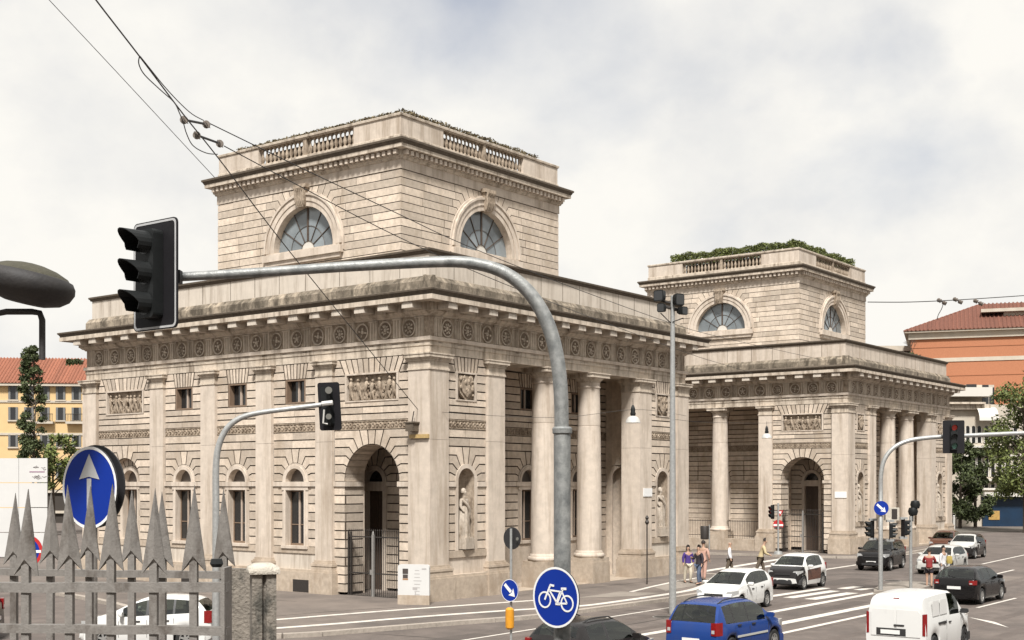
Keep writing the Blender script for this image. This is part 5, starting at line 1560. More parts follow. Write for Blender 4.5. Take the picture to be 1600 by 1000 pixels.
wire('faint cross wire in front of the portico of the near toll house', [(655, 641), (760, 649), (880, 652), (989, 640), (1050, 646), (1072, 650)], [49.4, 50, 51, 52, 57, 61], 0.008)
def insulator(label, a, b, r):
    o = thing('insulator', label, 'insulator', a, 0, 'insulators on the overhead wires')
    d = Vector(b)-Vector(a); L = d.length; d.normalize()
    mb = MB(); mb.tube([Vector((0, 0, 0)), d*L], r*0.3, 6); mb.build('rod', 'cable', o)
    e = d.cross(VIEW_F).normalized()
    for k in (0.0, 1.0):
        mb = MB(); cc = d*L*k
        for q in range(4):
            mb.disc(cc+d*(q-1.5)*r*0.5, d, VIEW_F, r*(1.0 if q % 2 else 0.75), r*(1.0 if q % 2 else 0.75), r*0.35, 12)
        mb.disc(cc, VIEW_F, UP, r*0.95, r*0.95, r*0.5, 12)
        mb.build('porcelain', 'porcelain', o)
insulator('pair of ribbed insulators where the overhead wires meet, higher pair', at(287, 187, 25.4), at(322, 194, 26.2), 0.085)
insulator('pair of ribbed insulators where the overhead wires meet, lower pair', at(307, 211, 26.0), at(343, 224, 27.0), 0.085)
for x, y, lb in ((1470, 470, 'small dark insulator on the sky wire, with a loose cable hanging from it'), (1495, 468.5, 'small dark insulator on the sky wire, middle one of three'), (1527, 471, 'small dark insulator on the sky wire, closest to the orange roof')):
    insulator(lb, at(x-3, y-1, 96), at(x+5, y+3, 96), 0.16)

wire('loose grey cable hanging from an insulator of the sky wire', [(1474, 474), (1471, 483), (1466, 492), (1464, 500)], [96, 96, 96, 96], 0.03)
# --- prohibition signs by the hedge-topped house
b = ground(1216, 866, PV); b.z = PV
ne = thing('no_entry_sign', 'thin post with a red and white disc and dark lamp heads before the side loggia', 'road sign', b)
t = 82.0
mb = MB(); mb.tube([(0, 0, 0), (0, 0, 3.3)], 0.06, 10); mb.lathe([(0.3, 0), (0.26, 0.18), (0.1, 0.22)], n=10); mb.build('post', 'steel_thin', ne, 40)
c = L2(ne, at(1216, 820, t-0.15)); P, nn = frame(c, hdir(-10))
mb = MB(); mb.disc(P(0, 0, -0.012), nn, UP, 0.33, 0.33, 0.012, 28); mb.build('sign_disc', 'sign_red', ne)
mb = MB(); bar2(mb, P, (-0.3, -0.02), (0.3, -0.02), 0.12); mb.build('symbol', 'sign_white', ne)
mb = MB(); bar2(mb, P, (-0.25, -0.2), (0.25, -0.2), 0.14); mb.build('plate', 'print_dark', ne)
c = L2(ne, at(1219, 801.5, t-0.15)); P, nn = frame(c, hdir(-5))
mb = MB(); mb.prism([P(-0.2, 0.16), P(0.2, 0.16), P(0.0, -0.22)], nn*0.02); mb.build('give_way_plate', 'sign_red', ne)
mb = MB(); mb.prism([P(-0.1, 0.10, 0.022), P(0.1, 0.10, 0.022), P(0.0, -0.09, 0.022)], nn*0.004); mb.build('plate_centre', 'sign_white', ne)
sh = thing('traffic_signal', 'small dark red lamp head beside the red and white disc', 'traffic signal', at(1207, 800, t-0.2))
signal_head(sh, Vector((0, 0, 0)), hdir(-60), 0.34, 0.9, ['sign_red', 'sign_red', 'lens_dark'], visor=0.2, dia=0.22, border=False)
mb = MB(); mb.tube([VIEW_R*0.05, VIEW_R*0.42], 0.03, 6); mb.build('arm', 'steel_thin', sh)

# --- bollards and thin posts
def post(name, label, px, py, ptop, r, m, top=None, z=PV, cat='post', group=None):
    b = ground(px, py, z); b.z = z; t = (EYE-z)*F_PX/(py-HORIZON)
    o = thing(name, label, cat, b, 0, group)
    h = at(px, ptop, t).z-z
    mb = MB(); mb.tube([(0, 0, 0), (0, 0, h)], r, 10); mb.build('shaft', m, o, 40)
    if top:
        mb = MB(); mb.lathe(top, UP*h, 10); mb.build('head', 'iron', o, 40)
    else:
        mb = MB(); mb.lathe([(r*1.15, -0.04), (r*1.15, 0.0), (r*0.5, 0.05)], UP*h, 10); mb.build('cap', m, o, 40)
    return o
post('slim_post', 'slim dark post with a pointed head before the niche of the far portico bay', 1011, 913, 816, 0.03, 'iron', [(0.05, -0.1), (0.10, 0.0), (0.05, 0.12), (0.09, 0.2), (0.0, 0.34)])
post('slim_post', 'slim dark post before the statue niche of the hedge-topped house', 1336, 861, 788, 0.04, 'iron', [(0.06, -0.1), (0.16, 0.1), (0.16, 0.5), (0.05, 0.7)])
post('bollard', 'short white bollard beside the arch of the hedge-topped house', 1286, 864, 850, 0.09, 'white_enamel')
post('bollard', 'pale post at the far end of the hedge-topped house', 1490.5, 838, 806, 0.10, 'white_enamel', cat='bollard')
post('slim_post', 'pale blue slim post before the blue shop front', 1553, 822, 756, 0.14, 'steel_thin', z=0)
post('slim_post', 'short pale slim post beside the dark tree', 1540, 822, 778, 0.10, 'steel_thin', z=0)
# litter bins hung beside the loggia column
lb = thing('litter_bin', 'dark litter bin standing before the first loggia column', 'bin', ground(1101, 860, PV))
lb.location.z = PV
mb = MB(); mb.lathe([(0.22, 0.75), (0.28, 0.8), (0.30, 1.6), (0.27, 1.66)], n=12); mb.build('drum', 'iron', lb, 40)
mb = MB(); mb.tube([VIEW_R*0.32, VIEW_R*0.32+UP*1.75], 0.045, 8); mb.build('post', 'steel_thin', lb)
# no-parking sign and hoarding far left
npk = thing('no_parking_sign', 'round blue sign with a red rim at the foot of the white hoarding', 'road sign', at(40, 861, 24))
P, nn = frame(Vector((0, 0, 0)), hdir(10))
mb = MB(); mb.disc(P(0, 0, -0.012), nn, UP, 0.31, 0.31, 0.012, 36); mb.build('sign_disc', 'sign_blue', npk)
mb = MB(); ring_piece(mb, P, 0.25, 0.31, 0.003); mb.build('sign_rim', 'sign_red', npk)
mb = MB(); bar2(mb, P, (-0.28, -0.01), (0.28, -0.01), 0.05); mb.build('symbol', 'sign_white', npk)
mb = MB(); mb.tube([VIEW_F*0.05-UP*3.42, VIEW_F*0.05+UP*0.3], 0.03, 8); mb.build('post', 'steel_thin', npk)

# ------------------------------------------------------------------ vehicles
def interp(tab, x):
    if x <= tab[0][0]: return tab[0][1]
    for (a, va), (b, vb) in zip(tab, tab[1:]):
        if x <= b:
            f = (x-a)/(b-a)
            return va+(vb-va)*f
    return tab[-1][1]
def sm_interp(tab, x):
    """monotone-ish smooth profile"""
    n = len(tab)
    if x <= tab[0][0]: return tab[0][1]
    if x >= tab[-1][0]: return tab[-1][1]
    for i in range(n-1):
        a, va = tab[i]; b, vb = tab[i+1]
        if x <= b:
            h = b-a; f = (x-a)/h; d = (vb-va)/h
            def slope(k):
                if k == 0 or k == n-1: return d
                d0 = (tab[k][1]-tab[k-1][1])/(tab[k][0]-tab[k-1][0]); d1 = (tab[k+1][1]-tab[k][1])/(tab[k+1][0]-tab[k][0])
                return 0 if d0*d1 <= 0 else 2*d0*d1/(d0+d1)
            m0, m1 = slope(i)*h, slope(i+1)*h
            return (2*f**3-3*f*f+1)*va+(f**3-2*f*f+f)*m0+(-2*f**3+3*f*f)*vb+(f**3-f*f)*m1
    return tab[-1][1]
def car(label, cat, spec, paint, loc, yaw, group='vehicles at the crossing', paint2=None, z=0.0):
    """x = forward, origin on the ground under the middle.  spec: L, Wd, top [(x,z)], belt, wheels, wr, glass ranges"""
    Ln, Wd, top, belt = spec['L'], spec['W'], spec['top'], spec['belt']
    H = max(v for _, v in top); wr = spec['wr']; wx = spec['wx']; hl = Ln/2
    root = thing('car' if cat == 'car' else cat, label, cat, (loc[0], loc[1], z), yaw, group)
    ws, rw, sw = spec['ws'], spec['rw'], spec['sw']
    xs = {-hl, hl}
    for k in range(37): xs.add(-hl+Ln*k/36)
    for e in (0.03, 0.08, 0.15, 0.25): xs.add(hl-e); xs.add(-hl+e)
    for w in wx:
        for k in range(-6, 7): xs.add(w+(wr+0.06)*math.sin(R_(90*k/6)))
    for a, b in (ws, rw)+tuple(sw):
        if b > a: xs |= {a, b}
    for x, _ in top: xs.add(x)
    xs = sorted(x for x in xs if -hl <= x <= hl)
    ys = [xs[0]]
    for x in xs[1:]:
        if x-ys[-1] > 0.012: ys.append(x)
    if ys[-1] < hl: ys[-1] = hl
    xs = ys
    hwf = lambda x: Wd/2*(1-spec.get('nose', 0.16)*max(0, (x-(hl-0.75))/0.75)**2.2-spec.get('tail', 0.10)*max(0, (-x-(hl-0.6))/0.6)**2.4)
    clear = spec.get('clear', 0.2)
    def zb(x):
        z = clear+0.10*max(0, (abs(x)-(hl-0.35))/0.35)**2
        for w in wx:
            d = abs(x-w)
            if d < wr+0.06: z = max(z, wr+math.sqrt(max(0, (wr+0.06)**2-d*d)))
        return z
    rows = []
    tum = spec.get('tumble', 0.17)
    for x in xs:
        hw = hwf(x); zt = sm_interp(top, x); b0 = interp(belt, x); bl = min(b0, zt-0.07); zl = zb(x)
        k = max(0.0, min(1.0, (zt-bl-0.07)/max(0.1, H-b0-0.07)))
        tt = tum*k
        sh = bl-0.10
        zl2 = min(zl, sh-0.04)
        er = 0.085*k+0.028*(1-k)
        R = [(hw-0.16, zl2-0.0), (hw-0.035, zl2+0.015), (hw, zl2+(sh-zl2)*0.30), (hw*1.005, zl2+(sh-zl2)*0.62), (hw-0.012, sh), (hw-0.045, bl),
             (hw-0.045-tt*0.45, bl+(zt-bl-er)*0.5), (hw-0.055-tt, zt-er), (hw-0.12-tt*1.15, zt-er*0.30), ((hw-0.1-tt)*0.55, zt-er*0.04), (0.0, zt)]
        rows.append([Vector((x, y, z_)) for y, z_ in R])
    nR = len(rows[0]); body, trim = MB(), MB(); two = MB(); three = MB(); pillar = MB()
    glass = {}
    def emit(i, j, f):
        """face between stations i, i+1 and rows j, j+1 on both sides, into the mesh of its part"""
        xm = (xs[i]+xs[i+1])/2
        key = None
        if j in (5, 6) and sw:
            for q, (a, b) in enumerate(sw):
                if a <= xm <= b: key = ('side', q)
        if j >= 8 and ws[0] <= xm <= ws[1]: key = ('ws', 0)
        if j == 7 and ws[0] <= xm <= ws[1]: key = None
        if j >= 8 and rw[0] <= xm <= rw[1]: key = ('rw', 0)
        for s in (1, -1):
            P = [Vector((p.x, p.y*s, p.z)) for p in f]
            if key is None:
                if j in (5, 6) and len(sw) > 1 and sw[0][0] < xm < sw[-1][1]: pillar.add(P, [(0, 1, 2, 3)])
                elif spec.get('three') and spec['three'](xm, (f[0].z+f[2].z)/2): three.add(P, [(0, 1, 2, 3)])
                elif paint2 and spec['two'](xm, (f[0].z+f[2].z)/2): two.add(P, [(0, 1, 2, 3)])
                elif j == 0: trim.add(P, [(0, 1, 2, 3)])
                else: body.add(P, [(0, 1, 2, 3)])
            else:
                kk = key if key[0] != 'side' else (key[0], key[1], s)
                glass.setdefault(kk, MB()).add(P, [(0, 1, 2, 3)])
    for i in range(len(xs)-1):
        for j in range(nR-1):
            emit(i, j, [rows[i][j], rows[i][j+1], rows[i+1][j+1], rows[i+1][j]])
    for r, in ((rows[0],), (rows[-1],)):
        ring = [Vector((p.x, p.y, p.z)) for p in r]+[Vector((p.x, -p.y, p.z)) for p in reversed(r[:-1])]
        body.add(ring, [tuple(range(len(ring)))])
    def merged(mb, name, m, parent, ang=38):
        me = bpy.data.meshes.new(name); me.from_pydata(mb.v, [], mb.f)
        bm = bmesh.new(); bm.from_mesh(me); bmesh.ops.remove_doubles(bm, verts=bm.verts, dist=0.002)
        bmesh.ops.recalc_face_normals(bm, faces=bm.faces); bm.to_mesh(me); bm.free()
        me.materials.append(MATS[m]); me.shade_smooth(); me.set_sharp_from_angle(angle=R_(ang))
        return link(name, me, parent)
    bo = merged(body, 'body', paint, root)
    if pillar.v: tag(merged(pillar, 'window_pillar', 'car_trim', root), kind='stuff')
    if three.v: merged(three, 'bonnet', 'paint_darkgrey', root)
    if two.v: tag(merged(two, 'panel', paint2, root), kind='stuff')
    merged(trim, 'underside', 'car_trim', root)
    for kk, mb in glass.items():
        merged(mb, {'ws': 'windscreen', 'rw': 'rear_window', 'side': 'side_window'}[kk[0]], 'car_glass', root)
    # floor, seats (seen as dark shapes through nothing: the glass is dark) and arches
    mb = MB(); mb.box((-hl+0.25, -Wd/2+0.2, clear), (hl-0.25, Wd/2-0.2, clear+0.25)); mb.build('floor_pan', 'car_trim', root)
    zb0 = interp(belt, 0)-0.16
    mb = MB(); mb.box((-hl+0.35, -Wd/2+0.14, clear+0.25), (ws[1]-0.1, Wd/2-0.14, zb0)); mb.build('cabin_floor', 'car_trim', root)
    for sx in ((0.05,), (-0.85,)) if ws[0]-rw[1] > 1.2 and spec is not VAN else ((0.05,),):
        for sy in (-0.36, 0.36):
            mb = MB(); x0 = sx[0]
            mb.rings([[Vector((x0-0.12*k+dx, sy+dy, z_)) for dx, dy in rounded(0.07, 0.22*w_, 0.05, 2)] for k, z_, w_ in ((0, zb0-0.02, 1.0), (1, zb0+0.12, 1.0), (1.6, zb0+0.24, 0.85))])
            st = mb.build('seat', 'car_seat', root, 50)
            mb = MB(); mb.rings([[Vector((x0-0.21+dx, sy+dy, z_)) for dx, dy in rounded(0.05, 0.12*w_, 0.04, 2)] for z_, w_ in ((zb0+0.27, 0.9), (zb0+0.36, 1.0), (zb0+0.43, 0.8))]); mb.build('headrest', 'car_seat', st, 50)
    mb = MB(); mb.rings([[Vector((x, -Wd/2+0.18, zb0)), Vector((x, Wd/2-0.18, zb0)), Vector((x, Wd/2-0.18, zb0+d)), Vector((x, -Wd/2+0.18, zb0+d))] for x, d in ((ws[0]+0.15, 0.02), (ws[0]+0.3, 0.15), (ws[1]-0.12, 0.13))]); mb.build('dashboard', 'car_trim', root)
    for w in wx:
        for s in (1, -1):
            t = MB(); wdt = 0.20
            prof = [(wr*0.62, -wdt/2), (wr*0.93, -wdt/2), (wr, -wdt/2+0.03), (wr, wdt/2-0.03), (wr*0.93, wdt/2), (wr*0.62, wdt/2-0.01)]
            n = 22; yc = s*(Wd/2-0.115)
            t.rings([[Vector((w+r*math.cos(2*math.pi*k/n), yc+s*d, wr+r*math.sin(2*math.pi*k/n))) for k in range(n)] for r, d in prof], True, True, False)
            ty = t.build('wheel', 'tyre', root, 40)
            t = MB(); rr = wr*0.64
            t.rings([[Vector((w+r*math.cos(2*math.pi*k/n), yc+s*d, wr+r*math.sin(2*math.pi*k/n))) for k in range(n)] for r, d in ((rr, 0.06), (rr*0.98, wdt/2-0.008), (rr*0.86, wdt/2-0.008), (rr*0.82, wdt/2-0.05))], True, False, False)
            for q in range(6):
                a = 2*math.pi*q/6+0.3
                t.obox(Vector((w+rr*0.45*math.cos(a), yc+s*(wdt/2-0.028), wr+rr*0.45*math.sin(a))), Vector((rr*0.45*math.cos(a), 0, rr*0.45*math.sin(a))), Vector((-0.028*math.sin(a), 0, 0.028*math.cos(a))), Vector((0, 0.012, 0)))
            t.disc(Vector((w, yc+s*(wdt/2-0.03), wr)), (0, s, 0), UP, rr*0.25, rr*0.25, 0.02, 12)
            t.build('rim', 'rim' if spec.get('rim', True) else 'car_trim', ty)
            t = MB(); t.disc(Vector((w, yc+s*0.035, wr)), (0, s, 0), UP, rr*0.92, rr*0.92, 0.005, 16); t.build('brake_disc', 'car_trim', ty)
    # surface helpers
    def side(x, z_):
        """half-width of the painted flank"""
        hw = hwf(x); return hw
    def add_part(name, m, fn, ang=40):
        mb = MB(); fn(mb); return mb.build(name, m, root, ang)
    # lamps, plates, bumper, mirrors, handles
    for s in (1, -1):
        y = s*hwf(hl-0.25)
        hz = spec['head'][0]; hh, hln = spec['head'][1], spec['head'][2]
        def hlamp(mb):
            x0 = hl-0.10; pts = []
            mb.rings([[Vector((x0-dx, s*(hwf(hl-0.05-dx)-yy), hz+zz*hh)) for yy, zz in ((hln*0.9, -0.35), (0.0, -0.45), (-0.012, 0.5), (hln*0.55, 0.42))] for dx in (-0.03, 0.15, 0.34)][::-1])
        add_part('headlight', 'lamp_clear', hlamp)
        tz, th, tw_ = spec['tail_l']
        def tlamp(mb):
            x0 = -hl-0.012
            mb.rings([[Vector((x0+dx, s*(hwf(-hl+dx*0.8)-yy), tz+zz*th)) for yy, zz in ((tw_, -0.48), (-0.012+ins, -0.5), (-0.012+ins, 0.5), (tw_, 0.48))] for dx, ins in ((0.0, 0.03), (0.06, 0.0), (spec.get('tl_wrap', 0.2), 0.004))])
        tl = add_part('tail_light', 'lamp_red', tlamp)
        if spec is not VAN:
            mb = MB(); mb.obox((-hl-0.016, s*(hwf(-hl)-tw_*0.62), tz-th*0.20), (0.006, 0, 0), (0, tw_*0.26, 0), (0, 0, th*0.13)); mb.build('reversing_lamp', 'lamp_clear', tl)
        mxp = spec['mirror']
        def mir(mb):
            c = Vector((mxp[0], s*(hwf(mxp[0])+0.085), mxp[1]))
            mb.rings([[c+Vector((dx, s*yy*sc, zz*sc)) for yy, zz in rounded(0.11, 0.065, 0.04, 2)] for dx, sc in ((0.07, 0.5), (0.03, 0.95), (-0.05, 1.0))])
            mb.obox(c-Vector((0, s*0.11, 0.03)), (0.03, 0, 0), (0, 0.05, 0), (0, 0, 0.02))
        add_part('mirror', spec.get('mirror_m', paint), mir)
        for hx, hz_ in spec['handles']:
            add_part('handle', spec.get('handle_m', 'car_trim'), lambda mb: mb.obox((hx, s*(hwf(hx)+0.004), hz_), (0.09, 0, 0), (0, 0.014, 0), (0, 0, 0.016)))
        for x in spec['seams']:
            add_part('door_seam', 'car_trim', lambda mb: mb.obox((x, s*(hwf(x)-0.003), (clear+interp(belt, x))/2+0.02), (0.005, 0, 0), (0, 0.006, 0), (0, 0, (interp(belt, x)-clear)/2-0.13)))
        if spec.get('strip'):
            a, b, z_ = spec['strip']
            add_part('side_strip', spec.get('strip_m', 'car_trim'), lambda mb: mb.obox(((a+b)/2, s*(hwf(0)+0.006), z_), ((b-a)/2, 0, 0), (0, 0.012, 0), (0, 0, 0.028)))
        if spec.get('rails'):
            a, b = spec['rails']
            add_part('roof_rail', 'car_trim', lambda mb: mb.tube([Vector((a+(b-a)*k/6, s*(Wd/2-0.34), sm_interp(top, a+(b-a)*k/6)+(0.03 if 0 < k < 6 else -0.02))) for k in range(7)], 0.018, 6))
    add_part('rear_plate', 'plate_white', lambda mb: mb.obox((-hl-0.016, spec.get('plate_y', 0), spec['plate'][0]), (0.008, 0, 0), (0, 0.26, 0), (0, 0, 0.055)))
    add_part('front_plate', 'plate_white', lambda mb: mb.obox((hl+0.012, 0, spec['plate'][1]), (0.008, 0, 0), (0, 0.26, 0), (0, 0, 0.055)))
    def bump(x0, sg):
        def f(mb):
            rings = []
            for k in range(-6, 7):
                y = Wd/2*0.97*k/6
                x = sg*(hl+0.02-0.20*abs(k/6)**3.2)
                rings.append([Vector((x-sg*0.22, y, clear+0.02)), Vector((x, y, clear+0.04)), Vector((x+sg*0.015, y, clear+0.16)), Vector((x, y, clear+0.26)), Vector((x-sg*0.22, y, clear+0.26))])
            mb.rings(rings)
        return f
    add_part('rear_bumper', spec.get('bump_m', paint), bump(0, -1)); add_part('front_bumper', spec.get('bump_m', paint), bump(0, 1))
    add_part('grille', 'car_trim', lambda mb: (mb.obox((hl+0.028, 0, clear+0.13), (0.012, 0, 0), (0, Wd*0.28, 0), (0, 0, 0.055)), ))
    add_part('upper_grille', 'car_trim', lambda mb: mb.obox((hl-0.005, 0, spec['head'][0]-0.05), (0.02, 0, 0), (0, Wd*0.22, 0), (0, 0, 0.035)))
    if spec.get('wiper', True):
        xw = (rw[0]+rw[1])/2 if rw[1] > rw[0] else None
        if xw is not None:
            add_part('rear_wiper', 'car_trim', lambda mb: mb.tube([Vector((rw[0]+0.03, 0.0, sm_interp(top, rw[0]+0.03)+0.01)), Vector((rw[0]+0.12, 0.3, sm_interp(top, rw[0]+0.12)+0.012))], 0.01, 5))
        xa = ws[1]-0.05
        for y0 in (0.1, 0.6):
            add_part('wiper', 'car_trim', lambda mb: mb.tube([Vector((xa+0.03, y0, sm_interp(top, xa+0.03)+0.005)), Vector((xa-0.06, y0-0.5, sm_interp(top, xa-0.06)+0.012))], 0.01, 5))
    return root

HATCH = dict(L=3.75, W=1.64, top=[(-1.875, 0.62), (-1.86, 0.86), (-1.78, 1.0), (-1.62, 1.22), (-1.42, 1.39), (-1.2, 1.455), (-0.6, 1.49), (-0.1, 1.465), (0.25, 1.37), (1.10, 0.98), (1.4, 0.90), (1.7, 0.78), (1.82, 0.68), (1.875, 0.52)],
             belt=[(-1.9, 1.06), (0.9, 0.90)], wx=(-1.17, 1.15), wr=0.295, ws=(0.22, 1.07), rw=(-1.74, -1.46), sw=((-1.30, -0.86), (-0.80, -0.12), (-0.04, 0.62)),
             head=(0.70, 0.20, 0.32), tail_l=(0.92, 0.34, 0.17), mirror=(0.62, 1.0), handles=((-0.62, 0.82), (0.2, 0.80)), seams=(-0.84, -0.08, 0.72), plate=(0.62, 0.42))
MPV = dict(L=3.9, W=1.70, top=[(-1.95, 0.62), (-1.94, 0.92), (-1.90, 1.0), (-1.74, 1.28), (-1.58, 1.48), (-1.4, 1.53), (-0.6, 1.575), (0.1, 1.55), (0.45, 1.45), (1.2, 1.01), (1.5, 0.93), (1.80, 0.80), (1.91, 0.70), (1.95, 0.55)],
           belt=[(-2, 1.0), (1.0, 0.95)], wx=(-1.2, 1.22), wr=0.31, ws=(0.42, 1.17), rw=(-1.88, -1.60), sw=((-1.50, -1.10), (-1.02, -0.30), (-0.22, 0.70)),
           head=(0.76, 0.22, 0.34), tail_l=(0.88, 0.34, 0.16), mirror=(0.78, 1.08), handles=((-0.85, 0.92), (-0.05, 0.9)), seams=(-1.06, -0.26, 0.82), plate=(0.56, 0.42), strip=(-0.95, 0.75, 0.62), strip_m='paint_silver', rails=(-1.45, 0.2), tl_wrap=0.24)
VAN = dict(L=4.0, W=1.68, top=[(-2.0, 1.36), (-1.985, 1.50), (-1.95, 1.60), (-1.87, 1.68), (-1.7, 1.73), (-0.4, 1.765), (0.35, 1.73), (0.62, 1.64), (1.25, 1.12), (1.5, 1.02), (1.82, 0.88), (1.95, 0.74), (2.0, 0.55)],
           belt=[(-2, 1.12), (1.2, 1.05)], wx=(-1.3, 1.32), wr=0.315, ws=(0.66, 1.22), rw=(0, 0), sw=((0.02, 0.86),), tumble=0.10,
           head=(0.80, 0.24, 0.32), tail_l=(0.96, 0.58, 0.085), mirror=(0.95, 1.12), handles=((-0.52, 0.90), (-0.08, 0.90)), seams=(-0.35, 0.92), plate=(0.73, 0.42), plate_y=0.14, strip=(-1.05, -0.45, 0.93), bump_m='car_trim', mirror_m='car_trim', tl_wrap=0.09, nose=0.16, tail=0.04, rim=False, wiper=False)
SEDAN = dict(L=4.1, W=1.72, top=[(-2.05, 0.62), (-2.04, 0.86), (-2.0, 0.98), (-1.86, 1.08), (-1.5, 1.34), (-1.2, 1.42), (-0.5, 1.45), (0.1, 1.43), (0.4, 1.36), (1.12, 0.98), (1.45, 0.91), (1.85, 0.78), (2.0, 0.68), (2.05, 0.5)],
             belt=[(-2.1, 0.99), (1.0, 0.92)], wx=(-1.26, 1.26), wr=0.315, ws=(0.42, 1.08), rw=(-1.94, -1.5), sw=((-1.42, -1.0), (-0.92, -0.2), (-0.12, 0.66)),
             head=(0.70, 0.19, 0.36), tail_l=(0.87, 0.17, 0.20), mirror=(0.68, 0.98), handles=((-0.72, 0.82), (0.12, 0.80)), seams=(-0.96, -0.16, 0.76), plate=(0.66, 0.40))
COUPE = dict(L=3.6, W=1.62, top=[(-1.8, 0.6), (-1.78, 0.9), (-1.68, 1.05), (-1.40, 1.34), (-1.15, 1.42), (-0.5, 1.455), (0.1, 1.43), (0.4, 1.34), (1.02, 0.98), (1.3, 0.91), (1.64, 0.78), (1.76, 0.68), (1.8, 0.5)],
             belt=[(-1.8, 0.98), (0.9, 0.93)], wx=(-1.12, 1.12), wr=0.29, ws=(0.42, 0.98), rw=(-1.62, -1.38), sw=((-1.2, -0.52), (-0.40, 0.62)),
             head=(0.7, 0.2, 0.3), tail_l=(0.92, 0.25, 0.16), mirror=(0.62, 0.98), handles=((-0.22, 0.84),), seams=(-0.46, 0.72), plate=(0.55, 0.4), rails=(-1.1, 0.2))
CITY = dict(L=3.3, W=1.62, top=[(-1.65, 0.62), (-1.63, 0.95), (-1.55, 1.12), (-1.32, 1.42), (-1.05, 1.50), (-0.4, 1.54), (0.1, 1.52), (0.4, 1.44), (1.05, 1.04), (1.25, 0.97), (1.5, 0.86), (1.62, 0.72), (1.65, 0.52)],
            belt=[(-1.65, 1.04), (0.9, 0.96)], wx=(-1.12, 1.08), wr=0.30, ws=(0.42, 1.02), rw=(-1.52, -1.30), sw=((-1.05, -0.50), (-0.42, 0.62)),
            head=(0.74, 0.22, 0.34), tail_l=(0.95, 0.28, 0.14), mirror=(0.62, 1.02), handles=((-0.22, 0.86),), seams=(-0.46, 0.70), plate=(0.6, 0.42), bump_m='car_trim',
            two=lambda x, z_: (-0.80 < x < 0.72 and 0.36 < z_ < 0.90), three=lambda x, z_: x > 0.98 and z_ < 1.02)
SUV = dict(L=4.1, W=1.76, top=[(-2.05, 0.7), (-2.03, 1.05), (-1.95, 1.18), (-1.75, 1.48), (-1.5, 1.60), (-0.5, 1.66), (0.2, 1.63), (0.5, 1.54), (1.1, 1.12), (1.5, 1.05), (1.85, 0.92), (2.0, 0.78), (2.05, 0.6)],
           belt=[(-2.05, 1.12), (1.0, 1.05)], wx=(-1.28, 1.26), wr=0.34, ws=(0.52, 1.08), rw=(-1.92, -1.62), sw=((-1.5, -1.05), (-0.97, -0.22), (-0.14, 0.7)),
           head=(0.82, 0.22, 0.36), tail_l=(1.0, 0.34, 0.16), mirror=(0.75, 1.14), handles=((-0.8, 0.95), (0.1, 0.93)), seams=(-1.0, -0.18, 0.82), plate=(0.62, 0.48), clear=0.24)

PIx = math.pi
CARS = {}
def place(lb, cat, spec, paint, x, y, yaw, **k): CARS[lb] = car(lb, cat, spec, paint, (x, y), yaw, **k)
place('white hatchback seen front on, behind the blue car', 'car', HATCH, 'paint_white', 5.75, -10.15, PIx+R_(3))
place('two-tone small car, brown doors in a white frame, by the zebra stripes', 'car', CITY, 'paint_white', 16.1, -7.9, PIx+R_(2), paint2='paint_brown')
place('blue compact people carrier seen from behind with red tail lights', 'car', MPV, 'paint_blue', -5.75, -15.85, R_(-1))
place('white panel van with tall red tail lights', 'van', VAN, 'paint_vanwhite', -2.1, -19.95, R_(1))
place('black hatchback seen from behind with a white number plate', 'car', SEDAN, 'paint_black', 14.25, -16.2, R_(0))
place('black off-roader waiting behind the island signal pole', 'car', SUV, 'paint_black', 30.4, -6.3, PIx+R_(6))
place('silver grey hatchback approaching beside the black off-roader', 'car', SEDAN, 'paint_silver', 29.6, -9.9, PIx+R_(3))
PALE = dict(CITY); PALE['three'] = None; PALE['two'] = lambda x, z_: x > 0.2 and z_ > 0.75
place('dark small car with a pale bonnet approaching far down the road', 'car', PALE, 'paint_darkgrey', 43.8, -6.7, PIx+R_(3), paint2='paint_silver')
place('dark red-brown car half hidden at the far end of the road', 'car', HATCH, 'paint_brown', 49.0, -3.6, PIx+R_(8))
place('dark grey coupe with a pale roof edge under the bicycle sign', 'car', COUPE, 'paint_darkgrey', -11.3, -15.1, R_(0))
hd = math.atan2(0.795, -0.606)
place('white hatchback with a red tail light seen through the fence', 'car', HATCH, 'paint_white', -14.35, -1.9, hd)
place('black car seen through the fence, ahead of the white one', 'car', SUV, 'paint_black', -17.6, 4.6, hd+R_(10))
place('white car at the far right edge of the road', 'car', HATCH, 'paint_white', 50.5, -12.2, PIx+R_(4))
# rear doors of the van
v = CARS['white panel van with tall red tail lights']
for s in (1, -1):
    mb = MB(); mb.prism([(-2.003, s*0.03, 0.62), (-2.003, s*0.66, 0.62), (-2.003, s*0.67, 1.24), (-2.003, s*0.60, 1.33), (-2.003, s*0.03, 1.33)], (-0.012, 0, 0)); mb.build('rear_door', 'paint_vanwhite', v)
mb = MB(); mb.obox((-2.012, 0.12, 0.73), (0.004, 0, 0), (0, 0.40, 0), (0, 0, 0.10)); mb.build('plate_recess', 'car_trim', v)
mb = MB(); mb.obox((-2.02, -0.1, 0.92), (0.012, 0, 0), (0, 0.14, 0), (0, 0, 0.02)); mb.build('door_handle', 'car_trim', v)
mb = MB(); mb.obox((-1.93, 0, 1.625), (0.012, 0, 0), (0, 0.08, 0), (0, 0, 0.018)); mb.build('brake_light', 'lamp_red', v)
for s in (1, -1):
    for a, b in ((-1.42, -0.86), (-0.80, -0.22)):
        mb = MB()
        mb.prism([(a, s*0.800, 1.14), (b, s*0.800, 1.14), (b, s*0.772, 1.54), (a+0.04, s*0.772, 1.54)], (0, s*0.006, 0)); mb.build('side_panel', 'paint_vanwhite', v)

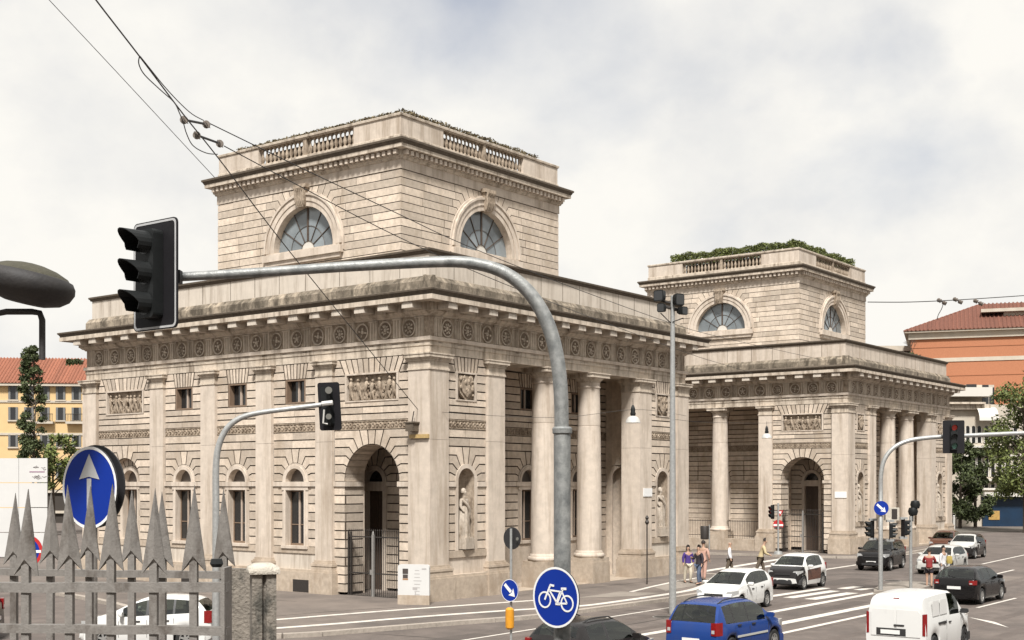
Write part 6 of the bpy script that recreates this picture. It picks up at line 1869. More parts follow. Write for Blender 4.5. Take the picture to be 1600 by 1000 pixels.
# ------------------------------------------------------------------ people and statues
def skin(name, parent, joints, edges, m, sub=2):
    """one continuous surface grown from a skeleton; joints = {name: ((x,y,z), rx, ry)}"""
    names = list(joints); idx = {n: i for i, n in enumerate(names)}
    me = bpy.data.meshes.new(name)
    me.from_pydata([joints[n][0] for n in names], [(idx[a], idx[b]) for a, b in edges], [])
    o = link(name, me, parent)
    me.materials.append(MATS[m])
    sk = o.modifiers.new('skin', 'SKIN'); sk.use_smooth_shade = True; sk.branch_smoothing = 0.6
    for n in names:
        v = me.skin_vertices[0].data[idx[n]]; v.radius = (joints[n][1], joints[n][2]); v.use_root = (n == names[0])
    sb = o.modifiers.new('sub', 'SUBSURF'); sb.levels = sb.render_levels = sub
    return o
def person(label, loc, yaw, h, top, legs, hair, pose, bare_legs=False, long_coat=0.0, z=PV, bald=False, shoes='cloth_shoe'):
    """figure of height h facing local -y"""
    root = thing('person', label, 'person', (loc[0], loc[1], z), yaw)
    s = h/1.74
    st = pose.get('stride', 0.12); lean = pose.get('lean', 0.0)
    J = {}
    def V(x, y, z_): return (x*s, (y-lean*max(0, z_-0.9))*s, z_*s)
    J['pelvis'] = (V(0, 0, 0.95), 0.145*s, 0.115*s)
    J['waist'] = (V(0, 0, 1.10), 0.13*s, 0.10*s)
    J['chest'] = (V(0, 0, 1.30), 0.155*s, 0.115*s)
    J['neck0'] = (V(0, 0, 1.45), 0.075*s, 0.07*s)
    J['neck1'] = (V(0, -0.01, 1.52), 0.052*s, 0.055*s)
    J['head0'] = (V(0, -0.02, 1.60), 0.075*s, 0.088*s)
    J['head1'] = (V(0, -0.01, 1.69), 0.078*s, 0.092*s)
    E_ = [('pelvis', 'waist'), ('waist', 'chest'), ('chest', 'neck0'), ('neck0', 'neck1'), ('neck1', 'head0'), ('head0', 'head1')]
    for sd, nm in ((1, 'l'), (-1, 'r')):
        a = pose.get('arm_'+nm, ((0.25, 0.02, 1.14), (0.27, -0.06, 0.90)))
        J['sh'+nm] = (V(sd*0.185, 0, 1.405), 0.062*s, 0.06*s)
        J['el'+nm] = (V(sd*a[0][0], a[0][1], a[0][2]), 0.045*s, 0.045*s)
        J['wr'+nm] = (V(sd*a[1][0], a[1][1], a[1][2]), 0.03*s, 0.028*s)
        d = Vector(a[1])-Vector(a[0]); d.normalize()
        hd_ = Vector(a[1])+d*0.09
        J['hd'+nm] = (V(sd*hd_.x, hd_.y, hd_.z), 0.038*s, 0.022*s)
        E_ += [('chest', 'sh'+nm), ('sh'+nm, 'el'+nm), ('el'+nm, 'wr'+nm), ('wr'+nm, 'hd'+nm)]
        off = st*(1 if sd > 0 else -1)
        J['hp'+nm] = (V(sd*0.09, 0, 0.86), 0.092*s, 0.092*s)
        J['kn'+nm] = (V(sd*0.10, -off*0.6, 0.48), 0.058*s, 0.06*s)
        J['an'+nm] = (V(sd*0.10, -off*0.7+0.05, 0.09), 0.036*s, 0.04*s)
        J['to'+nm] = (V(sd*0.11, -off*0.7-0.12, 0.035), 0.036*s, 0.03*s)
        E_ += [('pelvis', 'hp'+nm), ('hp'+nm, 'kn'+nm), ('kn'+nm, 'an'+nm), ('an'+nm, 'to'+nm)]
    skin('body', root, J, E_, 'cloth_skin')
    grow = lambda n, k=0.018: (J[n][0], J[n][1]+k*s, J[n][2]+k*s)
    T = {n: grow(n, 0.022) for n in ('chest', 'waist', 'pelvis', 'neck0', 'shl', 'shr', 'ell', 'elr')}
    TE = [('chest', 'waist'), ('waist', 'pelvis'), ('chest', 'neck0'), ('chest', 'shl'), ('chest', 'shr'), ('shl', 'ell'), ('shr', 'elr')]
    T['neck0'] = (J['neck0'][0], 0.07*s, 0.066*s)
    for nm in 'lr':
        w = Vector(J['el'+nm][0]).lerp(Vector(J['wr'+nm][0]), 0.85); T['cu'+nm] = (tuple(w), 0.046*s, 0.046*s); TE.append(('el'+nm, 'cu'+nm))
    hem = Vector(J['pelvis'][0]); hem.z -= (0.07+long_coat)*s
    T['hem'] = (tuple(hem), (0.165+long_coat*0.12)*s, (0.14+long_coat*0.12)*s); TE.append(('pelvis', 'hem'))
    skin('jacket', root, T, TE, top)
    if not bare_legs:
        Lg = {'pelvis': grow('pelvis', 0.012)}; LE = []
        for nm in 'lr':
            Lg['hp'+nm] = grow('hp'+nm, 0.016); Lg['kn'+nm] = grow('kn'+nm, 0.022); Lg['an'+nm] = (J['an'+nm][0], 0.058*s, 0.058*s)
            LE += [('pelvis', 'hp'+nm), ('hp'+nm, 'kn'+nm), ('kn'+nm, 'an'+nm)]
        skin('trousers', root, Lg, LE, legs)
    else:
        Lg = {'pelvis': grow('pelvis', 0.014)}; LE = []
        for nm in 'lr':
            Lg['hp'+nm] = grow('hp'+nm, 0.02); k = Vector(J['hp'+nm][0]).lerp(Vector(J['kn'+nm][0]), 0.6); Lg['md'+nm] = (tuple(k), 0.105*s, 0.10*s)
            LE += [('pelvis', 'hp'+nm), ('hp'+nm, 'md'+nm)]
        skin('shorts', root, Lg, LE, legs)
    hp = Vector(J['head1'][0])
    for nm in 'lr':
        S = {'a': (J['an'+nm][0][0:2]+(0.05*s,), 0.05*s, 0.05*s), 'b': (J['to'+nm][0], 0.046*s, 0.036*s)}
        skin('shoe', root, S, [('a', 'b')], shoes, 1)
    mb = MB()                                                  # eyes, brows, mouth, ears, nose
    for sd in (1, -1):
        mb.obox(hp+Vector((sd*0.032, -0.083, -0.035))*s, (0.013*s, 0, 0), (0, 0.012*s, 0), (0, 0, 0.006*s))
    mb.obox(hp+Vector((0, -0.083, -0.115))*s, (0.022*s, 0, 0), (0, 0.012*s, 0), (0, 0, 0.005*s))
    tag(mb.build('features', 'cloth_hair', root), kind='stuff')
    mb = MB(); mb.prism([hp+Vector((-0.012, -0.085, -0.085))*s, hp+Vector((0.012, -0.085, -0.085))*s, hp+Vector((0, -0.085, -0.035))*s], (0, -0.022*s, 0)); mb.build('nose', 'cloth_skin', root)
    for sd in (1, -1):
        mb = MB(); mb.lathe([(0.0, -0.03), (0.014, -0.015), (0.016, 0.015), (0, 0.03)], (0, 0, 0), 6); mb.v = [tuple(hp+Vector((sd*0.082, 0.0, -0.04))*s+Vector(p)*s) for p in mb.v]; mb.build('ear', 'cloth_skin', root)
    if hair and not bald:
        mb = MB()
        n = 12; rings = []
        for e in (-50 if hair == 'long' else -8, 15, 40, 65, 88):
            rr = math.cos(R_(e)) if e > 0 else 1.0
            zz = 0.115*math.sin(R_(e)) if e > 0 else (-0.16 if hair == 'long' else -0.03)
            ring = []
            for k in range(n):
                a = R_(200*k/(n-1)-10) if e < 60 else R_(360*k/n)
                ring.append(hp+Vector((0.098*rr*math.cos(a), 0.105*rr*math.sin(a)+0.005, zz+0.0))*s)
            rings.append(ring)
        mb.rings(rings, True, True, True); mb.build('hair', 'cloth_hair', root, 60)
    return root
def facing(deg):
    """yaw so that local -y looks along hdir(deg)"""
    d = hdir(deg); return math.atan2(d.y, d.x)+math.pi/2
g = lambda px, py, z=PV: ground(px, py, z)
UPARM = dict(arm_l=((0.24, -0.12, 1.16), (0.14, -0.30, 1.28)), arm_r=((0.24, -0.10, 1.16), (0.12, -0.30, 1.26)))
p = g(1075, 911); person('person in a purple jacket and pale trousers beside the near toll house', p, facing(20), 1.70, 'cloth_purple', 'cloth_cream', 'long', dict(stride=0.16))
p = g(1092, 914); person('person in a dark top and jeans facing the one in purple', p, facing(-60), 1.76, 'cloth_dark', 'cloth_jeans', 'short', dict(stride=0.2, arm_r=((0.24, -0.1, 1.15), (0.16, -0.28, 1.22))), long_coat=0.18)
p = g(1099, 907); person('person in a pinkish top behind the one in the dark top', p, facing(150), 1.84, 'cloth_pinkish', 'cloth_pinkish', 'short', dict(stride=0.1, arm_l=((0.28, -0.05, 1.2), (0.2, -0.25, 1.35))))
p = g(1140, 903); person('bald person in a white shirt crossing behind the white hatchback', p, facing(80), 1.76, 'cloth_white', 'cloth_bag', None, dict(stride=0.2), bald=True)
p = g(1188, 902); person('person in a khaki coat leaning forward behind the two-tone car', p, facing(85), 1.86, 'cloth_khaki', 'cloth_bag', 'short', dict(stride=0.25, lean=0.28, arm_l=((0.26, -0.15, 1.1), (0.2, -0.38, 1.02)), arm_r=((0.26, -0.15, 1.1), (0.2, -0.38, 1.02))), long_coat=0.12)
p = ground(1452, 918); person('person in a dark red top with bare legs standing behind the black hatchback', p, facing(160), 1.72, 'cloth_red', 'cloth_dark', 'short', dict(stride=0.06, arm_l=((0.27, -0.12, 1.15), (0.18, -0.32, 1.12)), arm_r=((0.27, -0.12, 1.15), (0.18, -0.32, 1.12))), bare_legs=True, z=0)
p = ground(1474, 912); person('person in a white shirt with a yellow bag before the silver grey hatchback', p, facing(40), 1.74, 'cloth_white', 'cloth_white', 'short', dict(stride=0.15, arm_l=((0.32, -0.05, 1.2), (0.25, -0.2, 1.1))), z=0)
bg = thing('yellow_bag', 'yellow shoulder bag carried by the person in white', 'bag', p+VIEW_R*0.22-VIEW_F*0.18+UP*0.95)
mb = MB(); mb.rings([[VIEW_R*x*s_+VIEW_F*y*s_+UP*z_ for x, y in rounded(0.13, 0.07, 0.04, 2)] for z_, s_ in ((0.0, 0.85), (0.08, 1.05), (0.28, 1.0), (0.36, 0.7))]); mb.build('pouch', 'cloth_yellow', bg, 50)
mb = MB(); mb.tube([VIEW_R*-0.08+UP*0.34, VIEW_R*-0.1+UP*0.52, VIEW_R*0.02+UP*0.55, VIEW_R*0.08+UP*0.34], 0.015, 6); mb.build('strap', 'cloth_bag', bg)

def statue(label, x, y, z, yaw, seed):
    """draped standing figure on a block"""
    root = thing('statue', label, 'statue', (x, y, z), yaw, 'draped statues in the niches')
    rg = random.Random(seed); sw = rg.choice((-1, 1))
    mb = MB(); mb.box((-0.33, -0.30, 0.0), (0.33, 0.28, 0.42)); mb.box((-0.30, -0.27, 0.42), (0.30, 0.25, 0.47)); mb.build('block', 'marble', root)
    b = 0.47
    J = {'pelvis': ((0.03*sw, 0, b+1.02), 0.17, 0.15), 'waist': ((0.0, 0, b+1.2), 0.145, 0.12), 'chest': ((-0.02*sw, 0, b+1.42), 0.175, 0.14), 'neck': ((-0.02*sw, 0, b+1.60), 0.07, 0.07),
         'neck1': ((-0.02*sw, -0.02, b+1.67), 0.058, 0.06), 'head0': ((-0.01*sw, -0.03, b+1.76), 0.088, 0.10), 'head1': ((0, -0.02, b+1.87), 0.09, 0.105),
         'sl': ((0.21, 0, b+1.52), 0.08, 0.08), 'el': ((0.30, 0.0, b+1.22), 0.062, 0.062), 'wl': ((0.16, -0.20, b+1.08), 0.042, 0.042),
         'sr': ((-0.21, 0, b+1.52), 0.08, 0.08), 'er': ((-0.29, -0.02, b+1.22), 0.062, 0.062), 'wr': ((-0.22, -0.16, b+1.36 if sw > 0 else b+1.0), 0.045, 0.045)}
    skin('figure', root, J, [('pelvis', 'waist'), ('waist', 'chest'), ('chest', 'neck'), ('neck', 'neck1'), ('neck1', 'head0'), ('head0', 'head1'), ('chest', 'sl'), ('sl', 'el'), ('el', 'wl'), ('chest', 'sr'), ('sr', 'er'), ('er', 'wr')], 'marble')
    n = 40; rings = []
    for i in range(14):
        f = i/13; z_ = b+1.25*f; r = 0.27-0.10*f+0.04*math.sin(f*3.1)
        rings.append([Vector((r*1.05*math.cos(2*math.pi*k/n)*(1+0.10*(1-f*0.6)*math.sin(9*2*math.pi*k/n+2.5*f*sw))+0.05*sw*math.sin(f*3), r*0.85*math.sin(2*math.pi*k/n)*(1+0.10*(1-f*0.6)*math.sin(9*2*math.pi*k/n+2.5*f*sw)), z_)) for k in range(n)])
    mb = MB(); mb.rings(rings); mb.build('drapery', 'marble', root, 60)
    mb = MB(); mb.tube([(0.22*sw, -0.05, b+1.5), (0.05*sw, -0.17, b+1.32), (-0.17*sw, -0.16, b+1.1), (-0.26*sw, -0.06, b+0.8), (-0.25*sw, -0.03, b+0.35)], [0.06, 0.065, 0.07, 0.075, 0.05], 8); mb.build('mantle', 'marble', root, 60)
    mb = MB(); mb.lathe([(0.105, -0.08), (0.112, 0.0), (0.09, 0.075), (0.03, 0.115)], (0, 0.02, b+1.86), 12); mb.build('hair', 'marble', root, 60)
statue('draped stone statue in the niche beside the corner pier of the near toll house', 2.24, 0.12, 2.06, 0.15, 1)
statue('draped stone statue in the niche beyond the portico of the near toll house', 17.62, 0.12, 2.06, -0.1, 2)
statue('draped stone statue in the niche beside the corner pier of the hedge-topped house', OFF2+2.24, 0.12, 2.06+UP2, 0.1, 3)
statue('draped stone statue in the far niche of the hedge-topped house', OFF2+17.62, 0.12, 2.06+UP2, -0.1, 4)

# ------------------------------------------------------------------ plants
def leaves(pts, size, rg, flat=0.0):
    """leaf-sized bent quads scattered at pts"""
    mb = MB()
    vs, fs = mb.v, mb.f
    for p in pts:
        a = Vector((rg.gauss(0, 1), rg.gauss(0, 1), rg.gauss(0, 1)*(1-flat))).normalized()
        b = a.cross(Vector((rg.gauss(0, 1), rg.gauss(0, 1), rg.gauss(0, 1)))).normalized()
        c = a.cross(b); s = size*rg.uniform(0.6, 1.3); i = len(vs)
        p = Vector(p)
        vs += [tuple(p-a*s), tuple(p+b*s*0.5+c*s*0.15), tuple(p+a*s), tuple(p-b*s*0.5+c*s*0.15)]
        fs.append([i, i+1, i+2, i+3])
    mb.m = [0]*len(fs)
    return mb
def leaf_obj(name, mb, m, parent):
    me = bpy.data.meshes.new(name); me.from_pydata(mb.v, [], mb.f); me.materials.append(MATS[m]); me.update()
    return link(name, me, parent)
def tree(label, loc, h, crown, m, seed, n=3500, leaf=0.22, lobes=16, trunk=0.16, base=0.35):
    rg = random.Random(seed)
    root = thing('tree', label, 'tree', loc)
    zc0 = h*base
    mb = MB(); tips = []
    lean = Vector((rg.uniform(-0.3, 0.3), rg.uniform(-0.3, 0.3), 0))
    top = Vector((0, 0, h*0.8))+lean
    mb.tube([(0, 0, -0.1), Vector((0, 0, h*0.3))+lean*0.3, Vector((0, 0, h*0.55))+lean*0.6, top], [trunk, trunk*0.8, trunk*0.55, trunk*0.15], 8)
    cl = []
    for k in range(lobes):
        a = rg.uniform(0, 2*math.pi); f = rg.uniform(0, 1)
        z_ = zc0+(h-zc0)*(0.08+0.88*f)
        rr = crown*math.sqrt(max(0.05, 1-((f-0.42)/0.62)**2))*rg.uniform(0.45, 1.0)
        c = Vector((rr*math.cos(a), rr*math.sin(a), z_))
        s = crown*rg.uniform(0.28, 0.46)
        cl.append((c, s))
        st = Vector((0, 0, max(h*0.22, z_-rr*0.8)))+lean*0.4
        mb.tube([st, st.lerp(c, 0.5)+Vector((0, 0, 0.15)), c], [trunk*0.4, trunk*0.22, trunk*0.06], 5)
    mb.build('trunk', 'bark', root, 50)
    pts = []
    for k in range(n):
        c, s = rg.choice(cl)
        d = Vector((rg.gauss(0, 1), rg.gauss(0, 1), rg.gauss(0, 1)*0.8)).normalized()
        pts.append(c+d*s*(rg.random()**0.45)*rg.uniform(0.75, 1.15))
    tag(leaf_obj('crown', leaves(pts, leaf, rg), m, root), kind='stuff')
    return root
def hedge(label, pieces, m, seed, n, size, flowers=0):
    rg = random.Random(seed)
    o = Vector(pieces[0][0])
    root = thing('hedge', label, 'hedge', o)
    pts = []; tot = sum((Vector(b)-Vector(a)).length for a, b, w, h in pieces)
    fl = []
    for a, b, w, h in pieces:
        a, b = Vector(a), Vector(b); L = (b-a).length; t = (b-a).normalized(); nn = Vector((-t.y, t.x, 0))
        for k in range(int(n*L/tot)):
            s = rg.uniform(0, L)
            hh = h*(0.92+0.07*math.sin(s*2.1+seed)+0.05*math.sin(s*5.3))
            q = rg.uniform(-1, 1)
            z_ = hh*rg.random()**0.7
            pts.append(a+t*s+nn*w*q*(0.75+0.25*math.sin(s*3.3))+UP*z_-o)
        for k in range(int(flowers*L/tot)):
            fl.append(a+t*rg.uniform(0, L)+nn*rg.uniform(-w, w)*1.05+UP*rg.uniform(0.05, 0.45*h)-o)
    tag(leaf_obj('foliage', leaves(pts, size, rg), m, root), kind='stuff')
    if fl: tag(leaf_obj('flowers', leaves(fl, size*0.9, rg), 'flower_white', root), kind='stuff')
    return root
x0, y0, x1, y1 = T1
zt = 20.92
hedge('dry brown creeper along the parapet of the near tower', [((x0+0.25, y1-1.2, zt), (x0+0.25, y0+0.3, zt), 0.18, 0.16), ((x0+0.3, y0+0.25, zt), (x1-1.6, y0+0.25, zt), 0.2, 0.24)], 'leaf_dry', 2, 3300, 0.07)
x0, y0, x1, y1 = T2; zt = 20.55+UP2
hedge('dense green hedge with white blossom along the far tower parapet', [((OFF2+x0+0.85, y1-1.6, zt), (OFF2+x0+0.85, y0+0.7, zt), 0.42, 1.12), ((OFF2+x0+0.8, y0+0.85, zt), (OFF2+x1-0.9, y0+0.85, zt), 0.42, 1.12)], 'leaf_hedge', 5, 26000, 0.075, 520)
# shrub and bare sapling on the attic terrace of the far house
hedge('small dark shrubs on the roof terrace of the hedge-topped house', [((OFF2+16.6, 2.0, 13.5), (OFF2+18.6, 2.0, 13.5), 0.4, 1.1)], 'leaf_dark', 9, 900, 0.12)
bt = thing('sapling', 'bare branching sapling on the roof terrace of the hedge-topped house', 'tree', (OFF2+19.0, 2.6, 13.3))
mb = MB(); rg = random.Random(3)
def twig(p, d, L, r, k):
    q = p+d*L; mb.tube([p, q], [r, r*0.6], 4)
    if k > 0:
        for _ in range(3):
            twig(q, (d+Vector((rg.uniform(-.7, .7), rg.uniform(-.7, .7), rg.uniform(-.2, .5)))).normalized(), L*0.72, r*0.6, k-1)
twig(Vector((0, 0, 0)), UP, 0.9, 0.035, 4); tag(mb.build('branches', 'bark', bt), kind='stuff')

# ------------------------------------------------------------------ buildings behind
class VFace(Face):
    pass
def vface(px, t, deg=0.0):
    """facade plane facing the viewer, origin on the ground at picture column px, t metres off"""
    o = at(px, HORIZON, t); o.z = 0
    a = R_(deg); U = VIEW_R*math.cos(a)+VIEW_F*math.sin(a); N = UP.cross(U)*-1
    N = Vector((U.y, -U.x, 0))
    return Face(o, U, N)
def fz(py, t): return EYE+t*(HORIZON-py)/F_PX
def fu(px, px0, t): return (px-px0)*t/F_PX

# --- yellow house on the left
t = 165.0; F = vface(0, t, 6)
yh_ = thing('yellow_house', 'yellow house with grey shutters and red tiled roof beside the near toll house', 'building', F.O)
G = Face((0, 0, 0), F.U, F.N)
ze = fz(603, t); w0, w1 = fu(-70, 0, t), fu(330, 0, t)
mb = MB(); fbox(mb, G, w0, w1, 0, ze, -12, 0); mb.build('wall', 'wall_yellow', yh_)
mb = MB(); fbox(mb, G, w0-0.6, w1, ze, ze+0.35, -12.6, 0.7); mb.build('eaves', 'wall_cream', yh_)
rf = MB(); rf.face([G.p(w0-0.7, ze+0.35, 0.8), G.p(w1, ze+0.35, 0.8), G.p(w1, ze+4.2, -6), G.p(w0-0.7, ze+4.2, -6)]); rf.face([G.p(w0-0.7, ze+0.35, -12.8), G.p(w1, ze+0.35, -12.8), G.p(w1, ze+4.2, -6), G.p(w0-0.7, ze+4.2, -6)]); ro = rf.build('roof', 'roof_tile_red', yh_)
mb = MB(); k = w0
while k < w1-10:                                              # tile ribs running down the slope
    mb.tube([G.p(k, ze+0.42, 0.8), G.p(k+0.05, ze+4.25, -6)], 0.11, 4); k += 0.42
tag(mb.build('tiles', 'roof_tile_red', ro), kind='stuff')
for zf in (fz(627, t), fz(678, t)):
    mb = MB(); fbox(mb, G, w0, w1, zf-0.15, zf+0.15, 0, 0.12); mb.build('string_course', 'wall_cream', yh_)
for row, (ya, yb) in enumerate(((603, 624), (636, 656), (679, 698), (722, 745))):
    for c, px in enumerate((20, 44, 68, 92, 116)):
        u = fu(px, 0, t); z0, z1 = fz(yb, t), fz(ya, t)
        mb = MB(); fbox(mb, G, u-0.33, u+0.33, z0, z1, -0.1, 0.03); w = mb.build('window', 'glass_dark', yh_)
        for s in (-1, 1):
            mb = MB(); fbox(mb, G, u+s*0.46-0.14, u+s*0.46+0.14, z0, z1, 0.02, 0.12); mb.build('shutter', 'shutter', w)
        mb = MB(); fbox(mb, G, u-0.7, u+0.7, z0-0.2, z0-0.02, 0, 0.2); mb.build('sill', 'wall_cream', w)
        if row == 1 and c in (2, 4):
            mb = MB(); fbox(mb, G, u-1.2, u+1.2, z0-0.5, z0-0.2, 0, 0.9); bl = mb.build('balcony', 'wall_cream', yh_)
            mb = MB()
            for q in range(13): mb.tube([G.p(u-1.15+2.3*q/12, z0-0.2, 0.85), G.p(u-1.15+2.3*q/12, z0+0.75, 0.85)], 0.03, 4)
            fbox(mb, G, u-1.2, u+1.2, z0+0.72, z0+0.8, 0.8, 0.9); tag(mb.build('railing', 'iron', bl), kind='stuff')
mb = MB(); fbox(mb, G, fu(86, 0, t), fu(113, 0, t), ze+2.2, fz(555, t), -9, -5); mb.build('roof_room', 'wall_cream', yh_)
hedge('boxy hedge on the roof terrace of the yellow house', [(F.p(fu(88, 0, t), fz(571, t), -4.6), F.p(fu(113, 0, t), fz(571, t), -4.6), 0.7, 1.35)], 'leaf_dark', 12, 2600, 0.14)
# --- hoarding
t = 80; F = vface(-60, t, 0)
ho = thing('hoarding', 'tall white hoarding with faint script beside the spiked fence', 'hoarding', F.O)
G = Face((0, 0, 0), F.U, F.N); wt = fu(74, -60, t)
for k in range(3):
    a, b = wt*k/3, wt*(k+1)/3
    z1 = fz(716, t)
    for q in range(4): 
        mb = MB(); fbox(mb, G, a+0.01, b-0.01, 0.05+z1*q/4, z1*(q+1)/4, -0.1, 0); mb.build('panel', 'hoarding', ho)
mb = MB()
for k in range(16):
    u = fu(49+random.uniform(0, 20), -60, t); z_ = fz(random.choice((730, 733, 744, 747)), t); w = random.uniform(0.12, 0.3)
    mb.tube([G.p(u, z_, 0.012), G.p(u+w*0.5, z_+random.uniform(-.12, .12), 0.012), G.p(u+w, z_, 0.012)], 0.025, 4)
tag(mb.build('script', 'print_grey', ho), kind='stuff')
mb = MB(); fbox(mb, G, fu(46, -60, t), fu(70, -60, t), fz(738, t), fz(736.5, t), 0.004, 0.01); mb.build('stripe', 'print_purple', ho)
b = at(85, 720, 120); b.z = 0
tree('leafy street tree in front of the yellow house', b, fz(676, 120), 2.2, 'leaf', 21, 1500, 0.22, 12)
b = at(50, 720, 110); b.z = 0
tree('dark slender tree rising in front of the yellow house', b, fz(536, 110), 1.05, 'leaf_dark', 22, 9000, 0.14, 90, 0.12, 0.3)
b = at(60, 720, 118); b.z = 0
tree('low leafy tree behind the white hoarding', b, fz(684, 118), 1.8, 'leaf', 27, 1300, 0.22, 10)
# shop front under the yellow house
t = 150; F = vface(40, t, 0)
sf = thing('shop_front', 'dark shop windows under white shelves below the yellow house', 'shop front', F.O)
G = Face((0, 0, 0), F.U, F.N)
mb = MB(); fbox(mb, G, 0, 16, 0, fz(765, t), -1, 0); mb.build('wall', 'interior_dark', sf)
for py in (768, 800, 825, 843):
    mb = MB(); fbox(mb, G, 0, 16, fz(py+2, t), fz(py-2, t), 0, 0.3); mb.build('shelf', 'wall_cream', sf)

# --- orange brick house on the right
t = 150.0; px0 = 1423; F = vface(px0, t, -19)
oh = thing('orange_house', 'orange brick house with hipped dark red tile roof behind the hedge-topped toll house', 'building', F.O)
G = Face((0, 0, 0), F.U, F.N); ze = fz(531, t); wd = 26.0; dp = 16.0
mb = MB(); fbox(mb, G, 0, wd, 0, ze, -dp, 0); mb.build('wall', 'brick_orange', oh)
mb = MB(); fbox(mb, G, -0.25, wd+0.25, ze, ze+0.75, -dp-0.25, 0.25); fbox(mb, G, -0.7, wd+0.7, ze+0.75, ze+0.95, -dp-0.7, 0.7); mb.build('eaves', 'wall_cream', oh)
zr = fz(466, t); z0 = ze+0.95
A, B_, C_, D_ = G.p(-0.8, z0, 0.8), G.p(wd+0.8, z0, 0.8), G.p(wd+0.8, z0, -dp-0.8), G.p(-0.8, z0, -dp-0.8)
R0, R1 = G.p(8.0, zr, -dp/2), G.p(wd-8, zr, -dp/2)
mb = MB()
for f in ((A, B_, R1, R0), (B_, C_, R1), (C_, D_, R0, R1), (D_, A, R0)): mb.face(f)
ro = mb.build('roof', 'roof_tile', oh)
mb = MB(); n = 60
for k in range(1, n):
    f = k/n; p = A.lerp(B_, f); u = -0.8+(wd+1.6)*f
    uu = min(max(u, 8.0), wd-8); g_ = min(1.0, (u+0.8)/8.8, (wd+0.8-u)/8.8)
    q = G.p(u, z0+(zr-z0)*g_, 0.8-(dp/2+0.8)*g_)
    mb.tube([p+UP*0.03, q+UP*0.03], 0.12, 4)
for k in range(1, 36):
    f = k/36; d = 0.8-(dp+1.6)*f; g_ = min(1.0, f*2, (1-f)*2)
    mb.tube([G.p(-0.8, z0+0.03, d), G.p(-0.8+8.8*g_, z0+0.03+(zr-z0)*g_, d)], 0.12, 4)
tag(mb.build('tiles', 'roof_tile', ro), kind='stuff')
for ya, h_, m in ((553, 0.35, 'wall_cream'), ):
    mb = MB(); fbox(mb, G, 0, wd, fz(567, t), fz(561, t), 0, 0.08); mb.build('string_course', 'wall_cream', oh)
    mb = MB(); fbox(mb, G, 0, wd, fz(544.5, t), fz(543.5, t), 0, 0.05); mb.build('string_course', 'brick_orange', oh)
    mb = MB(); fbox(mb, G, 0, wd, fz(589, t), fz(588, t), 0, 0.05); mb.build('string_course', 'brick_orange', oh)
mb = MB(); u = fu(1500, px0, t); mb.prism([G.p(u-1.2, fz(512, t), -2.6), G.p(u+1.6, fz(512, t), -2.6), G.p(u+2.4, fz(500, t), -4.0), G.p(u+0.8, fz(498, t), -4.0)], UP*0.5); mb.build('dormer', 'wall_cream', ro)
mb = MB(); u = fu(1560, px0, t); fbox(mb, G, u, u+8, fz(508, t), fz(486, t), -6, -3.2); fbox(mb, G, u-2.5, u+8.5, fz(488, t), fz(483, t), -6.4, -2.6); mb.build('roof_hut', 'wall_cream', ro)
mb = MB(); u = fu(1517, px0, t); fbox(mb, G, u, u+0.9, zr-1, fz(479, t), -8.4, -7.6); mb.build('chimney', 'roof_tile', ro)
u0, u1 = fu(1376, px0, 158), 0.0
an = thing('flat_roofed_wing', 'low flat-roofed beige wing left of the orange brick house', 'building', vface(1376, 158).O)
G2 = Face((0, 0, 0), VIEW_R, -VIEW_F)
mb = MB(); fbox(mb, G2, 0, fu(1423, 1376, 158), 0, fz(549, 158), -8, 0); mb.build('wall', 'interior_dark', an)
mb = MB(); fbox(mb, G2, -0.5, fu(1423, 1376, 158), fz(549, 158), fz(541, 158), -8.5, 0.6); mb.build('roof', 'wall_cream', an)

# --- cream apartment house with terraces on the right
t = 138.0; px0 = 1478; F = vface(px0, t, 0)
ch = thing('cream_house', 'cream apartment house with white awnings and a blue shop at its foot', 'building', F.O)
G = Face((0, 0, 0), F.U, F.N); U_ = lambda px: fu(px, px0, t); Z_ = lambda py: fz(py, t)
mb = MB(); fbox(mb, G, 0, U_(1650), 0, Z_(632), -8, 0); mb.build('wall', 'wall_cream', ch)
mb = MB(); fbox(mb, G, -0.6, U_(1560), Z_(632), Z_(600), -8, -1.2); mb.build('penthouse', 'wall_cream', ch)
mb = MB(); fbox(mb, G, -0.8, U_(1546), Z_(620), Z_(606), -1.2, 0.9); mb.build('terrace_parapet', 'awning', ch)
for px, w, m in ((1497, 0.5, 'leaf_dark'), (1512, 0.5, 'awning')):
    pass
for px, wpx, ya, yb in ((1488, 6, 600, 619), (1498, 7, 600, 619), (1524, 16, 599, 618), (1546, 10, 600, 632), (1556, 8, 604, 632)):
    mb = MB(); fbox(mb, G, U_(px-wpx/2), U_(px+wpx/2), Z_(yb), Z_(ya), -1.21, -1.15); mb.build('window', 'glass_dark', ch)
mb = MB(); fbox(mb, G, 0.0, U_(1545), Z_(640), Z_(632), 0, 0.6); fbox(mb, G, -0.2, U_(1535), Z_(632), Z_(629), 0, 1.0); mb.build('cornice', 'stone_cornice', ch)
mb = MB(); rings = []
for k in range(9):
    a = R_(90*k/8); rings.append([G.p(U_(1523), Z_(658)+1.5*math.sin(a), 0.05+1.4*math.cos(a)), G.p(U_(1553), Z_(658)+1.5*math.sin(a), 0.05+1.4*math.cos(a))])
mb.rings(rings, False, False, False); mb.build('awning', 'awning', ch, 50)
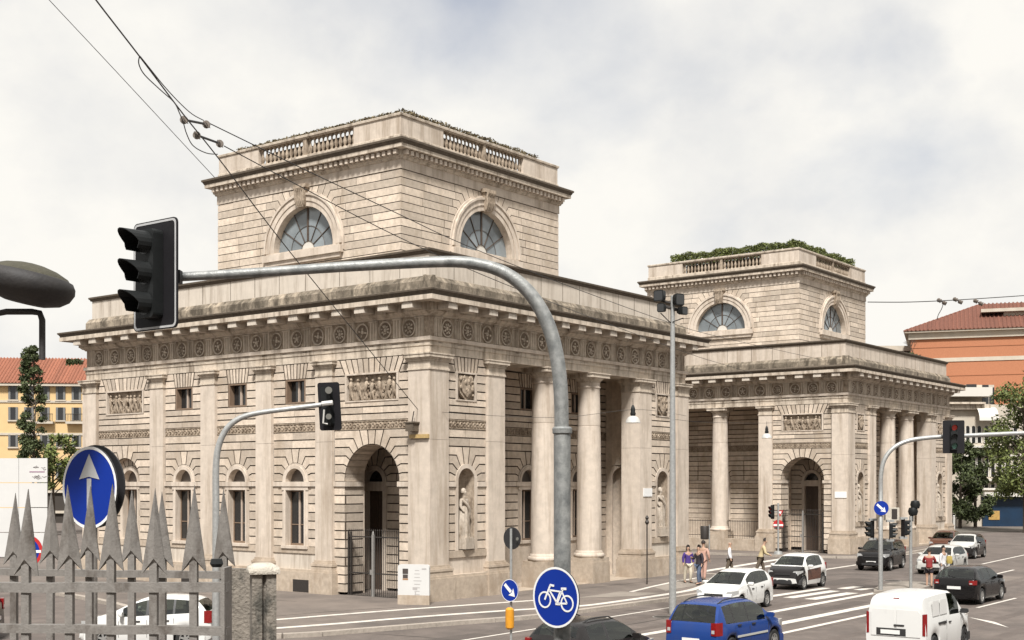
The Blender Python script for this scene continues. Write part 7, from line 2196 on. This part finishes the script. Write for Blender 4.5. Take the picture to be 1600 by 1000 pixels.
for row, (ya, yb) in enumerate(((668, 692), (716, 745), (757, 766))):
    for px in (1512, 1521, 1530, 1541, 1551, 1562, 1574, 1586):
        mb = MB(); u = U_(px); fbox(mb, G, u-0.19, u+0.19, Z_(yb), Z_(ya), -0.15, 0.02)
        if row < 2:
            mb.prism([G.p(x, z_, 0.02) for x, z_ in arc(u, Z_(ya), 0.19, 0, 180, 6)], G.N*-0.12)
        w = mb.build('window', 'glass_dark', ch)
        mb = MB(); fbox(mb, G, u-0.3, u-0.19, Z_(yb), Z_(ya), 0, 0.07); fbox(mb, G, u+0.19, u+0.3, Z_(yb), Z_(ya), 0, 0.07); mb.build('frame', 'awning', w)
for py, d in ((698, 0.5), (712, 0.25), (750, 0.8), (764, 0.3)):
    mb = MB(); fbox(mb, G, U_(1505), U_(1650), Z_(py+1.5), Z_(py-1.5), 0, d); mb.build('string_course', 'awning', ch)
mb = MB(); fbox(mb, G, U_(1534), U_(1600), 0, Z_(776), 0.02, 0.3); mb.build('shop_window', 'shop_blue', ch)
mb = MB(); fbox(mb, G, U_(1532), U_(1602), Z_(776), Z_(769), 0.02, 1.2); mb.build('shop_awning', 'awning', ch)
mb = MB(); fbox(mb, G, U_(1543), U_(1560), Z_(812), Z_(798), 0.3, 0.36); mb.build('poster', 'shop_gold', ch)
p = ground(1500, 826, 0.0); p.z = 0
tree('broad dark tree standing beyond the end of the hedge-topped toll house', (p.x, p.y, 0), 9.0, 2.1, 'leaf_dark', 31, 8500, 0.18, 34, 0.2, 0.02)
p = ground(1524, 825, 0.0); p.z = 0
tree('second dark tree in front of the cream house', (p.x, p.y, 0), 8.4, 1.7, 'leaf_dark', 33, 6500, 0.18, 26, 0.2, 0.02)
p = at(1602, 700, 120); p.z = 0
tree('tall light green tree in front of the orange brick house', p, fz(562, 120), 3.2, 'leaf', 35, 12000, 0.18, 46, 0.22, 0.16)
hedge('trailing plants along the ledge of the cream house', [(F.p(U_(1512), Z_(712), 0.5), F.p(U_(1575), Z_(712), 0.5), 0.35, 0.6)], 'leaf', 41, 900, 0.14)
mb = MB(); P = [ground(1440, 834), ground(1640, 830), ground(1640, 824), ground(1440, 826)]; mb.face([(q.x, q.y, 0.02) for q in P]); struct('verge', mb, 'ground')
# row of plain houses closing the streets on both sides, beyond the picture's subjects
for nm, px, t, w, h, m in (('far_house', 1640, 150, 40, 17, 'wall_cream'), ('far_house', -420, 170, 42, 15, 'wall_cream'), ('far_house', 1250, 210, 60, 9, 'wall_yellow'), ('far_house', 1120, 190, 22, 9, 'wall_cream')):
    F = vface(px, t, 0); o = thing(nm, {1640: 'plain cream street house at the end of the road', -420: 'plain cream street house left of the yellow house', 1250: 'low yellow street house far behind the loggia', 1120: 'low cream street house far behind the gap between the toll houses'}[px], 'building', F.O)
    G = Face((0, 0, 0), F.U, F.N)
    mb = MB(); fbox(mb, G, 0, w, 0, h, -10, 0); mb.build('wall', m, o)
    mb = MB(); fbox(mb, G, -0.5, w+0.5, h, h+0.4, -10.5, 0.5); mb.build('eaves', 'wall_cream', o)
    mb = MB(); mb.prism([G.p(-0.5, h+0.4, 0.5), G.p(-0.5, h+0.4, -10.5), G.p(-0.5, h+3.2, -5)], G.U*(w+1)); mb.build('roof', 'roof_tile', o)
    for fl in range(int(h//3.4)):
        for k in range(int(w//3.2)):
            u = 1.6+3.2*k; z_ = 1.2+3.4*fl
            mb = MB(); fbox(mb, G, u-0.5, u+0.5, z_, z_+1.8, -0.1, 0.03); mb.build('window', 'glass_dark', o)

# ------------------------------------------------------------------ unseen trees added behind the camera to darken reflections and undersides
rg = random.Random(77); pw = []; tr = MB()
def added_tree(cx, cy, r, h):
    for k in range(260):
        d = Vector((rg.gauss(0, 1), rg.gauss(0, 1), rg.gauss(0, 1))).normalized()
        pw.append(Vector((cx+d.x*r, cy+d.y*r, h*0.58+d.z*h*0.42)))
    tr.tube([(cx, cy, 0), (cx, cy, h*0.6)], [0.35, 0.15], 6)
for k in range(74):
    a = R_(118+rg.uniform(-3, 3)+k*(276-118)/73)              # from the left of the street round behind to the right
    R0 = rg.uniform(44, 58) if k % 2 else rg.uniform(58, 76)
    x, y = CAM[0]+R0*math.cos(a), CAM[1]+R0*math.sin(a)
    added_tree(x, y, rg.uniform(3.5, 5.5), rg.uniform(13, 19))
for k in range(22):
    added_tree(-20+7*k, -62+rg.uniform(-4, 4), rg.uniform(3.5, 5), rg.uniform(12, 17))
me_ = leaves(pw, 1.7, rg)
o = leaf_obj('added_trees', me_, 'leaf_dark', None); tag(o, 'unseen trees added behind the viewer to cut low skylight', 'trees', kind='stuff')
